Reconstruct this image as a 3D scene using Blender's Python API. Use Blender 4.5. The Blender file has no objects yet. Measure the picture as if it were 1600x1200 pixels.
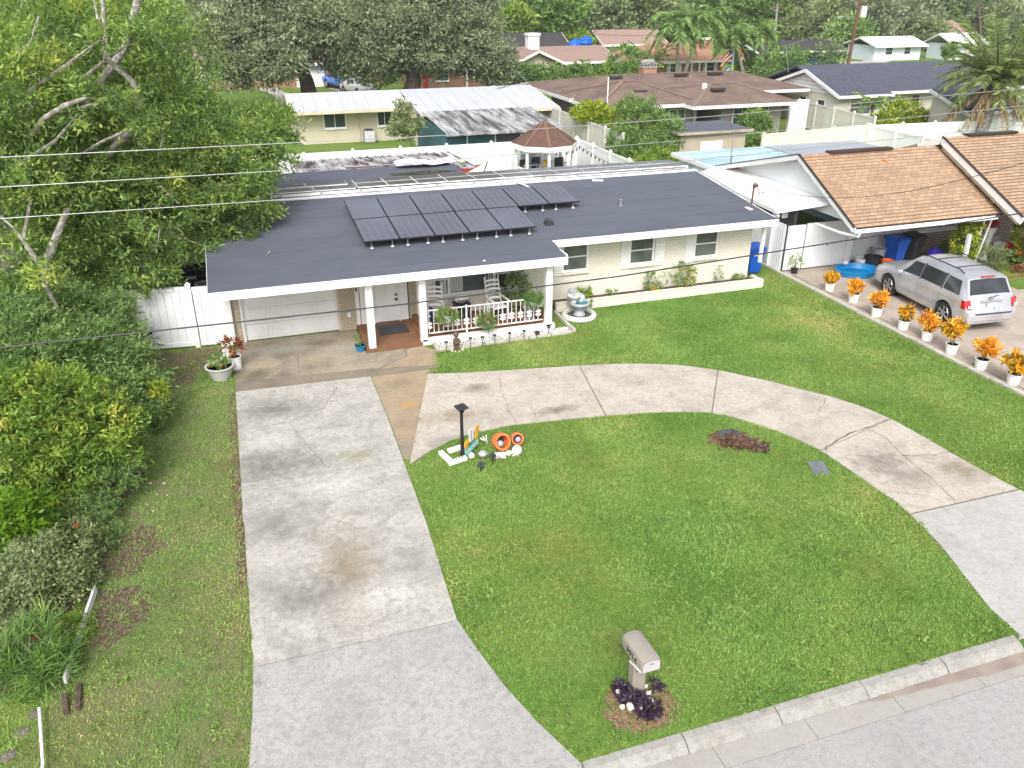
import bpy, bmesh, math, random
import numpy as np
from mathutils import Vector, Matrix
random.seed(7); rng=np.random.default_rng(7)
S=bpy.context.scene; COL=S.collection; R=math.radians
# ---------------------------------------------------------------- camera
cam=bpy.data.cameras.new('camera'); cam.sensor_width=36; cam.lens=28.68; cam.clip_end=3000; cam.clip_start=.1
co=bpy.data.objects.new('camera',cam); COL.objects.link(co); S.camera=co
YAW,PITCH,ROLL=.32352,.45469,.00045
_f=Vector((math.sin(YAW)*math.cos(PITCH),math.cos(YAW)*math.cos(PITCH),-math.sin(PITCH)))
_r=Vector((math.cos(YAW),-math.sin(YAW),0)); _u=_r.cross(_f)
_r2=_r*math.cos(ROLL)+_u*math.sin(ROLL); _u2=_u*math.cos(ROLL)-_r*math.sin(ROLL)
co.matrix_world=Matrix(((_r2.x,_u2.x,-_f.x,0),(_r2.y,_u2.y,-_f.y,0),(_r2.z,_u2.z,-_f.z,9.5),(0,0,0,1)))
# ---------------------------------------------------------------- sky, sun, exposure
W=bpy.data.worlds.new('World'); S.world=W; W.use_nodes=True
wn=W.node_tree.nodes; wl=W.node_tree.links; wn.clear()
sky=wn.new('ShaderNodeTexSky'); sky.sky_type='NISHITA'; sky.sun_disc=False
sky.sun_elevation=R(46); sky.sun_rotation=R(204); sky.air_density=1.0; sky.dust_density=6.0; sky.ozone_density=1.0
hs=wn.new('ShaderNodeHueSaturation'); hs.inputs['Saturation'].default_value=.35
bg=wn.new('ShaderNodeBackground'); bg.inputs[1].default_value=.15
wo=wn.new('ShaderNodeOutputWorld')
wl.new(sky.outputs[0],hs.inputs['Color']); wl.new(hs.outputs[0],bg.inputs[0]); wl.new(bg.outputs[0],wo.inputs[0])
sl=bpy.data.lights.new('sun','SUN'); sl.energy=1.1; sl.angle=R(20); sl.color=(1,.96,.9)
so=bpy.data.objects.new('sun',sl); COL.objects.link(so); so.rotation_euler=(R(46),0,R(-24))
so.location=(0,0,40)
S.view_settings.view_transform='Standard'; S.view_settings.look='None'; S.view_settings.gamma=1; S.view_settings.use_curve_mapping=False
S.view_settings.exposure=.82
S.cycles.max_bounces=6; S.cycles.transparent_max_bounces=8; S.cycles.caustics_reflective=False; S.cycles.caustics_refractive=False
S.cycles.use_denoising=True; S.cycles.denoiser='OPENIMAGEDENOISE'; S.cycles.denoising_input_passes='RGB_ALBEDO_NORMAL'; S.cycles.denoising_prefilter='ACCURATE'
# ---------------------------------------------------------------- helpers
ORG={}
def props(o,label=None,cat=None,group=None,kind=None):
    if label:o['label']=label
    if cat:o['category']=cat
    if group:o['group']=group
    if kind:o['kind']=kind
    return o
def thing(name,label,cat,loc=(0,0,0),group=None,rz=0,world=True,kind=None):
    """an Empty at the thing's base; parts are given in world metres (world) or local ones"""
    o=bpy.data.objects.new(name,None); COL.objects.link(o); o.empty_display_size=.2
    o.location=loc; o.rotation_euler=(0,0,rz); ORG[o.name]=Vector(loc) if world else Vector((0,0,0))
    return props(o,label,cat,group,kind)
def setting(name,loc=(0,0,0)): return thing(name,None,None,loc,kind='structure')
def copy_tree(o,loc,rz=0,label=None,s=1,parent=None):
    def rec(a,p):
        b=a.copy(); COL.objects.link(b); b.parent=p; ORG[b.name]=ORG.get(a.name,Vector())
        for c in a.children: rec(c,b)
        return b
    b=rec(o,parent); b.location=loc; b.rotation_euler=(0,0,rz); b.scale=(s,s,s)
    if label:b['label']=label
    return b
SPLIT={'porch_post','shutter','leg','wall','barge_board','garage_door','pane','door_trim','wing','side_wall','rear_wall','stretcher','conduit','soffit','screen_panel','cap_post'}
def islands(v,f):
    par=list(range(len(v)))
    def find(a):
        while par[a]!=a: par[a]=par[par[a]]; a=par[a]
        return a
    for q in f:
        for i in q[1:]: par[find(i)]=find(q[0])
    out={}
    for q in f: out.setdefault(find(q[0]),[]).append(q)
    res=[]
    for fs in out.values():
        ids=sorted({i for q in fs for i in q}); mp={i:k for k,i in enumerate(ids)}; res.append(([v[i] for i in ids],[tuple(mp[i] for i in q) for q in fs]))
    return res
class MB:
    def __init__(s): s.v=[]; s.f=[]
    def add(s,vs,fs):
        n=len(s.v); s.v+= [tuple(v) for v in vs]; s.f+=[tuple(i+n for i in f) for f in fs]; return s
    def box(s,x0,x1,y0,y1,z0,z1):
        return s.add([(x0,y0,z0),(x1,y0,z0),(x1,y1,z0),(x0,y1,z0),(x0,y0,z1),(x1,y0,z1),(x1,y1,z1),(x0,y1,z1)],
            [(0,3,2,1),(4,5,6,7),(0,1,5,4),(1,2,6,5),(2,3,7,6),(3,0,4,7)])
    def obox(s,c,size,m=None,rz=0,rx=0,ry=0):
        m=m or (Matrix.Rotation(rz,3,'Z')@Matrix.Rotation(rx,3,'X')@Matrix.Rotation(ry,3,'Y'))
        c=Vector(c); vs=[]
        for z in(-.5,.5):
            for x,y in((-.5,-.5),(.5,-.5),(.5,.5),(-.5,.5)): vs.append(c+m@Vector((x*size[0],y*size[1],z*size[2])))
        return s.add(vs,[(0,3,2,1),(4,5,6,7),(0,1,5,4),(1,2,6,5),(2,3,7,6),(3,0,4,7)])
    def beam(s,a,b,w,h):
        a=Vector(a);b=Vector(b);d=(b-a);L=d.length
        if L<1e-6:return s
        y=d/L; up=Vector((0,0,1)) if abs(y.z)<.95 else Vector((1,0,0)); x=y.cross(up).normalized(); z=x.cross(y)
        m=Matrix((x,y,z)).transposed()
        return s.obox((a+b)/2,(w,L,h),m)
    def quad(s,*p): return s.add(p,[tuple(range(len(p)))])
    def prism(s,pts,z0,z1):
        n=len(pts); g=lambda z,i:z[i] if hasattr(z,'__len__') else z
        a=sum(pts[i][0]*pts[(i+1)%n][1]-pts[(i+1)%n][0]*pts[i][1] for i in range(n))
        idx=list(range(n)) if a>0 else list(range(n))[::-1]
        vs=[(pts[i][0],pts[i][1],g(z0,i)) for i in idx]+[(pts[i][0],pts[i][1],g(z1,i)) for i in idx]
        return s.add(vs,[tuple(range(n))[::-1],tuple(range(n,2*n))]+[(i,(i+1)%n,n+(i+1)%n,n+i) for i in range(n)])
    def slab(s,pts,t):
        """a flat plate through 3-D points, thickness t downwards"""
        n=len(pts); P=[Vector(p) for p in pts]; nn=(P[1]-P[0]).cross(P[2]-P[0]).normalized()
        if nn.z<0: P=P[::-1]; nn=-nn
        return s.add(P+[p-nn*t for p in P],[tuple(range(n)),tuple(range(n,2*n))[::-1]]+[((i+1)%n,i,n+i,n+(i+1)%n) for i in range(n)])
    def tube(s,pts,r,n=8,cap=True):
        P=[Vector(p) for p in pts]; k=len(P); rs=r if hasattr(r,'__len__') else [r]*k; base=len(s.v); px=None
        for i,p in enumerate(P):
            d=(P[min(i+1,k-1)]-P[max(i-1,0)]).normalized()
            if px is None: px=d.cross(Vector((0,0,1)) if abs(d.z)<.9 else Vector((1,0,0))).normalized()
            else:
                px=(px-d*px.dot(d)); px=px.normalized() if px.length>1e-5 else d.orthogonal().normalized()
            py=d.cross(px)
            for j in range(n):
                a=2*math.pi*j/n; s.v.append(tuple(p+(px*math.cos(a)+py*math.sin(a))*rs[i]))
        for i in range(k-1):
            for j in range(n):
                a=base+i*n+j;b=base+i*n+(j+1)%n; s.f.append((a,b,b+n,a+n))
        if cap: s.f.append(tuple(base+j for j in range(n))[::-1]); s.f.append(tuple(base+(k-1)*n+j for j in range(n)))
        return s
    def lathe(s,prof,c=(0,0,0),n=16,sx=1,sy=1,m=None,cap=True):
        base=len(s.v);c=Vector(c)
        for r,z in prof:
            for j in range(n):
                a=2*math.pi*j/n; p=Vector((r*math.cos(a)*sx,r*math.sin(a)*sy,z)); s.v.append(tuple(c+(m@p if m else p)))
        for i in range(len(prof)-1):
            for j in range(n):
                a=base+i*n+j;b=base+i*n+(j+1)%n; s.f.append((a,b,b+n,a+n))
        if cap and prof[0][0]>1e-4: s.f.append(tuple(base+j for j in range(n))[::-1])
        if cap and prof[-1][0]>1e-4: s.f.append(tuple(base+(len(prof)-1)*n+j for j in range(n)))
        return s
    def ball(s,c,r,n=10,sz=1):
        return s.lathe([(max(r*math.sin(math.pi*i/n),1e-5),-r*sz*math.cos(math.pi*i/n)) for i in range(n+1)],c,n+2)
    def rock(s,c,r,seed=0,flat=.6):
        rr=random.Random(seed); base=len(s.v); n=7;m=5
        for i in range(m):
            t=math.pi*(i+.3)/(m-.4)
            for j in range(n):
                a=2*math.pi*j/n; q=r*rr.uniform(.78,1.15)
                s.v.append((c[0]+q*math.sin(t)*math.cos(a),c[1]+q*math.sin(t)*math.sin(a),c[2]-q*flat*math.cos(t)))
        for i in range(m-1):
            for j in range(n):
                a=base+i*n+j;b=base+i*n+(j+1)%n; s.f.append((a,b,b+n,a+n))
        s.f.append(tuple(base+j for j in range(n))[::-1]); s.f.append(tuple(base+(m-1)*n+j for j in range(n)))
        return s
    def build(s,name,mat,parent=None,smooth=False,bevel=0,**kw):
        if name in SPLIT and parent:
            I=islands(s.v,s.f)
            if 1<len(I)<=16:
                o=None
                for v,f in I: b=MB(); b.v=v; b.f=f; b_=b.build(name,mat,parent,smooth,bevel,**kw); o=o or b_
                return o
        me=bpy.data.meshes.new(name); off=ORG[parent.name] if parent else Vector((0,0,0))
        if off.length>0: s.v=[(v[0]-off.x,v[1]-off.y,v[2]-off.z) for v in s.v]
        me.from_pydata(s.v,[],s.f); me.materials.append(mat)
        if smooth: me.polygons.foreach_set('use_smooth',[True]*len(me.polygons))
        me.update()
        o=bpy.data.objects.new(name,me); COL.objects.link(o)
        if smooth and smooth!=2: me.set_sharp_from_angle(angle=R(40))
        if bevel:
            b=o.modifiers.new('bevel','BEVEL'); b.width=bevel; b.segments=1; b.limit_method='ANGLE'
        if parent: o.parent=parent; ORG[o.name]=off
        else: ORG[o.name]=Vector((0,0,0))
        return props(o,**kw)
def text(body,size,mat,parent,m,name='lettering',ext=.002):
    cu=bpy.data.curves.new(name,'FONT'); cu.body=body; cu.size=size; cu.extrude=ext; cu.align_x='CENTER'; cu.align_y='CENTER'; cu.resolution_u=2
    tmp=bpy.data.objects.new(name+'_curve',cu); COL.objects.link(tmp); cu.materials.append(mat); bpy.context.view_layer.update()
    me=bpy.data.meshes.new_from_object(tmp.evaluated_get(bpy.context.evaluated_depsgraph_get())); bpy.data.objects.remove(tmp); o=bpy.data.objects.new(name,me); COL.objects.link(o)
    o.parent=parent; off=ORG[parent.name]; m=m.copy(); m.translation=m.translation-off; o.matrix_local=m
    return o
# ---------------------------------------------------------------- materials
def newmat(name):
    m=bpy.data.materials.new(name); m.use_nodes=True; nt=m.node_tree; b=nt.nodes['Principled BSDF']; return m,nt,b
def coords(nt,mode='pos'):
    if mode=='pos': return nt.nodes.new('ShaderNodeNewGeometry').outputs['Position']
    return nt.nodes.new('ShaderNodeTexCoord').outputs['Object']
def noise(nt,vec,scale,detail=4,rough=.55,dist=0,sc=None):
    if sc:
        mp=nt.nodes.new('ShaderNodeMapping'); mp.inputs['Scale'].default_value=sc; nt.links.new(vec,mp.inputs['Vector']); vec=mp.outputs[0]
    n=nt.nodes.new('ShaderNodeTexNoise'); n.inputs['Scale'].default_value=scale; n.inputs['Detail'].default_value=detail
    n.inputs['Roughness'].default_value=rough; n.inputs['Distortion'].default_value=dist; nt.links.new(vec,n.inputs['Vector']); return n.outputs['Fac']
def ramp(nt,fac,stops):
    r=nt.nodes.new('ShaderNodeValToRGB'); e=r.color_ramp.elements
    while len(e)<len(stops): e.new(.5)
    for i,(p,c) in enumerate(stops):
        e[i].position=p; e[i].color=(*c,1) if hasattr(c,'__len__') else (c,c,c,1)
    nt.links.new(fac,r.inputs[0]); return r.outputs[0]
def mix(nt,fac,a,b,mode='MIX'):
    m=nt.nodes.new('ShaderNodeMix'); m.data_type='RGBA'; m.blend_type=mode
    for sock,val in((m.inputs['Factor'],fac),(m.inputs['A'],a),(m.inputs['B'],b)):
        if hasattr(val,'links'): nt.links.new(val,sock)
        elif hasattr(val,'__len__'): sock.default_value=(*val,1)
        else: sock.default_value=val if sock.type=='VALUE' else (val,val,val,1)
    return m.outputs['Result']
def bump(nt,b,h,strength=.3,dist=.01):
    n=nt.nodes.new('ShaderNodeBump'); n.inputs['Strength'].default_value=strength; n.inputs['Distance'].default_value=dist
    nt.links.new(h,n.inputs['Height']); nt.links.new(n.outputs[0],b.inputs['Normal'])
def M(name,c,rough=.6,c2=None,scale=3,thr=(.35,.65),bmp=0,bscale=60,metal=0,spec=.5,mode='obj',fine=.0,fscale=80,coat=0):
    m,nt,b=newmat(name); v=coords(nt,mode); col=c
    b.inputs['Roughness'].default_value=rough; b.inputs['Metallic'].default_value=metal; b.inputs['Specular IOR Level'].default_value=spec
    if coat: b.inputs['Coat Weight'].default_value=coat; b.inputs['Coat Roughness'].default_value=.08
    if c2 is None: c2=tuple(x*.9 for x in c)
    col=mix(nt,ramp(nt,noise(nt,v,scale,5),[(thr[0],0.),(thr[1],1.)]),c,c2)
    if fine: col=mix(nt,fine,col,ramp(nt,noise(nt,v,fscale,3),[(.3,tuple(x*.6 for x in c)),(.7,tuple(min(1,x*1.25) for x in c))]))
    nt.links.new(col,b.inputs['Base Color'])
    if bmp: bump(nt,b,noise(nt,v,bscale,3),bmp)
    return m
def leafmat(name,stops,rough=.5,trans=.25):
    m,nt,b=newmat(name); at=nt.nodes.new('ShaderNodeAttribute'); at.attribute_name='tint'
    c=ramp(nt,at.outputs['Fac'],stops); nt.links.new(c,b.inputs['Base Color']); b.inputs['Roughness'].default_value=rough
    b.inputs['Specular IOR Level'].default_value=.35
    t=nt.nodes.new('ShaderNodeBsdfTranslucent'); nt.links.new(mix(nt,1.,c,(1.0,1.0,.55),'MULTIPLY'),t.inputs['Color'])
    ms=nt.nodes.new('ShaderNodeMixShader'); ms.inputs[0].default_value=trans
    nt.links.new(b.outputs[0],ms.inputs[1]); nt.links.new(t.outputs[0],ms.inputs[2]); nt.links.new(ms.outputs[0],nt.nodes['Material Output'].inputs[0])
    return m
def brickmat(name,c1,c2,mortar,bw=.215,bh=.073,ms=.011,bumpv=.5,rough=.8,dirt=None,wall=True,offset=.5):
    m,nt,b=newmat(name); g=coords(nt); sp=nt.nodes.new('ShaderNodeSeparateXYZ'); nt.links.new(g,sp.inputs[0])
    ad=nt.nodes.new('ShaderNodeMath'); ad.operation='ADD'; nt.links.new(sp.outputs[0],ad.inputs[0]); nt.links.new(sp.outputs[1],ad.inputs[1])
    cb=nt.nodes.new('ShaderNodeCombineXYZ')
    if wall: nt.links.new(ad.outputs[0],cb.inputs[0]); nt.links.new(sp.outputs[2],cb.inputs[1])
    else: nt.links.new(sp.outputs[0],cb.inputs[0]); nt.links.new(sp.outputs[1],cb.inputs[1])
    t=nt.nodes.new('ShaderNodeTexBrick'); t.inputs['Scale'].default_value=1; t.inputs['Brick Width'].default_value=bw; t.inputs['Row Height'].default_value=bh
    t.inputs['Mortar Size'].default_value=ms; t.inputs['Mortar Smooth'].default_value=.2; t.inputs['Bias'].default_value=0; t.offset=offset
    t.inputs['Color1'].default_value=(*c1,1); t.inputs['Color2'].default_value=(*c2,1); t.inputs['Mortar'].default_value=(*mortar,1)
    nt.links.new(cb.outputs[0],t.inputs['Vector']); col=t.outputs['Color']
    if dirt: col=mix(nt,ramp(nt,noise(nt,g,.6,6,.65),[(.42,0.),(.75,dirt[1])]),col,dirt[0])
    col=mix(nt,.35,col,mix(nt,ramp(nt,noise(nt,g,30,3),[(.3,.6),(.7,1.15)]),(0,0,0),col,'MIX'))
    nt.links.new(col,b.inputs['Base Color']); b.inputs['Roughness'].default_value=rough
    inv=nt.nodes.new('ShaderNodeMath'); inv.operation='SUBTRACT'; inv.inputs[0].default_value=1; nt.links.new(t.outputs['Fac'],inv.inputs[1]); bump(nt,b,inv.outputs[0],bumpv,.008)
    return m
def concrete(name,c,stain,stain2,amt=.6,sc=.5,speck=.5,stretch=None,spots=()):
    m,nt,b=newmat(name); g=coords(nt)
    n1=noise(nt,g,sc,8,.68,.3,stretch); col=mix(nt,ramp(nt,n1,[(.44,0.),(.68,amt)]),c,stain)
    n2=noise(nt,g,sc*1.9+.37,7,.7,.6); col=mix(nt,ramp(nt,n2,[(.54,0.),(.74,amt*.9)]),col,stain2)
    for sx_,sy_,rx_,ry_,sc_,sa_ in spots:   # stains that lie at a place of their own
        mp=nt.nodes.new('ShaderNodeMapping'); mp.inputs['Location'].default_value=(-sx_/rx_/1.5,-sy_/ry_/1.5,0); mp.inputs['Scale'].default_value=(1/rx_/1.5,1/ry_/1.5,0); nt.links.new(g,mp.inputs['Vector'])
        ln=nt.nodes.new('ShaderNodeVectorMath'); ln.operation='LENGTH'; nt.links.new(mp.outputs[0],ln.inputs[0])
        ma=nt.nodes.new('ShaderNodeMath'); ma.operation='MULTIPLY_ADD'; ma.inputs[1].default_value=2.6; nt.links.new(noise(nt,g,3.2,9,.78),ma.inputs[0]); nt.links.new(ln.outputs['Value'],ma.inputs[2])
        mr=nt.nodes.new('ShaderNodeMapRange'); mr.inputs['From Min'].default_value=1.3; mr.inputs['From Max'].default_value=2.2; mr.inputs['To Min'].default_value=min(.95,sa_*1.35); mr.inputs['To Max'].default_value=0; nt.links.new(ma.outputs[0],mr.inputs['Value']); col=mix(nt,mr.outputs['Result'],col,sc_)
    n3=noise(nt,g,9,4,.75); col=mix(nt,ramp(nt,n3,[(.3,.3*speck),(.55,0.)]),col,tuple(x*.45 for x in c))
    n5=noise(nt,g,3.1,6,.75); col=mix(nt,ramp(nt,n5,[(.56,0.),(.72,.3*speck)]),col,tuple(x*.5 for x in stain))
    n4=noise(nt,g,70,3,.7); col=mix(nt,ramp(nt,n4,[(.3,.5*speck),(.5,0.)]),col,tuple(x*.4 for x in c))
    n6=noise(nt,g,110,2,.6); col=mix(nt,ramp(nt,n6,[(.6,0.),(.75,.35*speck)]),col,tuple(min(.8,x*1.6) for x in c))
    nt.links.new(col,b.inputs['Base Color']); b.inputs['Roughness'].default_value=.88; b.inputs['Specular IOR Level'].default_value=.3
    bump(nt,b,n4,.35,.004); return m
WHITE=M('white_paint',(.78,.79,.80),.5,(.70,.70,.70),1.2); VINYL=M('white_vinyl',(.76,.78,.80),.35,(.68,.70,.71),.8)
BEIGEV=M('beige_vinyl',(.68,.67,.62),.45,(.58,.56,.50),.5)
CREAM=M('cream_stucco',(.54,.50,.38),.85,(.48,.44,.33),.7,bmp=.2); OFFW=M('offwhite_stucco',(.62,.59,.52),.85,(.56,.53,.46),.8,bmp=.2)
GREYW=M('grey_stucco',(.27,.25,.235),.85,(.24,.22,.205),.6,bmp=.2); PALEB=M('pale_blue_stucco',(.60,.69,.73),.8,(.52,.61,.66),.9)
BRICK=brickmat('painted_brick',(.74,.71,.64),(.69,.66,.59),(.56,.53,.47),dirt=((.60,.54,.44),.35),bumpv=.35)
TANBR=brickmat('tan_brick',(.48,.43,.33),(.42,.37,.28),(.30,.27,.22),dirt=((.32,.27,.2),.5))
REDBR=brickmat('red_brick',(.22,.045,.03),(.13,.025,.022),(.55,.52,.48),ms=.016)
ORBR=brickmat('orange_brick',(.36,.15,.08),(.28,.10,.055),(.4,.33,.27))
def roofing(name,c,c2):
    m,nt,b=newmat(name); g=coords(nt); col=mix(nt,ramp(nt,noise(nt,g,.45,6,.6,.5,(1,2.5,1)),[(.35,0.),(.7,1.)]),c,c2); col=mix(nt,ramp(nt,noise(nt,g,1.3,7,.75,.8),[(.55,0.),(.72,.5)]),col,tuple(x*1.5 for x in c))
    col=mix(nt,ramp(nt,noise(nt,g,120,2),[(.4,.35),(.6,0.)]),col,tuple(x*.5 for x in c))
    nt.links.new(col,b.inputs['Base Color']); b.inputs['Roughness'].default_value=.82; bump(nt,b,noise(nt,g,150,2),.3,.003); return m
ROOFD=roofing('charcoal_roll_roofing',(.078,.090,.118),(.098,.109,.137))
def shingle(name,c1,c2,gap,bw=.32,bh=.15,dirt=None): return brickmat(name,c1,c2,gap,bw,bh,.012,.6,.9,dirt,wall=False,offset=.37)
SH_OR=shingle('tan_orange_shingle',(.42,.285,.18),(.31,.205,.13),(.16,.105,.065))
SH_BR=shingle('weathered_brown_shingle',(.23,.165,.135),(.18,.125,.10),(.08,.055,.045),dirt=((.06,.045,.042),.8))
SH_BL=shingle('blue_grey_shingle',(.085,.095,.13),(.06,.068,.095),(.03,.034,.045))
SH_PK=shingle('pinkish_shingle',(.33,.23,.20),(.27,.19,.165),(.2,.13,.11)); SH_O2=shingle('orange_shingle',(.42,.23,.145),(.36,.19,.12),(.24,.12,.08))
SH_DK=shingle('dark_shingle',(.05,.047,.05),(.04,.038,.04),(.02,.02,.02)); SH_GZ=shingle('gazebo_shingle',(.15,.085,.065),(.11,.06,.046),(.05,.028,.02),.2,.12)
def streaked(name,c,d,amt,sx=2.5,sy=.35,thr=(.45,.7)):
    m,nt,b=newmat(name); g=coords(nt); n=noise(nt,g,1,7,.72,.4,(sx,sy,1)); col=mix(nt,ramp(nt,n,[(thr[0],0.),(thr[1],amt)]),c,d)
    col=mix(nt,ramp(nt,noise(nt,g,5,5,.7),[(.5,0.),(.75,amt*.7)]),col,d); nt.links.new(col,b.inputs['Base Color']); b.inputs['Roughness'].default_value=.6; return m
METALW=streaked('white_metal_roof',(.46,.48,.52),(.36,.375,.41),.9); METALR=streaked('stained_metal_roof',(.52,.52,.535),(.06,.04,.045),1.,1.9,.6,(.40,.58))
METALG=streaked('mildewed_metal_roof',(.55,.56,.57),(.06,.06,.065),.95,2.2,.3,(.36,.58)); TEALR=streaked('pale_teal_roofing',(.48,.60,.62),(.22,.36,.40),.9,.3,3.2,(.42,.6)); GREYR=streaked('grey_flat_roofing',(.33,.36,.40),(.22,.24,.28),.9,.3,1)
def glass(name,c=(.03,.04,.045),rough=.06):
    m,nt,b=newmat(name); b.inputs['Base Color'].default_value=(*c,1); b.inputs['Roughness'].default_value=rough; b.inputs['Specular IOR Level'].default_value=.6
    g=coords(nt); nt.links.new(mix(nt,ramp(nt,noise(nt,g,1.5,3),[(.4,0.),(.6,1.)]),c,tuple(x*1.7 for x in c)),b.inputs['Base Color']); return m
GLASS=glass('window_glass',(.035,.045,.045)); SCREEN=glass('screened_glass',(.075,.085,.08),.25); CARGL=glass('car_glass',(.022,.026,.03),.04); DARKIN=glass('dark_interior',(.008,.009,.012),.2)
BLACK=M('black_plastic',(.018,.018,.02),.5); BLKMET=M('black_metal',(.02,.02,.022),.4); CHAR=M('charcoal_plastic',(.035,.037,.042),.55); RUBBER=M('tyre_rubber',(.015,.015,.016),.85)
STEEL=M('bare_steel',(.5,.5,.51),.35,metal=.8); GREYP=M('grey_plastic',(.34,.35,.37),.5); SILVER=M('silver_paint',(.62,.63,.66),.28,(.46,.47,.50),1,metal=.55,coat=.6)
BLUEP=M('blue_plastic',(.008,.10,.52),.4); BLUEPK=M('blue_car_paint',(.005,.13,.60),.3,coat=.7); WHITEC=M('white_car_paint',(.72,.73,.75),.25,coat=.7); POOLB=M('pool_blue',(.0,.24,.55),.35)
ORANGE=M('orange_plastic',(.78,.13,.02),.45); TERRA=M('terracotta_paint',(.62,.16,.045),.6); RED=M('red_paint',(.5,.02,.02),.4); TAILR=M('red_lamp_glass',(.42,.01,.015),.12,coat=.8)
MAILT=M('taupe_mailbox',(.30,.275,.24),.5,(.26,.24,.21),2); BROWNF=concrete('brown_porch_floor',(.20,.10,.055),(.13,.06,.03),(.24,.13,.07),.7,2)
TEAL=M('teal_paint',(.10,.42,.38),.6); TEALW=M('teal_wall',(.04,.12,.15),.7); YELLOW=M('yellow_paint',(.75,.42,.03),.5); STONEW=M('white_stone',(.62,.62,.60),.8,(.5,.49,.46),6,bmp=.3,bscale=20)
GREYST=M('grey_stone',(.30,.295,.29),.9,(.20,.195,.185),5,bmp=.4,bscale=25); BRONZE=M('dark_statue',(.07,.045,.03),.5,(.14,.10,.07),9); WOODP=M('weathered_pole_wood',(.16,.10,.075),.85,(.11,.07,.055),2,bmp=.4,bscale=12)
BARK=M('grey_bark',(.17,.15,.13),.9,(.33,.32,.30),7,(.46,.58),bmp=.7,bscale=9,mode='pos'); BARKD=M('dark_bark',(.075,.06,.05),.9,(.045,.036,.03),3,bmp=.7,bscale=6,mode='pos'); STEMG=M('green_stem',(.12,.13,.06),.8)
MULCH=M('mulch',(.075,.048,.032),.95,(.19,.145,.11),14,(.45,.7),bmp=.8,bscale=30,mode='pos'); SOIL=M('dark_soil',(.045,.033,.024),.95,(.09,.06,.045),9,bmp=.8,bscale=25,mode='pos'); CHIPS=M('wood_chips',(.10,.05,.03),.9,(.33,.20,.13),22,(.4,.62),bmp=.8,bscale=20,mode='pos')
WIRE=M('aluminium_cable',(.30,.31,.32),.4,metal=.3); WIREB=M('black_cable',(.02,.02,.024),.5); BLIND=M('curtain_cloth',(.55,.57,.55),.8); NAVY=M('navy_cloth',(.01,.025,.12),.8)
PURPLE=M('violet_plastic',(.03,.015,.38),.5); LILAC=M('grey_tub',(.36,.38,.41),.5)
def solar(name,c,c2,n):
    m,nt,b=newmat(name); g=coords(nt); w=nt.nodes.new('ShaderNodeTexWave'); w.wave_type='BANDS'; w.bands_direction='X'; w.inputs['Scale'].default_value=n; nt.links.new(g,w.inputs['Vector'])
    col=mix(nt,ramp(nt,w.outputs['Fac'],[(.93,0.),(.985,.5)]),c,c2); col=mix(nt,ramp(nt,noise(nt,g,.4,4),[(.4,0.),(.65,1.)]),col,tuple(x*1.5 for x in c)); nt.links.new(col,b.inputs['Base Color'])
    b.inputs['Roughness'].default_value=.22; b.inputs['Specular IOR Level'].default_value=.5; return m
SOLARB=solar('black_solar_cells',(.064,.069,.090),(.18,.19,.22),1.45); SOLARC=solar('dusty_solar_cells',(.075,.07,.075),(.26,.26,.27),3.2)
# leaf colours
L_OAK=leafmat('laurel_oak_leaf',[(0,(0.104,0.174,0.0648)),(.35,(0.218,0.337,0.0925)),(.7,(0.363,0.51,0.116)),(1,(0.623,0.66,0.174))],.45,.48)
L_LIVE=leafmat('live_oak_leaf',[(0,(0.131,0.163,0.0969)),(.5,(0.271,0.325,0.194)),(1,(0.473,0.523,0.316))],.6,.3)
L_YG=leafmat('yellow_green_leaf',[(0,(0.0963,0.187,0.03)),(.4,(0.207,0.331,0.0526)),(.75,(0.385,0.504,0.075)),(1,(0.578,0.546,0.134))],.45,.4)
L_BUSH=leafmat('bush_leaf',[(0,(0.105,0.177,0.0588)),(.5,(0.209,0.332,0.098)),(1,(0.398,0.54,0.147))],.45,.35)
L_DARK=leafmat('dark_tree_leaf',[(0,(0.0936,0.14,0.0702)),(.5,(0.199,0.281,0.128)),(1,(0.374,0.468,0.187))],.55,.3)
L_MID=leafmat('mid_tree_leaf',[(0,(0.0931,0.163,0.0466)),(.5,(0.194,0.31,0.0776)),(1,(0.342,0.466,0.124))],.5,.35)
L_PALE=leafmat('pale_tree_leaf',[(0,(0.078,0.146,0.0429)),(.5,(0.176,0.312,0.0683)),(1,(0.332,0.468,0.107))],.5,.3)
L_OLIVE=leafmat('olive_tree_leaf',[(0,(0.118,0.157,0.0745)),(.5,(0.254,0.314,0.137)),(1,(0.431,0.491,0.225))],.6,.3)
L_PALM=leafmat('palm_leaf',[(0,(0.0805,0.161,0.0462)),(.5,(0.193,0.322,0.0847)),(1,(0.419,0.547,0.139))],.45,.3); L_DATE=leafmat('date_palm_leaf',[(0,(.09,.14,.05)),(.5,(.21,.29,.085)),(1,(.40,.46,.15))],.45,.3); L_DRY=leafmat('dry_palm_leaf',[(0,(0.15,0.0975,0.045)),(.5,(0.3,0.21,0.105)),(1,(0.495,0.375,0.21))],.7,.15)
L_CROT=leafmat('croton_leaf',[(0,(.28,.06,.012)),(.2,(.70,.25,.02)),(.55,(.84,.44,.04)),(1,(.85,.66,.14))],.4,.2); L_CROY=leafmat('yellow_croton_leaf',[(0,(0.07,0.14,0.0168)),(.45,(0.28,0.378,0.028)),(1,(0.6,0.6,0.07))],.4,.2)
L_PURP=leafmat('purple_leaf',[(0,(.02,.012,.025)),(.6,(.06,.035,.07)),(1,(.2,.16,.2))],.5,.1); L_RUST=leafmat('rust_leaf',[(0,(.10,.03,.015)),(.6,(.30,.10,.04)),(1,(.45,.20,.08))],.5,.15)
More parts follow.
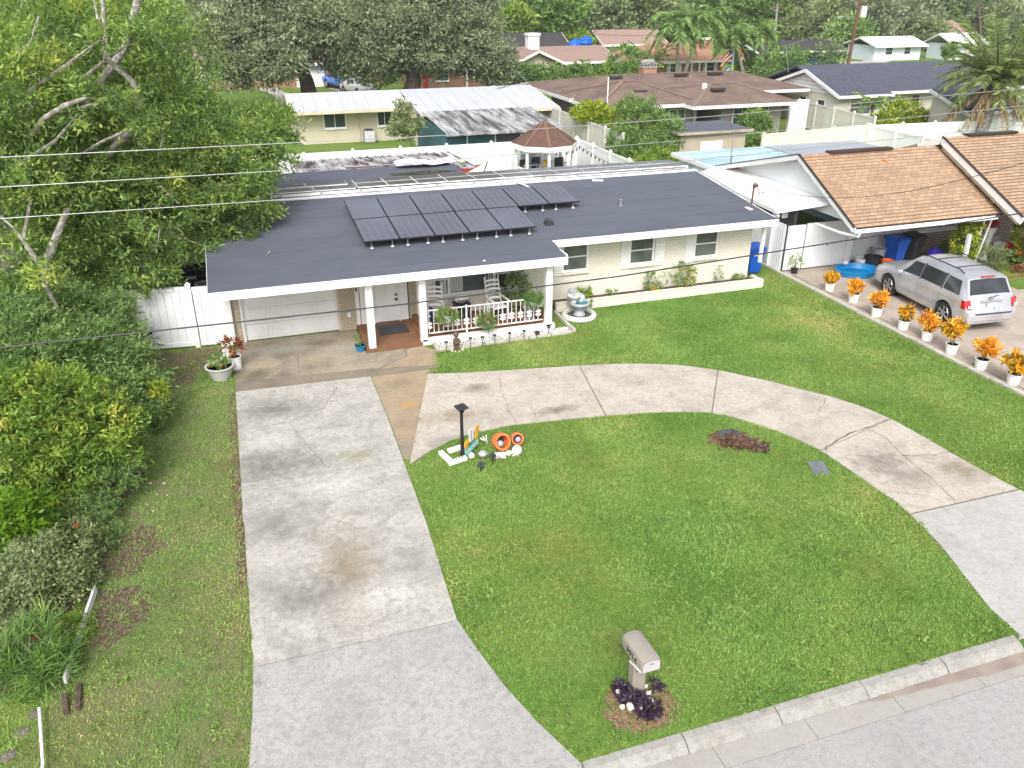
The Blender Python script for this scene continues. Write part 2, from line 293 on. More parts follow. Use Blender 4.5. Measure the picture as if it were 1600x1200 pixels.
L_PINK=leafmat('pink_petal',[(0,(.45,.08,.16)),(1,(.75,.35,.45))],.5,.2); L_REDF=leafmat('red_petal',[(0,(.5,.02,.03)),(1,(.75,.06,.08))],.5,.2); L_YELF=leafmat('yellow_petal',[(0,(.7,.36,.02)),(1,(.85,.6,.08))],.5,.2); L_WHF=leafmat('white_petal',[(0,(.6,.6,.55)),(1,(.8,.8,.75))],.5,.2)
L_GRASS=leafmat('grass_blade',[(0,(0.643,0.46,0.235)),(.14,(0.514,0.45,0.182)),(.3,(0.353,0.432,0.118)),(.6,(0.226,0.384,0.0855)),(1,(0.124,0.277,0.0599))],.6,.25)
# ---------------------------------------------------------------- foliage
def leaves(name,P,D,L,Wd,tint,mat,parent=None,fold=.15,**kw):
    """N four-sided leaves: base P, direction D, length L, width Wd, colour value tint"""
    N=len(P); D=D/np.linalg.norm(D,axis=1,keepdims=True); rnd=rng.normal(size=(N,3)); X=np.cross(D,rnd); X/=np.linalg.norm(X,axis=1,keepdims=True)+1e-9; Zn=np.cross(X,D)
    L=np.broadcast_to(np.asarray(L,float),(N,))[:,None]; Wd=np.broadcast_to(np.asarray(Wd,float),(N,))[:,None]
    V=np.empty((N,4,3)); V[:,0]=P; mid=P+D*L*.5; V[:,1]=mid+X*Wd*.5+Zn*L*fold*.5; V[:,2]=P+D*L; V[:,3]=mid-X*Wd*.5+Zn*L*fold*.5
    off=ORG[parent.name] if parent else Vector((0,0,0)); V-=np.array(off)
    me=bpy.data.meshes.new(name); me.vertices.add(4*N); me.vertices.foreach_set('co',V.reshape(-1).astype(np.float32))
    me.loops.add(4*N); me.loops.foreach_set('vertex_index',np.arange(4*N,dtype=np.int32)); me.polygons.add(N)
    me.polygons.foreach_set('loop_start',np.arange(0,4*N,4,dtype=np.int32))
    a=me.attributes.new('tint','FLOAT','FACE'); a.data.foreach_set('value',np.clip(np.broadcast_to(tint,(N,)),0,1).astype(np.float32))
    me.materials.append(mat); me.update(calc_edges=True)
    o=bpy.data.objects.new(name,me); COL.objects.link(o)
    if parent:o.parent=parent; ORG[o.name]=off
    else: ORG[o.name]=Vector()
    return props(o,**kw)
def crown_pts(lobes,nclump,per,cr=.16,shell=.5,seed=1,zs=.8,out=.6,up=.15,tv=.16,cmin=.12,cmax=9):
    g=np.random.default_rng(seed); A=np.array([l[:4] for l in lobes],float); w=A[:,3]**2; w/=w.sum(); k=g.choice(len(A),nclump,p=w)
    u=g.normal(size=(nclump,3)); u/=np.linalg.norm(u,axis=1,keepdims=True); rr=(shell+(1-shell)*g.random(nclump)**.6)*np.where(g.random(nclump)<.13,g.uniform(1.05,1.3,nclump),1); c=A[k,:3]+u*(A[k,3]*rr)[:,None]*np.array([1,1,zs])
    ct=g.normal(0,tv,nclump)+.42+.14*u[:,2]*0; cs=np.clip(A[k,3]*cr,cmin,cmax)*g.uniform(.6,1.4,nclump)
    P=np.repeat(c,per,0)+g.normal(size=(nclump*per,3))*np.repeat(cs,per)[:,None]*np.array([.62,.62,.45]); D=np.repeat(u,per,0)*out+g.normal(size=(nclump*per,3))*.7+np.array([0,0,up])
    return P,D,np.repeat(ct,per)+g.normal(0,.10,nclump*per)
def crown(name,lobes,nclump,per,L,Wd,mat,parent,seed=1,cls='crown',**kw):
    P,D,t=crown_pts(lobes,nclump,per,seed=seed,**kw); g=np.random.default_rng(seed+99)
    return leaves(cls,P,D,L*g.uniform(.5,1.4,len(P))*np.repeat(g.uniform(.75,1.3,nclump),per),Wd*g.uniform(.65,1.3,len(P)),t,mat,parent)
def limb(mb,a,b,r0,r1,wig=.12,n=7,k=8,seed=0):
    rr=random.Random(seed); a=Vector(a);b=Vector(b);L=(b-a).length; pts=[]
    for i in range(n):
        t=i/(n-1); e=math.sin(math.pi*t)*wig*L; pts.append(a.lerp(b,t)+Vector((rr.uniform(-1,1)*e,rr.uniform(-1,1)*e,rr.uniform(-.3,.6)*e)))
    mb.tube(pts,[r0+(r1-r0)*i/(n-1) for i in range(n)],k); return pts
def tree(name,label,base,lobes,leaf,bark,nclump,per,L,Wd,r=.25,seed=1,group=None,cat='tree',**kw):
    t=thing(name,label,cat,base,group); mb=MB(); b=Vector(base)
    top=Vector(np.average([l[:3] for l in lobes],axis=0,weights=[l[3] for l in lobes])); fork=b.lerp(Vector((b.x*.6+top.x*.4,b.y*.6+top.y*.4,top.z)),.45)
    limb(mb,b-Vector((0,0,.1)),fork,r*1.15,r*.75,.05,6,10,seed)
    for i,l in enumerate(sorted(lobes,key=lambda q:-q[3])[:9]): limb(mb,fork,Vector(l[:3])+Vector((0,0,l[3]*.25)),r*.55,r*.12,.10,6,6,seed*31+i)
    mb.build('trunk',bark,t,True); crown(name,lobes,nclump,per,L,Wd,leaf,t,seed,**kw); return t
def bush(name,label,c,r,leaf,L=.09,Wd=.04,n=60,per=14,seed=1,cat='bush',group=None,zs=.9,world=True,**kw):
    t=thing(name,label,cat,c,group); mb=MB(); rr=random.Random(seed)
    for i in range(5): limb(mb,(c[0],c[1],c[2]-.02),(c[0]+rr.uniform(-.5,.5)*r,c[1]+rr.uniform(-.5,.5)*r,c[2]+r*rr.uniform(.7,1.3)),.02*max(r,.4),.006,.1,4,5,seed+i)
    mb.build('stem',STEMG,t,True); crown(name,[(c[0],c[1],c[2]+r*zs,r)],n,per,L,Wd,leaf,t,seed,cls='foliage',zs=zs,cmin=.04,**kw); return t
# ================================================================ SETTING
def pip(P,poly):
    x,y=P[:,0],P[:,1]; ins=np.zeros(len(P),bool); n=len(poly); j=n-1
    for i in range(n):
        xi,yi=poly[i];xj,yj=poly[j]; c=((yi>y)!=(yj>y))&(x<(xj-xi)*(y-yi)/((yj-yi)+1e-12)+xi); ins^=c; j=i
    return ins
def vnoise(P,sc,seed):
    g=np.random.default_rng(seed); T=g.random((64,64)); q=P[:,:2]*sc+g.random(2)*30; i=np.floor(q).astype(int); f=q-i; f=f*f*(3-2*f)
    a=T[i[:,0]%64,i[:,1]%64];b=T[(i[:,0]+1)%64,i[:,1]%64];c=T[i[:,0]%64,(i[:,1]+1)%64];d=T[(i[:,0]+1)%64,(i[:,1]+1)%64]
    return (a*(1-f[:,0])+b*f[:,0])*(1-f[:,1])+(c*(1-f[:,0])+d*f[:,0])*f[:,1]
def groundmat():
    m,nt,b=newmat('lawn_ground'); g=coords(nt)
    c=ramp(nt,noise(nt,g,.35,6,.65),[(.35,(.08,.165,.03)),(.5,(.13,.215,.04)),(.66,(.19,.235,.06))])
    c=mix(nt,ramp(nt,noise(nt,g,9,5,.7),[(.35,.6),(.6,0.)]),c,(.07,.11,.025)); c=mix(nt,ramp(nt,noise(nt,g,2.1,5,.7),[(.62,0.),(.75,.7)]),c,(.19,.16,.075))
    nt.links.new(c,b.inputs['Base Color']); b.inputs['Roughness'].default_value=.95; b.inputs['Specular IOR Level'].default_value=.1; bump(nt,b,noise(nt,g,40,3),.6,.03); return m
GROUND=groundmat()
gm=MB(); gm.quad((-500,7,0),(1200,7,0),(1200,1500,0),(-500,1500,0)); gm.quad((-500,7,-.14),(1200,7,-.14),(1200,7,0),(-500,7,0)); gm.quad((-500,-400,-.14),(1200,-400,-.14),(1200,7,-.14),(-500,7,-.14))
gm.build('ground',GROUND,kind='structure')
# ---- street
ASPH=concrete('worn_grey_asphalt',(.345,.34,.335),(.275,.27,.265),(.385,.38,.37),.7,.6,1.3)
MB().quad((-200,-9,-.125),(300,-9,-.125),(300,6.38,-.125),(-200,6.38,-.125)).build('road',ASPH,kind='structure')
CURBM=concrete('curb_concrete',(.33,.325,.305),(.25,.24,.215),(.21,.19,.165),.9,1.6,1.6); GUTM=concrete('gutter_concrete',(0.34,0.326,0.306),(0.272,0.258,0.238),(0.286,0.238,0.197),.6,.7,.7)
curb=setting('curb',(0,7,0)); gutter=setting('gutter',(0,6.6,-.12)); xs=-31.6; cme=gme=None; i=0
while xs<60:
    w=1.52
    if not(-1.2<xs+w/2<3.3 or 11.0<xs+w/2<15.6):
        if cme is None:
            mb=MB(); n=8; prof=[(6.74,-.11),(6.78,-.075),(6.83,-.03),(6.89,-.002),(7.01,.008),(7.01,-.14),(6.74,-.14)]
            for x in(0,w-.016): mb.v+=[(x,y-7,z) for y,z in prof]
            k=len(prof); mb.f+=[(j,k+j,k+(j+1)%k,(j+1)%k) for j in range(k)]+[tuple(range(k)),tuple(range(k,2*k))[::-1]]
            o=MB.build(mb,'curb_block',CURBM); cme=o.data; o.parent=curb; o.location=(xs,0,0)
        else: o=bpy.data.objects.new('curb_block',cme); COL.objects.link(o); o.parent=curb; o.location=(xs,random.uniform(-.006,.006),random.uniform(-.006,.004))
    if gme is None:
        mb=MB(); mb.slab([(0,-.215,.002),(w-.01,-.215,.002),(w-.01,.14,-.018+.03),(0,.14,-.018+.03)],.06); o=mb.build('gutter_pan',GUTM); gme=o.data; o.parent=gutter; o.location=(xs+.35,0,0)
    else: o=bpy.data.objects.new('gutter_pan',gme); COL.objects.link(o); o.parent=gutter; o.location=(xs+.35,0,random.uniform(-.003,.003))
    xs+=w
WET=M('damp_silt',(.23,.18,.155),.35,(.30,.25,.215),3,spec=.5,mode='pos')
def blob(pts,z,seed=0,sub=6,amp=.05):
    """irregular outline through pts at height z"""
    rr=random.Random(seed); out=[]; n=len(pts)
    for i in range(n):
        a=Vector(pts[i]);b=Vector(pts[(i+1)%n]); nn=Vector((-(b-a).y,(b-a).x)).normalized() if (b-a).length>0 else Vector((0,0))
        for j in range(sub): p=a.lerp(b,j/sub)+nn*rr.uniform(-amp,amp)*(1 if j else .3); out.append((p.x,p.y,z))
    return out
MB().quad(*blob([(7.6,6.72),(8.3,6.74),(9.4,6.76),(12.5,6.76),(12.5,6.55),(10.2,6.54),(9.2,6.62),(8.2,6.66)],-.098,3,5,.015)).build('puddle',WET,kind='structure')
# ---- driveway slabs
CON1=concrete('mottled_grey_concrete',(.45,.435,.405),(.24,.232,.215),(.30,.26,.20),.75,1.5,2.0,None,spots=[(*(0.122,18.918),0.9,0.55,(.13,.125,.115),0.75),(*(-0.334,16.22),0.7,0.8,(.13,.125,.115),0.7),(*(0.625,16.182),0.55,0.6,(.13,.125,.115),0.5),(*(1.739,16.041),0.5,0.3,(.25,.24,.17),0.7),(*(-0.13,17.33),0.5,0.4,(.55,.54,.51),0.6),(*(-0.218,13.94),0.9,0.7,(.13,.125,.115),0.45),(*(0.948,12.111),0.55,1.3,(.22,.165,.10),0.75),(*(0.374,11.577),0.8,0.5,(.13,.125,.115),0.5),(*(-0.258,11.788),0.5,0.5,(.13,.125,.115),0.45),(*(1.425,11.225),0.7,0.45,(.55,.54,.51),0.7),(*(1.03,14.96),0.6,0.35,(.55,.54,.51),0.6),(*(2.03,11.941),0.5,0.6,(.13,.125,.115),0.35)]); CON2=concrete('apron_concrete',(.385,.38,.37),(.28,.275,.265),(.30,.29,.27),.8,.9,1.7)
CON3=concrete('beige_concrete',(.485,.445,.39),(.30,.27,.235),(.37,.32,.25),.75,1.1,1.7,None,spots=[(*(5.218,18.464),0.32,0.22,(.17,.13,.08),0.85),(*(4.269,17.178),0.8,0.35,(.22,.165,.10),0.6),(*(6.75,16.631),0.55,0.22,(.14,.115,.09),0.75),(*(3.666,16.061),0.4,0.25,(.13,.125,.115),0.4),(*(12.6,12.121),0.6,0.5,(.16,.145,.13),0.7),(*(12.831,11.408),0.5,0.5,(.2,.18,.155),0.6),(*(14.079,11.263),0.55,0.5,(.22,.18,.13),0.7),(*(11.543,13.428),0.8,0.3,(.25,.21,.17),0.5)]); CON4=concrete('tan_stained_concrete',(.33,.285,.225),(.12,.11,.095),(.30,.235,.13),.9,.75,1.,None,spots=[(*(1.578,22.817),0.5,0.3,(.09,.065,.045),0.85),(*(0.526,22.242),0.45,0.3,(.10,.075,.05),0.7),(*(-0.228,21.192),0.6,0.3,(.12,.105,.055),0.8),(*(0.379,22.674),1.2,0.5,(.25,.245,.23),0.6),(*(2.33,22.168),0.6,0.35,(.33,.32,.29),0.7)]); CON5=concrete('sandy_concrete',(0.343,0.271,0.188),(0.218,0.185,0.145),(0.33,0.257,0.145),.8,1.3,1.,None,spots=[(*(3.355,18.129),0.3,0.2,(.42,.27,.07),0.7),(*(3.281,19.393),0.4,0.3,(.2,.17,.13),0.6),(*(2.901,16.01),0.3,0.4,(.2,.19,.17),0.5)])
CON6=concrete('neighbour_concrete',(0.432,0.374,0.324),(0.274,0.23,0.194),(0.403,0.317,0.252),.8,.5,.9); STRIPM=concrete('brown_strip_concrete',(0.231,0.196,0.154),(0.14,0.122,0.105),(0.259,0.203,0.14),.8,1.2,1.)
EDG=concrete('pale_edging',(0.48,0.464,0.432),(0.32,0.296,0.248),(0.264,0.264,0.192),.8,2.,1.)
dw=setting('driveway',(1,13,0)); Z0=.02
def slabp(pts,mat,par,name='slab',z=Z0,seed=0,kind=None):
    o=MB().prism([(p[0],p[1]) for p in pts],z-.12,z).build(name,mat,par); return o
g=.012
def edge(a,b,n,seed,amp=.018):
    rr=random.Random(seed); a=Vector(a);b=Vector(b); return [tuple(a.lerp(b,i/n)+Vector((rr.uniform(-amp,amp),rr.uniform(-amp,amp)*.2))) for i in range(1,n)]
slabp([(-.8,15.53)]+[(2.65,15.53),(2.70,17.8),(2.69,20.05),(-.78,20.22)],CON1,dw)
slabp([(-.8,10.21),(2.46,10.21),(2.60,13),(2.65,15.51),(-.8,15.51)]+edge((-.8,15.51),(-.8,10.21),22,3),CON1,dw)
slabp([(-1.05,6.97),(3.34,6.97),(3.01,7.82),(2.78,8.58),(2.59,9.48),(2.47,10.19),(-.8,10.19),(-.86,9.2),(-.96,8.2)],CON2,dw)
slabp([(-.78,20.24),(2.69,20.07),(4.6,20.03),(4.62,20.2),(2.72,20.55),(-.78,20.8)],STRIPM,dw,z=.012)
slabp([(-.78,20.82),(2.72,20.57),(3.0,20.5),(3.9,21.05),(3.95,21.6),(2.84,21.6),(2.84,23.55),(-.62,23.55)],CON4,dw)
slabp([(3.02,20.49),(4.63,20.22),(4.78,21.25),(4.5,21.62),(3.97,21.6),(3.92,21.04)],CON5,dw,z=.014)
slabp([(2.71,20.04),(4.55,20.0),(4.22,19.7),(2.83,15.5),(2.68,15.6),(2.72,17.8)],CON5,dw,z=.004)
cd=setting('circular_drive',(9,16,0))
OUT=[(4.19,19.72),(5.23,19.45),(6.1,19.29),(7.24,19.09),(8.31,18.91),(9.28,18.70),(9.97,18.49),(10.94,18.07),(11.81,17.43),(12.71,16.41),(13.21,15.71),(13.69,15.12),(14.08,14.40),(14.32,13.6),(14.42,12.49),(14.47,11.6),(14.55,10.82),(14.64,10.27)]
INN=[(2.74,15.28),(3.18,15.62),(3.81,16.0),(4.49,16.2),(5.46,16.28),(6.56,16.16),(7.79,15.99),(8.78,15.82),(9.57,15.62),(10.25,15.36),(10.66,15.02),(11.05,14.47),(11.44,13.78),(11.72,12.92),(11.80,11.95),(11.84,11.14),(11.88,10.75),(11.83,10.28)]
def sub(poly,t0,t1):
    L=[0]
    for a,b in zip(poly,poly[1:]): L.append(L[-1]+math.dist(a,b))
    def at_(t):
        for i in range(len(poly)-1):
            if t<=L[i+1]+1e-9:
                f=(t-L[i])/(L[i+1]-L[i]); return (poly[i][0]+(poly[i+1][0]-poly[i][0])*f,poly[i][1]+(poly[i+1][1]-poly[i][1])*f)
        return poly[-1]
    return [at_(t0)]+[p for p,l in zip(poly,L) if t0+1e-6<l<t1-1e-6]+[at_(t1)]
def lenat(poly,p):
    L=0;best=(9e9,0)
    for a,b in zip(poly,poly[1:]):
        d=math.dist(a,b)
        for k in range(21):
            q=(a[0]+(b[0]-a[0])*k/20,a[1]+(b[1]-a[1])*k/20); e=math.dist(q,p)
            if e<best[0]: best=(e,L+d*k/20)
        L+=d
    return best[1]
JO=[(4.19,19.72),(8.31,18.91),(11.81,17.43),(14.32,13.65),(14.64,10.27)]; JI=[(2.74,15.28),(7.81,15.99),(10.36,15.32),(11.75,12.9),(11.83,10.28)]
for k in range(4):
    o_=sub(OUT,lenat(OUT,JO[k])+g,lenat(OUT,JO[k+1])-g); i_=sub(INN,lenat(INN,JI[k])+g,lenat(INN,JI[k+1])-g); slabp(i_+o_[::-1],CON3,cd)
slabp([(11.82,10.25),(11.64,9.27),(11.34,8.36),(11.11,7.64),(11.05,6.97),(15.55,6.97),(15.2,8.3),(14.9,9.3),(14.66,10.24)],concrete('pale_apron_concrete',(.42,.412,.395),(.33,.325,.31),(.33,.31,.28),.8,.8,1.2),cd)
JD=M('joint_dirt',(.07,.06,.05),1.,(.11,.095,.075),8)
MB().quad((-.79,7.05,.004),(2.4,7.05,.004),(2.4,10.2,.004),(2.6,13,.004),(2.66,20.2,.004),(4.4,20.1,.004),(4.6,21.3,.004),(3.9,21.5,.004),(2.8,21.5,.004),(2.8,23.5,.004),(-.6,23.5,.004),(-.77,20.5,.004)).build('slab_bed',JD,dw)
MB().quad(*[(x,y,.004) for x,y in [(4.21,19.68)]+OUT[1:-1]+[(14.6,10.3),(14.7,9.3),(15.4,7.1),(11.1,7.1),(11.4,8.4),(11.85,10.3)]+INN[1:-1][::-1]+[(2.86,15.33)]]).build('slab_bed',JD,cd)
# cracks: jagged dark strips a few millimetres above the slabs
CRK=M('crack_dirt',(.10,.09,.075),1.,(.16,.14,.11),8)
def crack(pts,par,w=.022,seed=0,z=Z0+.004):
    rr=random.Random(seed); P=[]
    for a,b in zip(pts,pts[1:]):
        n=max(2,int(math.dist(a,b)/.16))
        for i in range(n): P.append(Vector((a[0]+(b[0]-a[0])*i/n+rr.uniform(-.03,.03),a[1]+(b[1]-a[1])*i/n+rr.uniform(-.03,.03))))
    P.append(Vector(pts[-1])); mb=MB(); vs=[]
    for i,p in enumerate(P):
        d=(P[min(i+1,len(P)-1)]-P[max(i-1,0)]).normalized(); nn=Vector((-d.y,d.x))*w*rr.uniform(.25,1.)*.5; vs+=[(p.x+nn.x,p.y+nn.y,z),(p.x-nn.x,p.y-nn.y,z)]
    mb.add(vs,[(2*i,2*i+1,2*i+3,2*i+2) for i in range(len(P)-1)]); mb.build('crack',CRK,par)
for i,(pts,w) in enumerate([([(-0.745,18.077),(0.396,18.094),(1.256,18.539),(1.759,19.7)],.022),([(0.396,18.094),(0.651,17.007),(0.997,15.775)],.022),([(0.848,20.704),(0.96,21.91),(0.798,22.293)],.02),([(2.94,20.349),(4.104,21.624)],.02),([(-0.79,15.491),(-0.506,15.473)],.01)]): crack(pts,dw,w,i)
for i,(pts,w) in enumerate([([(6.037,19.098),(5.765,18.083),(5.641,17.073),(5.603,16.32)],.02),([(6.28,17.299),(6.12,16.386)],.016),([(11.816,12.909),(12.465,13.245),(13.395,13.449),(14.263,13.629)],.05),([(13.395,13.449),(13.527,12.89),(13.344,12.132)],.025),([(13.344,12.132),(13.285,11.528),(13.035,10.344)],.022),([(13.324,12.11),(14.02,11.935),(14.56,11.932)],.03),([(11.971,11.097),(12.545,10.729),(12.762,10.436)],.012),([(12.689,14.363),(13.568,15.09)],.016)]): crack(pts,cd,w,i+20)
# broken white chips along the sandy triangle
mb=MB(); rr=random.Random(5)
for a,b,n in(((2.70,17.3),(2.78,15.6),26),((3.6,18.0),(2.86,15.6),30),((4.35,19.9),(4.6,20.6),14)):
    for i in range(n):
        t=rr.random(); mb.rock((a[0]+(b[0]-a[0])*t+rr.gauss(0,.035),a[1]+(b[1]-a[1])*t+rr.gauss(0,.05),.02),rr.uniform(.010,.026),rr.random())
mb.build('stone_chips',CON4,kind='stuff')
# ---- neighbour's driveway
nd=setting('neighbour_driveway',(22,15,0))
for a,b in((5,10.4),(10.42,15.9),(15.92,20.2),(20.22,24.3)):
    MB().box(18.72,22.3,a,b-.01,-.1,.012).build('slab',CON6,nd); MB().box(22.31,25.2,a,b-.01,-.1,.014).build('slab',CON6,nd)
MB().box(25.21,40,5,19.9,-.1,.01).build('slab',CON6,nd)
ed=setting('lawn_edging',(18.45,15,0)); y=7.2; rr=random.Random(2)
while y<24.2:
    L=rr.uniform(.8,1.5); MB().obox((18.44+rr.uniform(-.03,.03),y+L/2,.01),(.14,L-.03,.1),rz=rr.uniform(-.02,.02)).build('edging_block',EDG,ed); y+=L
MB().quad(*blob([(18.53,7.2),(18.74,7.2),(18.76,24.2),(18.53,24.2)],.006,8,30,.06)).build('pot_strip',concrete('gritty_strip',(.42,.38,.30),(.25,.24,.16),(.5,.47,.42),.9,2.2,1.),kind='structure')
crack([(18.76,23.8),(18.8,21),(18.74,18.5)],nd,.05,77,.02); crack([(18.75,15.6),(18.77,13.6)],nd,.05,78,.02)
# ---- far streets and drives (behind the back houses)
FARC=concrete('far_concrete',(0.406,0.385,0.357),(0.35,0.329,0.301),(0.364,0.329,0.287),.5,.2,.3)
MB().quad(*[(x,y,.03) for x,y in [(78.744,99.568),(79.888,96.033),(89.691,86.921),(93.405,81.193),(100.194,87.317),(93.702,91.48),(83.732,100.118)]]).build('far_street',FARC,kind='structure')
MB().quad(*[(x,y,.05) for x,y in [(83.441,99.108),(85.351,96.321),(98.051,104.969),(96.642,108.043)]]).build('far_driveway',FARC,kind='structure')
MB().quad(*[(x,y,.03) for x,y in [(2.935,92.822),(4.408,85.998),(4.676,77.572),(5.475,77.307),(5.988,85.474),(5.124,92.098)]]).build('side_street',FARC,kind='structure')
MB().quad(*[(x,y,.03) for x,y in [(8.698,96.786),(10.918,86.619),(13.633,85.72),(11.321,97.32)]]).build('back_driveway',FARC,kind='structure')
MB().quad(*[(x,y,.03) for x,y in [(62.691,96.768),(62.446,91.411),(68.85,96.664),(69.093,100.626)]]).build('garden_path',FARC,kind='structure')
# ---- bare patches in the lawn
def patch(name,pts,mat,seed,z=.005,amp=.2,sub=5): MB().quad(*blob(pts,z,seed,sub,amp)).build(name,mat,kind='structure')
WORN=M('worn_turf_soil',(.11,.15,.04),.95,(.17,.125,.075),1.1,(.42,.62),bmp=.6,bscale=30,mode='pos',fine=.5,fscale=14)
LEFTDIRT=[(-3.9,23.6),(-1.3,23.55),(-.9,22.5),(-1.5,21.9),(-2.4,20.6),(-2.6,19.2),(-3.4,18.7),(-4.2,19),(-4.3,22)]; DIRT2=[(-3.6,14.7),(-2.5,14.6),(-2.2,13.9),(-2.8,13.2),(-3.5,13.4)]; DIRT3=[(-3.3,12.9),(-2.5,12.8),(-2.3,12.2),(-2.8,11.5),(-3.25,11.5)]; DIRT4=[(-3.7,17.2),(-2.9,17.3),(-2.7,16.4),(-3.0,15.3),(-3.9,15.2)]
MAILDIRT=[(4.187,7.979),(4.631,8.133),(4.987,7.881),(5.058,7.497),(4.756,7.208),(4.183,7.212),(3.961,7.593)]; STUMPD=[(9.75,14.25),(10.3,14.2),(10.85,13.55),(10.75,13.1),(10.2,13.15),(9.7,13.5)]; BEDL=[(-9,10.9),(-3.7,10.9),(-3.5,13),(-3.6,18.5),(-4.0,23.5),(-12,24)]
patch('dirt_patch',LEFTDIRT,MULCH,1); patch('dirt_patch',DIRT2,MULCH,2); patch('dirt_patch',DIRT3,MULCH,3); patch('dirt_patch',DIRT4,MULCH,4); patch('mailbox_bed',MAILDIRT,CHIPS,5,amp=.07,sub=13); patch('hedge_bed',BEDL,SOIL,6,z=.003)
patch('edge_soil',[(-.81,20.2),(-.98,20.1),(-.97,15),(-.95,12.3),(-.81,12.3)],MULCH,9,amp=.03,sub=9)
# ---- grass blades
def grass(name,poly,dens,seed,dirt=(),soft=.35,hole=(),L=.062,drybias=0,w=.011):
    xs=[p[0] for p in poly];ys=[p[1] for p in poly]; x0,x1,y0,y1=min(xs),max(xs),min(ys),max(ys); g=np.random.default_rng(seed); n=int((x1-x0)*(y1-y0)*dens)
    P=np.c_[g.uniform(x0,x1,n),g.uniform(y0,y1,n)]; P=P[pip(P,poly)]
    for h in hole: P=P[~pip(P,h)]
    for d in dirt: m=pip(P,d); P=P[~(m&(g.random(len(P))<.45))]
    n=len(P); big=vnoise(P,.33,seed+1)*.5+vnoise(P,.9,seed+2)*.3+vnoise(P,3.,seed+3)*.2; fine=vnoise(P,5.,seed+4)
    keep=g.random(n)<np.clip(.35+fine*1.0-drybias*.3,0.25,1); P=P[keep];big=big[keep];n=len(P); sm=vnoise(P,.55,seed+7)
    t=.56+(big-.5)*.85-drybias+g.normal(0,.13,n)-np.clip(sm-.74,0,1)*1.1; lean=np.c_[vnoise(P,1.2,seed+5)-.5,vnoise(P,1.2,seed+6)-.5]*1.6
    P=P+g.normal(0,.022,P.shape); D=np.c_[g.normal(0,.55,n)+lean[:,0],g.normal(0,.55,n)+lean[:,1],np.ones(n)*.9]; o=leaves(name,np.c_[P,np.zeros(n)-.005],D,L*g.uniform(.55,1.35,n),w*g.uniform(.7,1.3,n),t,L_GRASS,kind='stuff'); o['label']=None or 'short green lawn grass'; del o['label']; return o
LAWN_R=[(4.2,19.74),(4.72,21.1),(5.1,21.08),(9.15,21.2),(9.2,22.9),(16.95,22.93),(17.0,24.1),(18.36,24.3),(18.36,7.05),(15.6,7.05),(15.25,8.3),(14.95,9.3),(14.67,10.24)]+OUT[::-1]
LAWN_C=INN+[(11.81,10.24),(11.62,9.27),(11.32,8.36),(11.09,7.64),(11.03,7.02),(3.36,7.02),(3.03,7.82),(2.8,8.58),(2.61,9.48),(2.48,10.19),(2.62,13),(2.68,15.3)]
LAWN_L=[(-.82,20.2),(-.66,23.5),(-4.0,23.7),(-3.6,18.5),(-3.5,13),(-3.7,10.9),(-5.6,10.9),(-5.4,7.02),(-1.06,7.02),(-.97,8.2),(-.88,9.2),(-.82,10.2)]
LID=[(11.118,12.617),(10.93,12.097),(11.291,12.031),(11.468,12.5)]
grass('grass',LAWN_R,1700,11,w=.013); grass('grass',LAWN_C,2300,21,dirt=(MAILDIRT,STUMPD),hole=(LID,)); patch('worn_side_lawn',[(-.83,20.1),(-.8,23.4),(-4.0,23.6),(-3.6,18.5),(-3.5,13),(-3.7,10.2),(-5.2,7.1),(-1.0,7.1),(-.93,8.4),(-.82,10)],WORN,12,z=.002,amp=.0)
grass('grass',LAWN_L,1500,31,dirt=(LEFTDIRT,DIRT2,DIRT3,DIRT4),drybias=.15)
def weeds(poly,n,seed):
    g=np.random.default_rng(seed); xs=[a[0] for a in poly];ys=[a[1] for a in poly]; C=np.c_[g.uniform(min(xs),max(xs),n),g.uniform(min(ys),max(ys),n)]; C=C[pip(C,poly)]; C=C[vnoise(C,.4,seed)>.42]; k=16
    P=np.repeat(C,k,0)+g.normal(0,.055,(len(C)*k,2)); m=len(P); D=np.c_[g.normal(0,.9,(m,2)),np.ones(m)*.7]; leaves('weeds',np.c_[P,np.zeros(m)],D,.085*g.uniform(.5,1.3,m),.022*g.uniform(.7,1.4,m),np.repeat(g.uniform(.35,1.,len(C)),k),L_MID,kind='stuff')
weeds(LAWN_C,900,51); weeds(LAWN_R,700,52); weeds(LAWN_L,420,53)
MB().quad(*blob([(-3.4,24.1),(-.8,24.1),(-.8,31),(-3.4,31)],.006,14,6,.1)).build('bare_side_yard',MULCH,kind='structure')
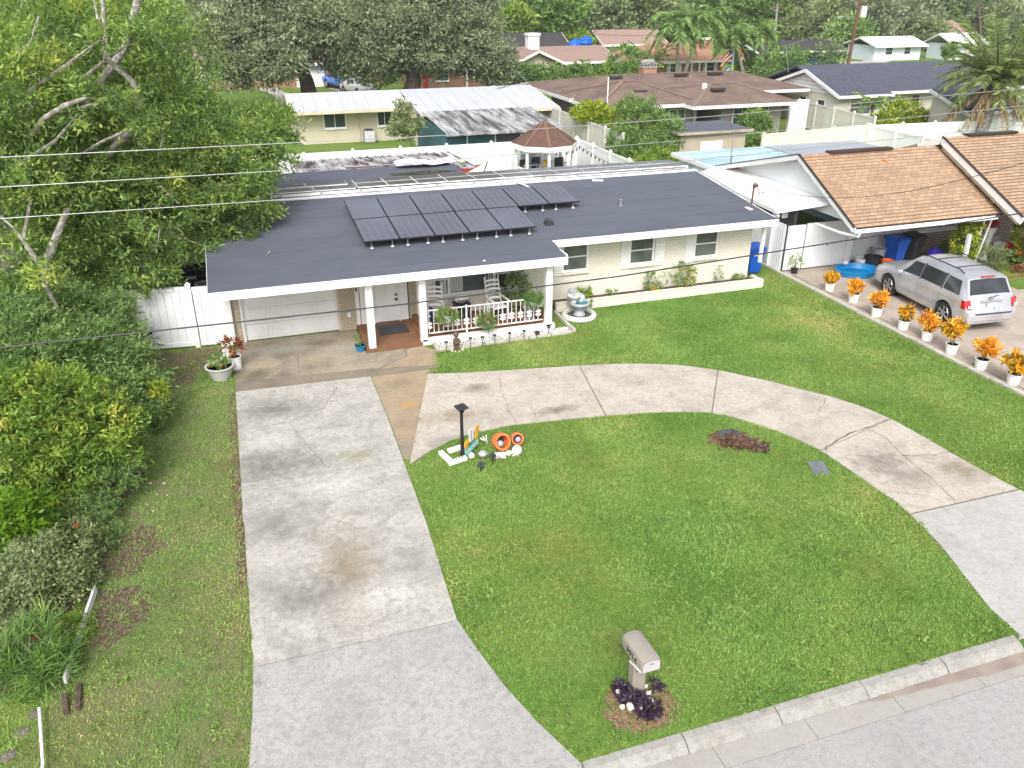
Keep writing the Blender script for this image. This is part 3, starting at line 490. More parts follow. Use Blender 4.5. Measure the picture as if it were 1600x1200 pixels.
# ================================================================ MAIN HOUSE
H=thing('ranch_house','white brick ranch house with dark roof, porch and white garage door','house',(8,23.6,0))
FY=23.6
def wallseg(x0,x1,z0,z1,mat,par,y=FY,t=.15,name='wall'): return MB().box(x0,x1,y,y+t,z0,z1).build(name,mat,par)
def window(par,x0,x1,z0,z1,y=FY,split='h',frame=WHITE,gl=SCREEN,sill=True,nv=1,nh=2,blind=None,t=.06):
    """frame with mullions proud of the wall, recessed panes, sill"""
    mb=MB(); f=.055; mb.box(x0-f,x0,y-.03,y+t,z0-f,z1+f).box(x1,x1+f,y-.03,y+t,z0-f,z1+f).box(x0,x1,y-.03,y+t,z1,z1+f).box(x0,x1,y-.03,y+t,z0-f,z0)
    for i in range(1,nh): z=z0+(z1-z0)*i/nh; mb.box(x0,x1,y-.018,y+t,z-.02,z+.02)
    for i in range(1,nv): x=x0+(x1-x0)*i/nv; mb.box(x-.02,x+.02,y-.021,y+t,z0,z1)
    w=mb.build('window',frame,par)
    for i in range(nv):
        for j in range(nh):
            xa=x0+(x1-x0)*i/nv+(.02 if i else 0);xb=x0+(x1-x0)*(i+1)/nv-(.02 if i<nv-1 else 0);za=z0+(z1-z0)*j/nh+(.02 if j else 0);zb=z0+(z1-z0)*(j+1)/nh-(.02 if j<nh-1 else 0)
            q_=.012 if par is H else -.014; MB().box(xa,xb,y+q_,y+q_+.008,za,zb).build('pane',gl,w)
    if blind:
        for a,b in blind: MB().box(a,b,y+.004,y+.010,z0+.03,z1-.03).build('curtain',BLIND,w)
    if sill: MB().box(x0-.08,x1+.08,y-.09,y-.03,z0-.14,z0-f).build('sill',BRICK if frame is WHITE and par is H else frame,w)
    return w
# walls (front in pieces round the openings)
wallseg(-.65,-.43,0,2.35,TANBR,H); wallseg(2.42,2.9,0,2.35,TANBR,H); wallseg(4.55,4.78,.12,2.35,TANBR,H)
wallseg(4.78,5.33,0,2.45,BRICK,H); wallseg(5.33,7.82,0,.83,BRICK,H); wallseg(7.82,9.6,0,2.45,BRICK,H); wallseg(5.33,7.82,1.62,2.45,WHITE,H)
wallseg(9.6,10.52,0,1.08,BRICK,H); wallseg(10.52,12.0,0,2.45,BRICK,H); wallseg(12.0,12.94,0,1.1,BRICK,H); wallseg(12.94,14.43,0,2.45,BRICK,H); wallseg(14.43,15.35,0,1.1,BRICK,H); wallseg(15.35,16.7,0,2.45,BRICK,H)
for a,b in((9.6,10.52),(12.0,12.94),(14.43,15.35)): wallseg(a,b,2.06,2.45,BRICK,H)
wallseg(-.43,2.42,1.95,2.35,WHITE,H); wallseg(2.9,4.55,2.0,2.4,WHITE,H)
MB().box(16.55,16.7,FY+.15,30.0,0,2.6).build('side_wall',BRICK,H); MB().box(-.65,-.5,FY+.15,33.5,0,2.55).build('side_wall',BRICK,H); MB().box(8.3,16.55,29.85,30.0,0,2.6).build('rear_wall',BRICK,H); MB().box(-.5,8.3,33.35,33.5,0,2.6).build('rear_wall',BRICK,H)
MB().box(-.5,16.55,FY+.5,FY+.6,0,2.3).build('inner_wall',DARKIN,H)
# garage door: sections with raised panels
gd=MB().box(-.37,2.36,FY+.06,FY+.1,0.02,1.98).build('garage_door',WHITE,H)
for j in range(4):
    z=.04+j*.485
    for i in range(4):
        x=-.33+i*.67; MB().box(x+.05,x+.62,FY+.035,FY+.058,z+.07,z+.41).build('panel',WHITE,gd,bevel=.012)
    if j: MB().box(-.37,2.36,FY+.05,FY+.058,z-.012,z-.004).build('section_joint',GREYP,gd)
MB().box(-.43,-.37,FY-.03,FY+.1,0,2.05).build('garage_trim',WHITE,H); MB().box(2.36,2.42,FY-.03,FY+.1,0,2.05).build('garage_trim',CREAM,H)
# entry: panels, door
for a,b in((2.9,3.03),(3.05,3.2),(3.22,3.42),(4.27,4.52)): MB().box(a,b,FY+.02,FY+.1,.11,2.0).build('side_panel',WHITE,H,bevel=.01)
MB().box(3.42,3.47,FY-.02,FY+.1,.11,2.0).box(4.22,4.27,FY-.02,FY+.1,.11,2.0).build('door_trim',WHITE,H)
dr=MB().box(3.47,4.22,FY+.03,FY+.08,.12,2.0).build('front_door',WHITE,H)
for x in(3.54,3.88):
    for z0,z1 in((.25,.75),(.9,1.45),(1.55,1.9)): MB().box(x,x+.27,FY+.01,FY+.028,z0,z1).build('panel',WHITE,dr,bevel=.01)
MB().lathe([(.035,0),(.035,.05),(.02,.06)],(0,0,0),10,m=Matrix.Rotation(R(90),3,'X')).build('deadbolt',BLKMET,dr).location=(4.15,FY+.03,.97)
MB().box(4.11,4.19,FY-.03,FY+.02,.79,.85).build('handle',BLKMET,dr)
MB().box(2.93,2.98,FY-.02,FY+.01,1.22,1.32).build('doorbell',BLACK,H); MB().box(2.63,2.73,FY-.02,FY-.002,.42,.56).build('outlet_cover',WHITE,H)
# windows
def sh(x0,x1,z0,z1): 
    s=MB().box(x0,x1,FY-.045,FY-.004,z0,z1).build('shutter',WHITE,H)
    n=14
    for i in range(n): z=z0+.06+(z1-z0-.12)*i/n; MB().obox(((x0+x1)/2,FY-.05,z+.03),((x1-x0)-.08,.018,.05),rx=R(25)).build('slat',WHITE,s)
bw=MB().box(5.33,5.39,FY-.03,FY+.06,.83,1.62).box(5.79,5.87,FY-.03,FY+.06,.83,1.62).box(7.27,7.35,FY-.03,FY+.06,.83,1.62).box(7.76,7.82,FY-.03,FY+.06,.83,1.62).box(5.39,5.79,FY-.02,FY+.06,1.28,1.32).box(7.35,7.76,FY-.02,FY+.06,1.28,1.32).box(5.33,7.82,FY-.032,FY+.06,.79,.83).build('window',WHITE,H)
for a,b in((5.39,5.79),(5.87,7.27),(7.35,7.76)): MB().box(a,b,FY+.02,FY+.03,.83,1.62).build('pane',GLASS,bw)
for a,b in((5.89,6.3),(7.12,7.25),(5.55,5.77)):
    mb=MB(); n=int((b-a)/.05)
    for i in range(n): x=a+(b-a)*i/n; mb.box(x,x+.035,FY+.005+(i%2)*.006,FY+.015+(i%2)*.004,.85,1.6)
    mb.build('curtain',BLIND,bw)
MB().box(5.28,7.87,FY-.1,FY-.033,.7,.79).build('sill',BRICK,bw)
sh(7.87,8.2,.9,1.62); sh(4.98,5.28,.9,1.62)
for x0 in(9.67,12.06,14.49): window(H,x0,x0+.8,1.17,2.02)
sh(9.33,9.6,1.02,2.03); sh(11.69,11.99,1.02,2.03); sh(12.96,13.30,1.02,2.03); sh(14.11,14.41,1.0,2.0)
# roof: overlapping strips of roll roofing on the front slope
def rz(y): return 2.33+.1*(y-21.45)
roof=MB().slab([(-1.09,21.47,rz(21.47)-.02),(8.9,21.47,rz(21.47)-.02),(8.96,22.74,rz(22.74)-.02),(17.0,22.78,rz(22.78)-.02),(17.0,28.25,rz(28.25)-.02),(-1.09,28.25,rz(28.25)-.02)],.14).build('roof',ROOFD,H)
ys=[21.46,22.02,22.9,23.75,24.6,25.5,26.35,27.2,28.24]
for a,b in zip(ys,ys[1:]):
    x1=8.91 if b<23 else 17.02; aa=a
    mb=MB(); mb.slab([(-1.1,aa,rz(aa)+.010),(x1,aa,rz(aa)+.010),(x1,b,rz(b)+.002),(-1.1,b,rz(b)+.002)],.009)
    if a<22.9<=b+.01: pass
    mb.build('roofing_sheet',ROOFD,roof)
MB().slab([(8.912,22.75,rz(22.75)+.012),(17.02,22.75,rz(22.75)+.012),(17.02,22.899,rz(22.899)+.004),(8.912,22.899,rz(22.899)+.004)],.012).build('roofing_sheet',ROOFD,roof)
fa=MB(); fa.box(-1.11,8.92,21.42,21.455,2.10,2.335).box(8.885,8.92,21.456,22.72,2.12,2.40).box(8.921,17.0,22.72,22.755,2.24,2.465)
fa.add([(17.0,22.70,2.25),(17.035,22.70,2.25),(17.035,28.3,2.8),(17.0,28.3,2.8),(17.0,22.70,2.47),(17.035,22.70,2.47),(17.035,28.3,3.03),(17.0,28.3,3.03)],[(0,3,2,1),(4,5,6,7),(0,1,5,4),(1,2,6,5),(2,3,7,6),(3,0,4,7)])
fa.add([(-1.125,21.42,2.10),(-1.112,21.42,2.10),(-1.112,28.3,2.8),(-1.125,28.3,2.8),(-1.125,21.42,2.335),(-1.112,21.42,2.335),(-1.112,28.3,3.03),(-1.125,28.3,3.03)],[(0,3,2,1),(4,5,6,7),(0,1,5,4),(1,2,6,5),(2,3,7,6),(3,0,4,7)])
fa.build('fascia',WHITE,H)
MB().box(-1.08,8.88,21.47,23.58,2.09,2.11).box(8.93,16.98,22.76,23.58,2.22,2.24).build('soffit',WHITE,H)
mb=MB(); mb.tube([(17.07,28.2,3.03),(17.07,26.9,2.93),(17.05,25.2,2.76),(17.05,24.9,2.55)],.025,6); mb.build('conduit',GREYP,H)
# rear roof, coping, conduits along the ridge
rr_=MB().slab([(-1.1,28.25,3.0),(17.0,28.25,3.0),(17.0,30.3,2.94),(8.5,30.3,2.94),(8.5,33.6,2.85),(-1.1,33.6,2.85)],.2).build('rear_roof',ROOFD,H)
MB().box(-1.1,17.03,28.22,28.42,3.0,3.055).build('ridge_coping',WHITE,H)
for y,z in((28.48,3.09),(28.56,3.12)): MB().tube([(1.0,y,z),(8,y,z-.008),(16.8,y,z)],.028,6).build('conduit',WHITE,H)
for x in np.arange(1.3,16.5,1.35): MB().box(x,x+.09,28.40,28.6,3.03,3.15).build('conduit_bracket',GREYP,H)
MB().tube([(9.45,28.5,3.14),(9.75,27.95,3.06),(9.9,27.4,3.02)],.03,6).build('conduit',WHITE,H)
# roof vents, flashing, weatherhead
rv=MB().box(9.18,9.46,23.95,24.25,2.55,2.62); rv.tube([(9.32,23.96,2.66),(9.32,24.24,2.66)],.115,12); rv.build('roof_vent',CHAR,H)
MB().lathe([(.09,2.69),(.05,2.72),(.045,2.92),(.055,2.93)],(12.37,25.18,0),10).build('vent_pipe',STEEL,H)
MB().lathe([(.05,0),(.0,.03)],(6.45,21.75,2.37),8).build('roof_cap',WHITE,H)
MB().obox((12.7,27.9,3.0),(.4,.16,.03),rz=R(-20)).build('roof_patch',WHITE,H); MB().beam((.5,23.5,2.56),(.66,23.9,2.6),.03,.03).build('twig',BARK,H)
wh=MB().tube([(17.0,24.3,2.55),(17.0,24.3,3.2)],.035,8).tube([(17.0,24.3,3.2),(17.02,24.26,3.3),(17.05,24.16,3.27)],[.06,.08,.05],8); wh.build('weatherhead',WOODP,H)
MB().tube([(17.04,24.14,3.25),(17.10,24.05,3.0),(17.2,23.98,3.1)],.012,5).tube([(17.02,24.2,3.2),(17.12,24.1,2.98),(17.22,24.0,3.08)],.01,5).build('service_loop',WIREB,H)
MB().lathe([(.05,0),(.08,.06),(.06,.12)],(17.0,22.75,2.5),8).build('floodlight',GREYP,H)
MB().box(16.72,16.8,23.0,23.12,.9,2.25).build('downspout',WHITE,H)
# porch
pf=MB().box(2.87,4.5,21.66,23.6,0,.11).build('entry_slab',BROWNF,H); MB().box(4.5,8.68,21.88,23.6,0,.14).build('porch_floor',BROWNF,H); MB().box(4.62,4.78,21.86,23.6,.14,.27).build('porch_step_wall',BROWNF,H)
MB().box(4.52,8.66,21.68,21.86,0,.17).build('porch_curb',WHITE,H)
for x in(2.96,4.48,8.36):
    MB().box(x,x+.2,21.68,21.88,.11,2.09).build('porch_post',WHITE,H,bevel=.008)
MB().box(-1.08,-.66,23.45,23.6,0,2.12).build('corner_post',WHITE,H)
# railing with cast ornaments
rl=MB().box(4.70,8.34,21.90,21.93,.96,.99).box(4.70,8.34,21.90,21.93,.25,.28).box(5.9,5.94,21.89,21.94,.14,1.03).build('railing',WHITE,H)
x=4.78; k=0; bal=None; orn=None
while x<8.33:
    if bal is None: bal=MB().box(-.009,.009,-.009,.009,.28,.96).build('baluster',WHITE,rl); bal.location=(x,21.915,0)
    else: b=bal.copy(); COL.objects.link(b); b.location=(x,21.915,0)
    if k%2==0 and k%12 not in(2,):
        if orn is None:
            mb=MB()
            for sx in(-1,1):
                for z in(.45,.56): mb.lathe([(.0,-.012),(.035,-.012),(.045,0),(.035,.012),(0,.012)],(sx*.05,0,z),8,m=Matrix.Rotation(R(90),3,'X'))
            mb.box(-.025,.025,-.015,.015,.40,.62); orn=mb.build('scroll_ornament',WHITE,rl); orn.location=(x,21.905,0)
        else: b=orn.copy(); COL.objects.link(b); b.location=(x,21.905,0); b.rotation_euler=(0,0,0)
    x+=.142; k+=1
# rock strip in front of the porch
EB=setting('rock_bed',(7,21.4,0)); MB().quad((4.85,21.2,.008),(9.08,21.22,.008),(9.08,21.7,.008),(4.85,21.68,.008)).build('bed_floor',concrete('bed_gravel',(.58,.56,.53),(.3,.29,.27),(.5,.47,.42),.8,5,1.),EB)
for x in np.arange(4.83,9.0,.7): MB().obox((x+.35,21.14+.012*(x-4.8)+random.uniform(-.01,.01),.05),(.67,.11,.11)).build('edging_block',EDG,EB,bevel=.012)
for y in np.arange(21.3,22.7,.55): MB().obox((9.13,y+.2,.05),(.11,.52,.11)).build('edging_block',EDG,EB,bevel=.012)
MB().obox((4.84,21.38,.05),(.11,.5,.11)).build('edging_block',EDG,EB,bevel=.012)
mb=MB(); mb2=MB(); r3=random.Random(4)
for i in range(620): (mb if r3.random()<.78 else mb2).rock((r3.uniform(4.9,9.05),r3.uniform(21.24,21.66),.015),r3.uniform(.02,.045),r3.random())
mb.build('white_pebbles',STONEW,kind='stuff'); mb2.build('grey_pebbles',GREYST,kind='stuff')
# planter along the bedroom wall
PL=thing('brick_planter','low white brick planter along the bedroom wall under the windows','planter',(13,23.0,0)); MB().box(9.2,16.95,22.95,23.07,0,.27).build('front_wall',BRICK,PL); MB().box(16.83,16.95,23.071,23.6,0,.27).build('end_wall',BRICK,PL)
for x in np.arange(9.2,16.9,.31): MB().box(x,x+.3,22.93,23.09,.272,.31+random.uniform(-.005,.005)).build('brick',BRICK,PL,bevel=.008)
MB().box(9.21,16.82,23.072,23.59,.0,.19).build('soil',SOIL,PL)
# solar panels on the front slope
def sp(name,label,c,w,l,mat,frame,group,thick=.04,rx=R(5.7),feet=True,bars=0,ft=0.25):
    t=thing(name,label,'solar panel',c,group,world=False); m=Matrix.Rotation(rx,3,'X')
    MB().obox((0,0,-.022),(w,l,.036),m).build('frame',frame,t); MB().obox((0,0,0),(w-.035,l-.035,.012),m).build('cell_face',mat,t)
    for i in range(bars): MB().obox(m@Vector((0,(-.5+(i+1)/(bars+1))*l,.008)),(w-.04,.03,.006),m).build('cross_bar',frame,t)
    if feet:
        for sx in(-.28,.30):
            a=m@Vector((sx*w,-l*.5+.06,-.04)); MB().tube([a,a-Vector((0,0,ft-.09))],.014,6).lathe([(.075,a.z-ft+.045),(.06,a.z-ft+.09),(.02,a.z-ft+.1)],(a.x,a.y-.02,0),10).build('foot',STEEL,t)
    return t
ordn=['first','second','third','fourth','fifth','sixth','seventh','eighth','ninth','tenth','eleventh','twelfth','thirteenth']
PG='black solar panels on the front roof slope'; nw=1.09
for i in range(7):
    x=3.24+nw*(i+.5); sp('solar_module',f'{ordn[i]} black solar panel from the tree end of the upper row',(x,26.14,rz(26.14)+.27),1.07,1.83,SOLARB,BLKMET,PG,feet=i>4)
for i in range(5):
    x=3.26+1.075*(i+.5); sp('solar_module',f'{ordn[i]} black solar panel from the tree end of the lower row',(x,24.26,rz(24.26)+.27),1.055,1.86,SOLARB,BLKMET,PG)
RG='silver framed solar panels behind the roof ridge'
for i in range(12):
    x=3.95+1.065*(i+.5); sp('framed_solar_module',f'{ordn[i]} dusty silver-framed solar panel from the tree end along the ridge',(x,29.35-(i*.02),3.19),1.05,1.55,SOLARC,WHITE,RG,rx=R(-2.5),feet=False,bars=1)
for i in range(2):
    for j in range(2): sp('framed_solar_module',['dusty solar panel next to the tree, near the ridge coping','dusty solar panel by the tree, in the rear half row','dusty panel beside the tall silver row, near the coping','dusty panel beside the tall silver row, in the rear half row'][i*2+j],(1.75+i*1.45-j*.2,29.05+j*.72,3.17),1.42,.70,SOLARC,WHITE,RG,rx=R(-2.5),feet=False)
# ================================================================ THINGS ROUND THE HOUSE
# ---- rocking chairs
def rocker():
    t=thing('rocking_chair','white slatted rocking chair on the porch left of the side table','chair',(5.15,22.7,.14),'white rocking chairs on the porch',world=False)
    for sx in(-1,1):
        mb=MB(); mb.tube([(sx*.25,-.42,.10),(sx*.25,-.2,.035),(sx*.25,.1,.02),(sx*.25,.4,.06),(sx*.25,.55,.12)],.02,6); mb.build('rocker',WHITE,t)
        MB().tube([(sx*.25,-.27,.03),(sx*.25,-.26,.64)],.02,6).build('leg',WHITE,t); MB().tube([(sx*.25,.2,.03),(sx*.235,.22,.42),(sx*.23,.44,1.17),(sx*.23,.45,1.24)],[.022,.022,.02,.026],6).build('leg',WHITE,t)
        MB().obox((sx*.25,-.02,.65),(.075,.58,.025)).build('armrest',WHITE,t,bevel=.006)
    MB().obox((0,-.02,.41),(.5,.5,.03),rx=R(-5)).build('seat',WHITE,t)
    for k in range(5):
        z=.55+k*.13; y=.265+.25*(z-.42)*1.05; mb=MB(); mb.tube([(-.23,y-.01,z),(0,y+.03,z+.015),(.23,y-.01,z)],.012,4); mb.tube([(-.23,y-.004,z+.05),(0,y+.036,z+.07),(.23,y-.004,z+.05)],.012,4)
        mb.add([(-.23,y-.01,z-.015),(0,y+.03,z-.005),(.23,y-.01,z-.015),(.23,y,z+.06),(0,y+.04,z+.08),(-.23,y,z+.06)],[(0,1,4,5),(1,2,3,4)]); mb.build('slat',WHITE,t)
    MB().tube([(-.25,-.27,.2),(.25,-.27,.2)],.013,6).tube([(-.25,.21,.2),(.25,.21,.2)],.013,6).build('stretcher',WHITE,t); return t
rk=rocker(); rk.rotation_euler[2]=R(-14); copy_tree(rk,(7.15,22.75,.14),R(8),'white slatted rocking chair on the porch between the side table and the potted plants')
MB().obox((4.98,22.45,.62),(.03,.22,.5),rz=.2).build('blue_cloth',NAVY,label='dark blue cloth hanging over the arm of the rocking chair by the door',cat='cloth')
t=thing('side_table','dark square side table on the porch between the two rocking chairs','table',(6.1,23.1,.14)); MB().box(5.85,6.35,22.9,23.35,.60,.64).build('tabletop',BLKMET,t)
for x in(5.88,6.28):
    for y in(22.92,23.29): MB().box(x,x+.04,y,y+.04,.14,.6).build('leg',BLKMET,t)
MB().box(5.93,6.27,22.97,23.28,.2,.58).build('drawer_box',BLKMET,t)
t=thing('shell_ornament','large white scalloped shell with dark openings on the side table','ornament',(6.1,23.1,.64)); mb=MB(); mb.lathe([(.06,.64),(.19,.72),(.22,.82),(.17,.86),(.14,.80),(.02,.70)],(6.1,23.1,0),14,1.15,.8); mb.build('shell',STONEW,t,True)
for i in range(5): MB().obox((5.98+i*.06,22.94,.76),(.03,.05,.06)).build('opening',BLACK,t)
MB().box(3.42,4.32,22.55,23.35,.11,.125).build('door_mat',CHAR,label='dark grey rubber door mat in front of the white front door',cat='mat')
# ---- hanging baskets, potted plants on the porch
def hanging(name,label,c,r,flower,seed,n=70,leaf=None):
    t=thing(name,label,'plant',c,'hanging flower baskets under the porch eave'); MB().lathe([(.05,c[2]-.16),(.15,c[2]-.1),(.18,c[2]),(.165,c[2]),(.13,c[2]-.08)],(c[0],c[1],0),12).build('basket',STONEW if flower is not None else WHITE,t)
    for a in(0,2.1,4.2): MB().tube([(c[0]+.17*math.cos(a),c[1]+.17*math.sin(a),c[2]),(c[0],c[1],2.05)],.004,4).build('hanger',STEEL,t)
    crown(name,[(c[0],c[1],c[2]+.06,r)],n,12,.13,.022,leaf or L_MID,t,seed,cls='foliage',zs=.75,cmin=.04)
    if flower: crown(name,[(c[0],c[1],c[2]+.1,r*1.05)],9,5,.05,.045,flower,t,seed+3,cls='flowers',zs=.8,cmin=.03)
    return t
hanging('hanging_basket','hanging basket with pink flowers at the railing end nearest the front door',(5.209,21.55,0.829),.30,L_PINK,3)
hanging('hanging_basket','hanging basket with red flowers below the middle of the railing',(6.411,21.5,0.536),.26,L_REDF,5)
hanging('hanging_basket','pale fern in a hanging basket beside the right porch post',(8.021,21.8,0.944),.24,None,7,leaf=L_PALE)
t=thing('garden_stand','pale grey pedestal stand in the right corner of the porch','stand',(8.05,22.3,.14)); MB().lathe([(.2,.14),(.16,.18),(.08,.24),(.07,.42),(.2,.5),(.24,.56),(.0,.57)],(8.05,22.3,0),12).build('pedestal',GREYP,t,True)
bush('potted_plant','dark leafy rubber plant in the porch corner behind the railing',(7.85,23.15,.14),.36,L_DARK,.2,.1,45,7,11,cat='plant',zs=2.0)
bush('potted_plant','small yellow green plant on the porch beside the right post',(8.2,22.95,.14),.2,L_YG,.1,.05,30,8,12,cat='plant',zs=2.6)
bush('potted_plant','low spiky dark green plant on the porch right of the second rocking chair',(7.5,23.3,.14),.22,L_BUSH,.16,.03,30,8,13,cat='plant',zs=1.6)
# ---- path lights
def pathlight():
    t=thing('path_light','black solar path light nearest the entry walk','garden light',(0,0,0),'solar path lights along the porch edging',world=False)
    MB().tube([(0,0,-.05),(0,0,.22)],.010,6).build('stake',BLACK,t); MB().lathe([(.028,.22),(.045,.235),(.05,.31)],(0,0,0),8).build('lens',GREYP,t); MB().lathe([(.062,.31),(.058,.325),(.02,.35),(.0,.352)],(0,0,0),8).build('cap',BLACK,t); return t
pl=pathlight(); pos=[(5.05,21.0),(5.79,21.06),(6.14,21.03),(6.52,21.04),(6.99,21.07),(7.45,21.10),(8.25,21.14)]
lab=['black solar path light nearest the entry walk','black solar path light first right of the statue','black solar path light second right of the statue','black solar path light third right of the statue','black solar path light fourth right of the statue','black solar path light fifth right of the statue','black solar path light nearest the right porch post']
pl.location=(*pos[0],0)
for p,l in zip(pos[1:],lab[1:]): copy_tree(pl,(*p,0),random.uniform(0,3),l)
def spot(loc,rz,label,name='solar_spotlight'):
    t=thing(name,label,'garden light',loc,'solar spotlights stuck in the lawn',world=False); MB().tube([(0,0,-.05),(0,0,.16)],.012,6).build('stake',BLACK,t)
    m=Matrix.Rotation(rz,3,'Z')@Matrix.Rotation(R(35),3,'X'); MB().obox((0,0,.2),(.16,.11,.04),m).build('solar_cell',CHAR,t,bevel=.008); MB().lathe([(.05,-.09),(.055,0)],(0,-.02,.17),8,m=m@Matrix.Rotation(R(80),3,'X')).build('lamp_head',BLACK,t); return t
spot((7.87,21.12,0),.2,'round black spotlight between two path lights near the right post'); spot((4.5,14.76,0),.5,'dark solar spotlight between the lamp post and the white stones'); spot((4.15,14.5,0),-.6,'dark solar spotlight lowest in the lawn below the garden sign')
t=thing('ground_light','grey dome light on a stake between the sign and the orange pot','garden light',(4.34,14.98,0)); MB().tube([(4.34,14.98,-.05),(4.34,14.98,.12)],.014,6).build('stake',GREYP,t); MB().lathe([(.03,.1),(.10,.13),(.11,.17),(.07,.22),(0,.235)],(4.34,14.98,0),12).build('dome',GREYP,t,True)
# ---- statue (a child figure reading), with white stones at its feet
t=thing('statue','small dark bronze child statue at the porch edging','statue',(5.38,21.12,0)); c=(5.38,21.12)
mb=MB(); mb.lathe([(.11,0),(.12,.05),(.09,.10),(.10,.16),(.075,.26),(.085,.33),(.03,.37),(.06,.40),(.078,.45),(.065,.50),(.0,.53)],(*c,0),12,1,.9); mb.tube([(c[0]-.08,c[1],.33),(c[0]-.1,c[1]-.08,.24),(c[0]-.02,c[1]-.12,.25)],.025,6); mb.tube([(c[0]+.08,c[1],.33),(c[0]+.1,c[1]-.08,.24),(c[0]+.02,c[1]-.12,.25)],.025,6); mb.tube([(c[0]-.05,c[1]-.05,.08),(c[0]-.06,c[1]-.14,.06)],.035,6).tube([(c[0]+.05,c[1]-.05,.08),(c[0]+.06,c[1]-.14,.06)],.035,6); mb.ball((c[0],c[1]+.02,.46),.083,8); mb.build('figure',BRONZE,t,True)
MB().obox((c[0],c[1]-.13,.27),(.14,.09,.02),rx=R(30)).build('book',BRONZE,t)
mb=MB()
for i in range(9): a=i*.7; mb.rock((c[0]+.17*math.cos(a),c[1]-.1+.10*math.sin(a),.02),.035,i)
mb.build('foot_stones',STONEW,t)
# ---- fountain
c=(9.75,22.35); t=thing('fountain','tiered white and grey garden fountain with blue green basin beside the porch post','fountain',(*c,0)); MB().lathe([(.52,0),(.56,.05),(.55,.12),(.50,.16),(.42,.15),(.40,.08),(.0,.07)],(*c,0),20).build('basin',STONEW,t,True); MB().lathe([(.0,.075),(.405,.082)],(*c,0),18).build('basin_water',glass('dark_water',(.05,.06,.05),.05),t)
MB().lathe([(.2,.07),(.16,.15),(.12,.26),(.26,.34),(.34,.46),(.32,.52),(.27,.50),(.2,.42),(.0,.40)],(c[0]+.02,c[1]+.04,0),18).build('middle_bowl',LILAC,t,True); MB().lathe([(.0,.47),(.29,.478)],(c[0]+.02,c[1]+.04,0),16).build('bowl_water',M('turquoise_lining',(.02,.17,.19),.2),t)
MB().lathe([(.08,.45),(.09,.6),(.19,.66),(.21,.72),(.18,.73),(.1,.68),(0,.67)],(c[0]-.16,c[1]+.1,0),16).build('upper_bowl',STONEW,t,True); mb=MB(); mb.rock((c[0]-.10,c[1]+.3,.55),.2,3,1.2).rock((c[0]-.15,c[1]+.3,.78),.12,4,1.).rock((c[0]+.1,c[1]+.24,.5),.2,5,1.2); mb.build('rock_column',LILAC,t)
# ---- plants in the planter
bush('flower_bush','large yellow flowering bush in the brick planter below the right window',(14.0,23.32,.19),.42,L_BUSH,.07,.03,120,12,21,cat='bush',zs=1.05); crown('f',[(14.0,23.25,.65,.42)],26,6,.05,.04,L_YELF,bpy.data.objects['flower_bush'],22,cls='flowers',zs=.9,cmin=.03)
bush('upright_shrub','narrow upright green shrub in the planter under the middle window',(12.7,23.3,.19),.2,L_MID,.07,.03,60,10,23,zs=1.9); bush('sparse_shrub','thin open green shrub between the yellow bush and the upright shrub',(13.15,23.3,.19),.24,L_MID,.06,.025,35,8,24,zs=1.4)
bush('young_plant','small lone reddish plant in the planter right of the yellow bush',(15.35,23.3,.19),.16,L_PALE,.07,.025,22,8,25,cat='plant',zs=2.0); bush('low_plants','low weedy plants at the right end of the brick planter',(16.2,23.3,.19),.22,L_MID,.09,.02,40,8,26,cat='plant',zs=.5); bush('low_plants','low weeds in the planter left of the upright shrub',(11.3,23.3,.19),.18,L_PALE,.09,.02,25,7,27,cat='plant',zs=.6)
bush('leafy_plant','bright broad-leaved plant behind the fountain',(10.25,23.15,.05),.26,L_YG,.16,.07,40,7,28,cat='plant',zs=1.1); bush('yellow_shrublet','small yellow flowered plant at the foot of the upright shrub',(12.75,23.12,.19),.12,L_YELF,.05,.03,14,6,29,cat='plant',zs=1.)
# ---- pots by the garage
def pot(name,label,c,r,h,mat,leaf,n,per,L,Wd,seed,lr=None,zs=.9,taper=.78,cat='potted plant',group=None,soil=SOIL,flower=None):
    t=thing(name,label,cat,c,group); x,y,z=c; MB().lathe([(r*taper,z),(r*.97,z+h*.92),(r*1.06,z+h*.93),(r*1.06,z+h),(r*.93,z+h),(r*.9,z+h*.86),(r*.0,z+h*.86)],(x,y,0),18).build('pot',mat,t,True); MB().lathe([(r*.9,z+h*.9),(.0,z+h*.9)],(x,y,0),14).build('soil',soil,t)
    lr=lr or r; mb=MB(); rr=random.Random(seed)
    for i in range(5): limb(mb,(x,y,z+h*.85),(x+rr.uniform(-.5,.5)*lr,y+rr.uniform(-.5,.5)*lr,z+h+lr*rr.uniform(.6,1.3)),.011,.005,.1,4,5,seed+i)
    mb.build('stem',STEMG,t,True); lob=[(x,y,z+h+lr*zs,lr)] if name!='croton_pot' else [(x+rr.uniform(-.55,.55)*lr,y+rr.uniform(-.5,.5)*lr,z+h+lr*zs+rr.uniform(-.45,.5)*lr,lr*rr.uniform(.38,.66)) for _ in range(5)]; crown(name,lob,n,per,L,Wd,leaf,t,seed,cls='foliage',zs=.85,cmin=.05,cr=.2)
    if flower: crown(name,[(x,y,z+h+lr*zs,lr)],10,5,.05,.04,flower,t,seed+5,cls='flowers',zs=.8,cmin=.03)
    return t
pot('large_planter','large round pale grey tub with yellow flowers on the grass by the driveway',(-1.12,21.25,0),.36,.38,M('cool_grey_pot',(.52,.53,.51),.5),L_BUSH,40,8,.1,.045,31,.25,.5,.66,flower=L_YELF)
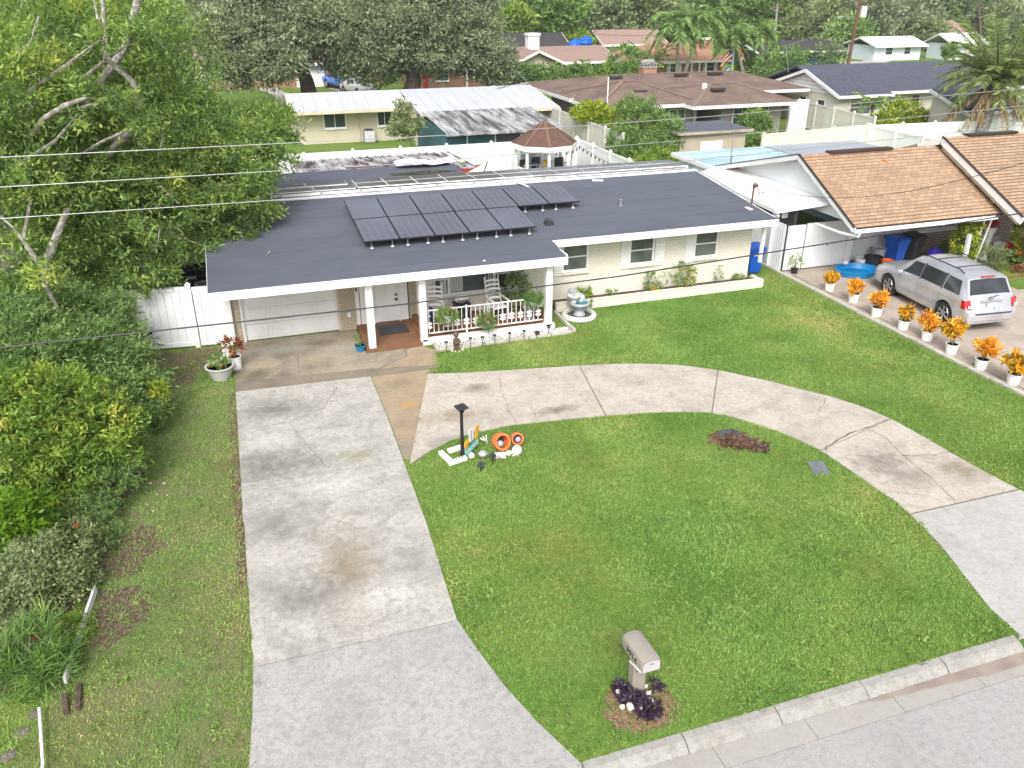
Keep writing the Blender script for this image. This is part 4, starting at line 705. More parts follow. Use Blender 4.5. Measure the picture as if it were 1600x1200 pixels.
pot('white_bucket_planter','white bucket with orange leaved plant beside the garage corner',(-.72,21.75,0),.17,.38,WHITE,L_RUST,26,8,.15,.05,33,.25,1.3,.9); MB().lathe([(.165,0),(.17,.2),(.16,.2),(.15,.02),(0,.02)],(-.95,21.95,.0),14).build('white_pail',WHITE,label='empty low white pail behind the white bucket planter',cat='bucket')
mb=MB(); t=thing('white_angel_ornament','white winged ornament standing behind the bucket planter','ornament',(-.88,22.1,0)); MB().lathe([(.09,0),(.06,.3),(.05,.42),(.0,.5)],(-.88,22.1,0),8).build('body',WHITE,t); MB().obox((-1.0,22.12,.35),(.1,.03,.35),ry=.3).build('wing',WHITE,t); MB().obox((-.76,22.12,.35),(.1,.03,.35),ry=-.3).build('wing',WHITE,t)
pot('blue_pot','small round blue pot with a slim plant at the entry slab corner',(2.72,21.85,0),.15,.2,M('blue_glaze',(.01,.17,.34),.25,coat=.5),L_MID,8,6,.22,.02,35,.1,1.4,.7)
# ---- lamp post with block ring, sign, orange pots
c=(3.94,15.22); t=thing('lamp_post','black garden lamp post with a square lantern rising from the lawn','lamp post',(*c,0)); MB().lathe([(.05,0),(.045,.55),(.048,.56),(.040,.58),(.036,1.15)],(*c,0),10).build('post',BLKMET,t); MB().lathe([(.04,1.12),(.10,1.24),(.105,1.25)],(*c,0),4,m=Matrix.Rotation(R(45),3,'Z')).build('lantern',BLKMET,t); MB().obox((*c,1.275),(.24,.24,.035),rz=.2).obox((*c,1.305),(.1,.1,.03),rz=.2).lathe([(.03,1.32),(.02,1.36),(0,1.37)],(*c,0),8).build('lantern_cap',CHAR,t)
rg=thing('block_ring','square ring of white notched edging blocks around the lamp post','edging',(3.85,15.28,0))
for a,(dx,dy) in zip((.25,.25,1.82,1.82),((0,-.25),(.12,.26),(-.22,.0),(.3,.03))):
    MB().obox((3.78+dx*1.0,15.30+dy,.05),(.46,.12,.1),rz=a).build('edging_block',WHITE,rg,bevel=.015)
for i in range(5): MB().obox((3.60+i*.075,15.0+i*.02,.103),(.035,.03,.012),rz=.25).build('notch',CHAR,rg)
SGN=thing('garden_sign','turquoise welcome garden sign with butterfly and flowers leaning beside the lamp post','sign',(4.1,15.2,0)); a=Vector((3.96,15.05,.0));b=Vector((4.38,15.5,0)); d=(b-a).normalized(); nrm=Vector((d.y,-d.x,0)); mid=(a+b)/2
m3=Matrix((d,Vector((0,0,1)),nrm)).transposed(); m4=m3.to_4x4(); 
MB().obox(mid+Vector((0,0,.19)),(.60,.16,.02),m3).build('board',TEAL,SGN); m4.translation=mid+Vector((0,0,.19))+nrm*.013; text('WELCOME',.125,WHITE,SGN,m4)
for f in(.08,.5,.92): MB().tube([a.lerp(b,f)+Vector((0,0,-.05)),a.lerp(b,f)+Vector((0,0,.5 if f!=.08 else .36))],.008,5).build('stake',BLKMET,SGN)
def disc(cc,r,mat,name,n=6,par=SGN):
    mb=MB()
    for i in range(n): q=2*math.pi*i/n; mb.lathe([(0,-.008),(r*.5,-.006),(r*.5,.006),(0,.008)],Vector(cc)+d*math.cos(q)*r*.62+Vector((0,0,math.sin(q)*r*.62)),7,m=m3)
    mb.build(name,mat,par); MB().ball(cc,r*.28,6).build(name+'_centre',TERRA,par)
disc(a.lerp(b,.1)+Vector((0,0,.40)),.10,YELLOW,'flower'); disc(a.lerp(b,.95)+Vector((0,0,.52)),.10,YELLOW,'flower'); disc(a.lerp(b,.88)+Vector((0,0,.36)),.07,YELLOW,'flower')
mb=MB(); bc=a.lerp(b,.5)+Vector((0,0,.5))
for s_,u_ in((1,1),(-1,1),(.8,-.7),(-.8,-.7)): mb.lathe([(0,-.006),(.08,-.005),(.08,.005),(0,.006)],bc+d*.06*s_+Vector((0,0,.08*u_)),8,1,1.3,m=m3)
mb.build('butterfly',WHITE,SGN); MB().tube([bc-Vector((0,0,.1)),bc+Vector((0,0,.14))],.012,5).build('butterfly_body',BLACK,SGN)
def tipped(label,c,r,rz,seed):
    t=thing('orange_pot',label,'pot',c,'orange terracotta pots lying on the lawn',world=False,rz=rz); m=Matrix.Rotation(R(68),3,'X'); MB().lathe([(r*.62,-r*1.0),(r*.95,-r*.35),(r,r*.15),(r*.85,r*.5),(r*.98,r*.56),(r*.98,r*.72),(r*.72,r*.72),(r*.66,r*.45),(r*.72,r*.1),(r*.5,-r*.6),(0,-r*.6)],(0,0,r*.92),20,m=m).build('pot_body',TERRA,t,True)
    MB().lathe([(0,-r*.35),(r*.66,-r*.34)],(0,0,r*.92),14,m=m).build('hollow_shade_disc',BLACK,t); return t  # black disc in the mouth paints the shade inside the pot
tipped('larger orange pot tipped over spilling white stones on the lawn',(4.86,15.33,0),.205,.15,1); tipped('smaller orange pot tipped over on the lawn next to the larger one',(5.28,15.42,0),.15,-.05,2)
t=thing('glass_ball','pale grey gazing ball inside the mouth of the larger orange pot','ornament',(4.82,15.2,.21)); MB().ball((4.82,15.2,.21),.075,10).build('ball',GREYP,t,True); t=thing('glass_ball','pale grey gazing ball inside the mouth of the smaller orange pot','ornament',(5.28,15.31,.17)); MB().ball((5.28,15.31,.17),.07,10).build('ball',GREYP,t,True)
t=thing('white_globe','round white globe lying on the grass below the smaller orange pot','ornament',(5.14,14.92,0)); MB().ball((5.14,14.98,.1),.115,12).build('globe',WHITE,t,True)
mb=MB(); rr=random.Random(9)
for i in range(150): q=rr.random(); mb.rock((4.62+.55*q+rr.gauss(0,.04),15.02+.0*q+rr.gauss(0,.06),.03),rr.uniform(.02,.04),i)
mb.build('white_stones',STONEW,kind='stuff')
t=thing('white_petals','white folded garden ornament sticking up beside the larger orange pot','ornament',(4.55,15.62,0))
for q in(-.5,0,.5): MB().obox((4.58+q*.06,15.6,.14),(.02,.05,.2),ry=q-.5).build('petal',WHITE,t)
# ---- stump, utility lid, mailbox
c=(10.05,14.0); t=thing('tree_stump','cut tree stump with dark top and shredded bark in the lawn','stump',(*c,0)); mb=MB(); mb.lathe([(.46,0),(.34,.05),(.28,.10),(.275,.115),(.0,.12)],(c[0],c[1]+.1,0),16,1.1,.8)
for a in range(9): limb(mb,(c[0]+.22*math.cos(a*.7+3),c[1]+.2*math.sin(a*.7+3),.07),(c[0]+.62*math.cos(a*.7+3.1),c[1]+.55*math.sin(a*.7+3.1),-.01),.05,.02,.12,5,6,a)
mb.build('stump_wood',M('stump_bark',(.06,.035,.022),.95,(.16,.085,.05),9,bmp=.9,bscale=18,mode='pos'),t); MB().lathe([(.26,.121),(.0,.125)],(c[0],c[1]+.1,0),11,1.1,.8).build('cut_face',M('charred_cut',(.045,.045,.05),.8,(.08,.08,.085),8),t)
mb=MB(); rr=random.Random(3)
for i in range(520): q=rr.random(); mb.obox((9.85+.72*q+rr.gauss(0,.10),13.92-.45*q+rr.gauss(0,.10),.03+.16*(1-q)*rr.random()),(rr.uniform(.05,.16),.03,.02),rz=rr.uniform(0,3),ry=rr.uniform(-.5,.5))
mb.build('bark_chips',M('dark_bark_chips',(.045,.026,.018),.95,(.20,.11,.07),14,(.45,.65),bmp=.8,bscale=20,mode='pos'),kind='stuff')
MB().prism(LID,0,.025).build('meter_box_lid',M('grey_meter_lid',(.11,.12,.14),.6,(.16,.17,.19),6,bmp=.4,bscale=60),label='dark grey rectangular utility lid set in the lawn near the curved drive',cat='lid')
c=(4.62,7.90); MBX=thing('mailbox','taupe plastic mailbox with black house number on a matching post','mailbox',(*c,0),world=False); MBX.scale=(1.25,.98,.84); MBX.rotation_euler[2]=R(1)
MB().prism([(-.085,-.06),(.085,-.06),(.085,.12),(-.085,.12)],0,.86).build('post',MAILT,MBX,bevel=.015)
mb=MB(); prof=[(-.122,.84),(.122,.84),(.125,1.03),(.112,1.075),(.065,1.105),(0,1.115),(-.065,1.105),(-.112,1.075),(-.125,1.03)]; k=len(prof); ysz=[(.30,.94,-.01),(.27,1.0,0),(-.02,1.0,0),(-.30,1.0,0),(-.33,.97,0)]
for y,sc,dz in ysz: mb.v+=[(px_*sc,y,(pz-.98)*sc+.98+dz) for px_,pz in prof]
for i in range(len(ysz)-1): mb.f+=[(i*k+j,i*k+(j+1)%k,(i+1)*k+(j+1)%k,(i+1)*k+j) for j in range(k)]
mb.f+=[tuple(range(k)),tuple(range((len(ysz)-1)*k,len(ysz)*k))[::-1]]; mb.build('box',MAILT,MBX,True)
mb=MB(); mb.v=[(px_*.86,-.345,(pz-.985)*.84+.985) for px_,pz in prof]+[(px_*.80,-.331,(pz-.985)*.78+.985) for px_,pz in prof]; mb.f=[tuple(range(k))]+[(i,k+i,k+(i+1)%k,(i+1)%k) for i in range(k)]; mb.build('door',M('pale_grey_door',(.47,.45,.47),.4),MBX)
MB().obox((0,-.352,1.04),(.05,.02,.02)).build('handle',MAILT,MBX); MB().box(.126,.134,-.10,.12,.985,1.01).box(.126,.134,-.14,-.10,.985,1.04).build('flag',RED,MBX); MB().obox((-.128,-.16,.83),(.015,.34,.02),rx=R(-18)).build('brace_edge',WHITE,MBX); MB().add([(-.07,-.06,.55),(.07,-.06,.55),(.07,-.22,.86),(-.07,-.22,.86),(-.07,-.06,.86),(.07,-.06,.86)],[(0,1,2,3),(0,3,4),(1,5,2),(0,4,5,1),(3,2,5,4)]).build('bracket',MAILT,MBX)
m4=Matrix(((0,0,-1,-.1275),(-1,0,0,-.03),(0,1,0,.955),(0,0,0,1))); text('3014',.165,BLACK,MBX,m4,'house_number')
bush('purple_plant','dark purple trailing plant around the mailbox post',(*(4.458,7.799),0),.17,L_PURP,.08,.028,90,9,41,cat='plant',zs=.4); bush('purple_plant','dark purple clump spreading from the mailbox towards the kerb',(*(4.618,7.495),0),.16,L_PURP,.08,.026,70,9,42,cat='plant',zs=.4); bush('purple_plant','small dark purple sprig just left of the mailbox post',(*(4.398,8.025),0),.09,L_PURP,.07,.025,22,8,43,cat='plant',zs=.5); bush('purple_plant','small dark purple sprig on the grass side right of the mailbox',(*(4.909,7.854),0),.10,L_PURP,.08,.022,22,8,44,cat='plant',zs=.5)
for i,((x,y),s_) in enumerate([((4.322,7.908),.055),((4.262,7.651),.045),((4.369,7.616),.065),((4.707,7.627),.05),((4.746,7.766),.045),((4.766,7.889),.035),((4.517,7.541),.035)]): props(MB().rock((x,y,.06),s_,i+50,.9).build('white_rock',STONEW),['white rock left of the mailbox post, highest of the left ones','white rock at the lower left of the purple plant, nearest the grass','largest white rock in front of the mailbox post','white rock at the right edge of the purple plant','white rock right of the mailbox, second from the top','small white rock highest on the right of the mailbox','smallest white rock between the two rocks in front of the mailbox'][i],'rock','white rocks around the mailbox')
mb=MB(); rr=random.Random(21)
for i in range(300): a=rr.uniform(0,6.3); q=rr.random()**.6; mb.obox((4.62+.55*q*math.cos(a),7.55+.4*q*math.sin(a),.012),(rr.uniform(.04,.14),.008,.008),rz=rr.uniform(0,3))
mb.build('dry_straw',M('dry_straw_m',(.30,.20,.12),.9,(.16,.10,.065),9),kind='stuff')
# ---- left boundary: board, pipe, stones, litter
MB().obox((-3.40,11.8,.09),(.04,2.15,.15),rz=R(-5)).build('edging_board',WHITE,label='long white weathered edging board lying along the left hedge',cat='board')
MB().tube([(-3.76,10.25,.12),(-3.55,9.2,.12),(-3.50,8.4,.10)],.022,8).build('plastic_pipe',WHITE,label='white plastic pipe lying on the grass at the lower left',cat='pipe')
for i,(x,y,r_) in enumerate([(-3.86,10.28,.12),(-3.95,9.98,.13),(-4.05,9.6,.15),(-4.15,9.25,.15)]): props(MB().rock((x,y,-.01),r_,i+70,.3).build('flat_stone',M('mossy_stone',(.15,.135,.12),.95,(.08,.085,.05),9,bmp=.5,bscale=25) if i==0 else bpy.data.materials['mossy_stone']),['flat grey stone beside the upper end of the white pipe','grey stone half hidden by grass next to the white pipe','brownish flat stone left of the white pipe','flat stone at the lower left corner of the hedge'][i],'stone','flat stones by the white pipe')
for i in range(2): props(MB().obox((-3.28-.16*i,10.4-.1*i,.03),(.07,.5-.1*i,.08),rz=.1+.1*i).build('rotten_timber',M('rotten_wood',(.045,.03,.025),.95,(.10,.07,.05),12,bmp=.7,bscale=20,mode='pos')),['longer dark rotten timber below the white board','shorter dark rotten timber left of the longer one'][i],'timber','dark rotten timbers in the grass')
# ---- AC units beside the garage end of the house
def acunit(label,c,s,h):
    t=thing('air_conditioner',label,'air conditioner',c,world=False); MB().box(-s/2,s/2,-s/2,s/2,.05,h).build('cabinet',M('dark_blue_cabinet',(.012,.014,.022),.4),t,bevel=.03); MB().lathe([(s*.46,h),(s*.46,h+.04),(s*.36,h+.05),(s*.33,h+.02),(s*.33,h+.004)],(0,0,0),20).build('grille_ring',GREYP,t,True)
    for i in range(6): MB().obox((0,0,h+.03),(s*.7,.012,.012),rz=i*math.pi/6).build('guard_wire',BLKMET,t)
    for i in range(5):
        z=.15+i*(h-.2)/5; MB().box(-s/2-.01,s/2+.01,-s/2-.01,-s/2+.005,z,z+.03).build('louvre',CHAR,t)
    MB().box(-s*.4,-s*.1,-s/2-.014,-s/2-.004,h*.55,h*.65).build('rating_plate',WHITE,t); return t
acunit('large dark air conditioner with round grille between fence and house wall',(-1.62,28.7,0),1.05,1.15); acunit('smaller dark air conditioner in front of the large one behind the gate fence',(-1.45,27.0,0),.66,.8)
# ---- vinyl fences
def fence(name,label,a,b,h=1.83,mat=VINYL,post=.13,pitch=2.4,group=None,board=.26,ends=(1,1),cat='fence',cap=True):
    a=Vector((*a,0));b=Vector((*b,0)); L=(b-a).length; d=(b-a)/L; n=max(1,round(L/pitch)); rz=math.atan2(d.y,d.x); t=thing(name,label,cat,a,group,rz=rz,world=False); pm=bm=rm=None; s=L/n
    for i in range(n+1):
        if(i==0 and not ends[0]) or(i==n and not ends[1]): continue
        if pm is None: o=MB().box(-post/2,post/2,-post/2,post/2,0,h+.06).lathe([(post*.78,h+.06),(post*.78,h+.09),(.0,h+.15)],(0,0,0),4,m=Matrix.Rotation(R(45),3,'Z')).build('post',mat,t); pm=o.data
        else: o=bpy.data.objects.new('post',pm); COL.objects.link(o); o.parent=t
        o.location=(i*s,0,0)
    for i in range(n):
        for z,hh in((.05,.13),(h-.10,.12)):
            if rm is None or True: o=MB().box(post/2,s-post/2,-.035,.035,z,z+hh).build('rail',mat,t); o.location=(i*s,0,0)
        m=max(1,round((s-post)/board)); w=(s-post)/m
        for j in range(m):
            if bm is None: o=MB().box(.004,w-.004,-.014,.014,.18,h-.10).build('board',mat,t); bm=o.data
            else: o=bpy.data.objects.new('board',bm); COL.objects.link(o); o.parent=t
            o.location=(i*s+post/2+j*w,(j%2)*.004,0)
    return t
fence('vinyl_fence','white vinyl fence panel and post beside the garage, below the large tree',(-3.5,23.86),(-1.72,23.68),1.83,board=.2); fence('vinyl_gate','narrow white vinyl gate between the fence post and the garage corner',(-1.70,23.67),(-1.00,23.61),1.80,board=.2,ends=(0,0),cat='gate')
fence('vinyl_fence','long white vinyl fence across the back yard behind the gazebo',(-9,43.4),(18.3,43.3),1.83,board=.3); fence('vinyl_fence','white vinyl fence running from the back corner along the right yard side',(18.3,43.2),(18.3,30),1.83,board=.3); fence('vinyl_fence','white vinyl fence down the left yard side behind the tree',(-3.5,43.2),(-3.5,24.0),1.83,board=.3)
BF=BEIGEV; fence('beige_fence','tall beige fence running back from the gazebo towards the long white house',(20.3,41.5),(20.6,54),2.2,BF,board=.6)
fence('beige_fence','beige fence behind the flat grey roof in front of the small lawn',(29.0,41.2),(37.0,42.1),1.83,BF,board=.5); fence('beige_fence','rust stained beige fence running from the brown roofed house towards the round bush',(40.5,53.6),(39.6,44.5),1.83,BF,board=.5)
fence('vinyl_fence','white fence on the right in front of the big palm',(37.1,42.0),(60,40.0),1.83,VINYL,board=.4); fence('vinyl_fence','white fence running towards the tan roof from the beige fence corner',(37.05,41.9),(37.0,31),1.83,VINYL,board=.4)
# corrugated gate by the neighbour
def corr(name,label,a,b,h,cat,n,lock=False,top=True):
    a=Vector((*a,0));b=Vector((*b,0)); L=(b-a).length; d=(b-a)/L; t=thing(name,label,cat,a,None,rz=math.atan2(d.y,d.x),world=False); w=L/n
    me=None
    for i in range(n):
        if me is None: o=MB().box(.0,w*.56,-.02,.02,.06,h).box(w*.56,w,-.004,.016,.06,h-.02).build('slat',VINYL,t); me=o.data
        else: o=bpy.data.objects.new('slat',me); COL.objects.link(o); o.parent=t
        o.location=(i*w,0,0)
    if lock: MB().box(L*.52,L*.56,-.05,-.02,.85,.93).build('latch',GREYP,t)
    return t
corr('corrugated_fence','white corrugated side fence behind the blue recycling bin',(18.55,26.6),(18.55,24.25),1.75,'fence',18); corr('corrugated_gate','narrow white corrugated gate leaf next to the potted sapling',(18.62,24.2),(19.38,24.2),1.72,'gate',7); corr('corrugated_gate','wide white corrugated gate leaf with latch beside the tan roofed house',(19.42,24.2),(21.25,24.2),1.75,'gate',16,True)
MB().box(21.26,21.5,24.1,24.3,0,2.3).build('gate_post',WHITE,label='white boxed post at the right end of the corrugated gate',cat='post')
# ---- wheelie bins
def bin_(label,c,mat,rz,s=1,group='wheeled rubbish bins',txt=False,name='wheeled_bin'):
    t=thing(name,label,'bin',c,group,rz=rz,world=False); mb=MB(); w0,d0,w1,d1,h=.21,.24,.29,.33,.98
    mb.add([(-w0,-d0,.06),(w0,-d0,.06),(w0,d0,.06),(-w0,d0,.06),(-w1,-d1,h),(w1,-d1,h),(w1,d1,h),(-w1,d1,h)],[(0,3,2,1),(0,1,5,4),(1,2,6,5),(2,3,7,6),(3,0,4,7),(4,5,6,7)]); mb.build('body',mat,t,bevel=.02)
    MB().box(-w1-.02,w1+.02,-d1-.02,d1+.02,h-.08,h).build('rim',mat,t,bevel=.015); MB().add([(-w1-.03,-d1-.04,h),(w1+.03,-d1-.04,h),(w1+.03,d1+.03,h),(-w1-.03,d1+.03,h),(-w1,-d1+.02,h+.05),(w1,-d1+.02,h+.05),(w1,d1-.02,h+.09),(-w1,d1-.02,h+.09)],[(0,3,2,1),(0,1,5,4),(1,2,6,5),(2,3,7,6),(3,0,4,7),(4,5,6,7)]).build('lid',mat,t,bevel=.01)
    MB().tube([(-.22,d1+.09,h-.04),(.22,d1+.09,h-.04)],.016,6).box(-.22,-.18,d1-.01,d1+.09,h-.07,h-.02).box(.18,.22,d1-.01,d1+.09,h-.07,h-.02).build('handle',mat,t)
    for sx in(-1,1): MB().lathe([(.02,-.03),(.12,-.03),(.12,.03),(.02,.03)],(sx*.24,d0+.03,.12),12,m=Matrix.Rotation(R(90),3,'Y')).build('wheel',RUBBER,t)
    if txt:
        for i in range(6): MB().box(-.13+i*.045,-.10+i*.045,-.318,-.308,.72,.77+.02*(i%3==0)).build('printed_mark',WHITE,t)
    return t
bin_('blue wheeled recycling bin at the right corner of the brick house',(17.5,24.5,0),BLUEP,R(-8),1.08,txt=True); bin_('dark bin half hidden behind the blue bin at the house corner',(17.35,25.6,0),M('navy_bin',(.02,.03,.07),.5),R(20))
bin_('blue wheeled recycling bin against the neighbour wall beside the black bin',(23.25,23.75,0),BLUEP,R(10)); bin_('black wheeled rubbish bin next to the brick pillar',(24.1,23.85,0),CHAR,R(14))
# ---- things on the neighbour's drive
t=thing('kiddie_pool','oval blue plastic kiddie pool standing on the neighbour driveway','pool',(21.0,23.1,0)); MB().lathe([(.62,0),(.7,.2),(.74,.22),(.74,.24),(.68,.24),(.6,.05),(0,.04)],(21.0,23.1,0),28,1.12,.9).build('shell',POOLB,t,True); MB().obox((20.85,23.55,.33),(.16,.1,.1)).build('white_toy',WHITE,t)
def tub(name,label,c,r,h,mat,tp=.8): 
    t=thing(name,label,'tub',c,world=False); MB().lathe([(r*tp,0),(r,h),(r*1.06,h),(r*1.06,h-.03),(r*.97,h-.03),(r*.95,h-.02),(r*tp*.9,.03),(0,.03)],(0,0,0),16).build('shell',mat,t,True); MB().lathe([(r*1.0,h-.06),(r*1.02,h-.05)],(0,0,0),16).build('rim_band',mat,t); return t
tub('white_bucket','white plastic bucket behind the blue kiddie pool',(21.75,23.75,0),.24,.36,WHITE); tub('black_tub','round black tub between the white and the orange bucket',(22.0,23.45,0),.32,.48,BLACK,.9); tub('orange_bucket','bright orange bucket near the front of the silver car',(22.25,23.0,0),.23,.45,ORANGE); tub('grey_tub','grey square tub stacked left of the blue recycling bin',(22.75,24.05,.25),.25,.32,LILAC,.95); tub('blue_tote','dark blue low tote under the grey tub',(22.75,23.75,0),.33,.26,M('dark_blue_tote',(.01,.03,.2),.5),.9)
t=thing('purple_bag','bright violet plastic bag beside the brick pillar','bag',(24.75,23.35,0)); MB().rock((24.75,23.35,.3),.32,5,.9).rock((24.55,23.2,.2),.2,8,.8).build('bag_body',PURPLE,t,True); MB().rock((24.5,23.1,.1),.22,9,.6).build('white_cloth',WHITE,t,True)
pot('potted_sapling','small sapling in a black pot at the end of the corrugated gate',(18.92,23.9,0),.13,.2,BLACK,L_YG,14,6,.12,.05,61,.22,1.3,.85)
# ---- crotons in white pots along the property line
L_CROZ=leafmat('green_gold_croton_leaf',[(0,(.07,.13,.02)),(.25,(.35,.22,.02)),(.5,(.85,.40,.015)),(1,(.85,.60,.06))],.4,.2)
CG='croton pots along the property line'
def croton(i,p,label,rl=.33,h=.30+0,mat=WHITE,lean=0): pot('croton_pot',label,(p[0],p[1],0),.18,h,mat,L_CROZ if i in(0,3,5,7) else L_CROT,60+int(rl*90)+6*(i%3),9,.115+.015*(i%3),.045+.008*(i%2),80+i*7,rl*.80,.95+.12*(i%3),.82,'potted plant',CG)
cl=[(18.95,21.95,'croton in a white pot nearest the corrugated gate',.27),(18.97,20.75,'second croton from the gate, small and dark stemmed in a pale pot',.26),(18.80,19.45,'third croton from the gate, with a small side shoot, before the front wheel',.32),(18.80,18.27,'fourth croton from the gate, low and round in a white pot',.32),(18.85,17.35,'fifth croton from the gate, spreading, beside the rear wheel of the car',.34),(18.78,16.35,'sixth croton from the gate, tall and full below the rear bumper',.40),(18.74,15.25,'seventh croton from the gate, yellow orange with thin stems',.38),(18.80,14.25,'last croton towards the street, by the white pot nearest the camera',.42)]
for i,(x,y,l,r_) in enumerate(cl): croton(i,(x,y),l,r_)
# ---- power lines over the street verge
def cable(name,label,pts,r,mat):
    t=MB(); P=[]
    for i in range(len(pts)-1):
        for k in range(12): P.append(Vector(pts[i]).lerp(Vector(pts[i+1]),k/12))
    P.append(Vector(pts[-1])); t.tube(P,r,6).build(name,mat,label=label,cat='cable',group='overhead cables along the street')
CB=[('upper pale overhead power line across the tree and roofs',[(-40,7.5,9.6),(-14,7.5,8.55),(-1.7,7.5,8.28),(2,7.5,8.265),(4.6,7.5,8.31),(8.7,7.5,8.44),(20,7.5,9.1),(40,7.5,11)],.0036,WIRE),('middle pale overhead power line across the tree',[(-40,7.5,9.3),(-14,7.5,8.3),(-1.8,7.5,8.05),(1.5,7.5,8.035),(4.3,7.5,8.09),(8.8,7.5,8.25),(20,7.5,8.9),(40,7.5,10.8)],.0036,WIRE),('lowest pale overhead power line ending behind the solar roof',[(-40,7.5,9.1),(-14,7.5,8.05),(-1.9,7.5,7.8),(.8,7.5,7.785),(4.4,7.5,7.88),(8.8,7.5,8.03),(20,7.5,8.7),(40,7.5,10.6)],.0036,WIRE),('thick black overhead cable across the front of the house',[(-40,7.5,8.1),(-14,7.5,6.95),(-2.1,7.5,6.70),(1.4,7.5,6.68),(3.7,7.5,6.72),(5.7,7.5,6.81),(9.2,7.5,6.96),(20,7.5,7.5),(40,7.5,9.3)],.0075,WIREB)]
for l,p,r_,m_ in CB: cable('overhead_cable',l,p,r_,m_)
t=MB(); A=Vector((17.05,24.1,3.22)); Bp=Vector((16.804,14,5.918)); t.tube([A.lerp(Bp,k/14)-Vector((0,0,.55*math.sin(math.pi*k/14))) for k in range(15)],.008,6); t.build('service_cable',WIREB,label='black service cable from the roof mast across the tan roof',cat='cable',group='overhead cables along the street')
# ================================================================ NEIGHBOUR HOUSE (tan shingles)
N=thing('tan_roofed_house','neighbour house with tan orange shingle roof and pale blue gable','house',(24,24.5,0))
RX0,EY,EZ,RY,RZ=19.38,21.75,2.2,25.2,4.0
def nz(y): return EZ+(RZ-EZ)*(y-EY)/(RY-EY)
nroof=MB().slab([(RX0,EY,EZ),(25.7,EY,EZ),(25.7,RY,RZ),(RX0,RY,RZ)],.12).slab([(RX0,RY,RZ),(25.7,RY,RZ),(25.7,30.5,2.62),(RX0,30.5,2.62)],.12).build('roof',SH_OR,N)
n_=MB()
k=24
for i in range(k):   # shingle courses, each overlapping the one below
    y0=EY+(RY-EY)*i/k; y1=EY+(RY-EY)*(i+1)/k; n_.slab([(RX0-.01,y0,nz(y0)+.014),(25.7,y0,nz(y0)+.014),(25.7,y1,nz(y1)+.003),(RX0-.01,y1,nz(y1)+.003)],.012)
n_.build('shingle_courses',SH_OR,nroof,kind='stuff')
MB().box(20.6,23.4,RY-.16,RY+.16,RZ+.0,RZ+.07).build('ridge_vent',M('dark_brown_vent',(.05,.025,.02),.7),nroof); MB().lathe([(.1,0),(.09,.06),(0,.08)],(22.7,24.6,nz(24.6)),8).build('vent_cap',TERRA,nroof)
DKT=M('dark_drip_edge',(.03,.022,.02),.6)
MB().beam((RX0-.03,EY-.02,EZ-.07),(RX0-.03,RY,RZ-.07),.05,.17).beam((RX0-.03,RY+.02,RZ-.07),(RX0-.03,30.5,2.55),.05,.17).build('barge_board',WHITE,N); MB().beam((RX0-.03,EY-.02,EZ+.035),(RX0-.03,RY,RZ+.035),.09,.03).beam((RX0-.03,RY+.02,RZ+.035),(RX0-.03,30.5,2.65),.09,.03).box(RX0,25.7,EY-.03,EY-.0,EZ-.05,EZ+.02).build('drip_edge',DKT,N)
gu=MB().add([(RX0,EY-.16,2.06),(25.4,EY-.16,2.06),(25.4,EY-.04,2.03),(RX0,EY-.04,2.03),(RX0,EY-.17,2.16),(25.4,EY-.17,2.16),(25.4,EY-.155,2.16),(RX0,EY-.155,2.16),(RX0,EY-.03,2.16),(25.4,EY-.03,2.16)],[(0,3,2,1),(0,1,5,4),(3,8,9,2)]).build('gutter',WHITE,N)
for x in np.arange(RX0+.3,25.3,.75): MB().box(x,x+.035,EY-.17,EY-.03,2.15,2.17).build('gutter_bracket',WHITE,gu)
MB().tube([(RX0+.15,EY-.1,2.05),(RX0+.15,EY-.08,1.93),(RX0-.05,EY+.6,1.9),(RX0-.05,EY+1.9,1.88)],.05,6).build('downspout',WHITE,N)
# gable wall, front wall, pillars, window
MB().add([(19.72,22.2,2.2),(19.72,30.4,2.2),(19.72,30.4,2.55),(19.72,RY,3.86),(19.72,22.2,2.32),(19.82,22.2,2.2),(19.82,30.4,2.2),(19.82,30.4,2.55),(19.82,RY,3.86),(19.82,22.2,2.32)],[(0,4,3,2,1),(5,6,7,8,9),(0,5,9,4),(0,1,6,5)]).build('gable',M('pale_blue_siding',(.76,.80,.82),.6,(.70,.75,.78),.8),N)
BOARD=brickmat('white_block_wall',(.64,.67,.69),(.62,.65,.67),(.56,.59,.61),.42,.21,.008,.25)
MB().box(21.4,24.35,24.45,24.6,0,2.6).build('wall',BOARD,N); MB().box(24.8,27.4,24.5,24.6,0,.85).build('wall',REDBR,N); MB().box(24.8,30,24.62,24.7,0,2.9).box(19.72,19.82,26.7,33,0,2.4).build('wall',PALEB,N); MB().box(24.35,24.8,24.4,24.6,0,2.7).build('brick_pillar',REDBR,N); MB().box(27.4,28.0,24.38,24.6,0,2.7).build('brick_pillar',REDBR,N); MB().box(28.6,31,24.3,24.6,0,2.8).build('brick_wall',REDBR,N); MB().box(28.02,28.28,24.40,24.6,0,2.7).build('door_frame',WHITE,N); MB().box(28.3,28.6,24.5,24.6,0,2.7).build('door',RED,N)
nw_=window(N,24.86,27.34,.98,2.35,24.5,gl=glass('reflective_pane',(.14,.15,.145),.15),nv=4,nh=2); MB().box(23.5,23.53,24.43,24.45,.9,2.5).build('pipe',GREYP,N); MB().box(21.28,21.5,24.35,24.6,0,2.8).build('corner_trim',WHITE,N)
for x in(25.3,25.62,28.15,28.45): MB().beam((x,22.3,0),(x,22.0,2.1),.05,.05).build('porch_post',WHITE,N)
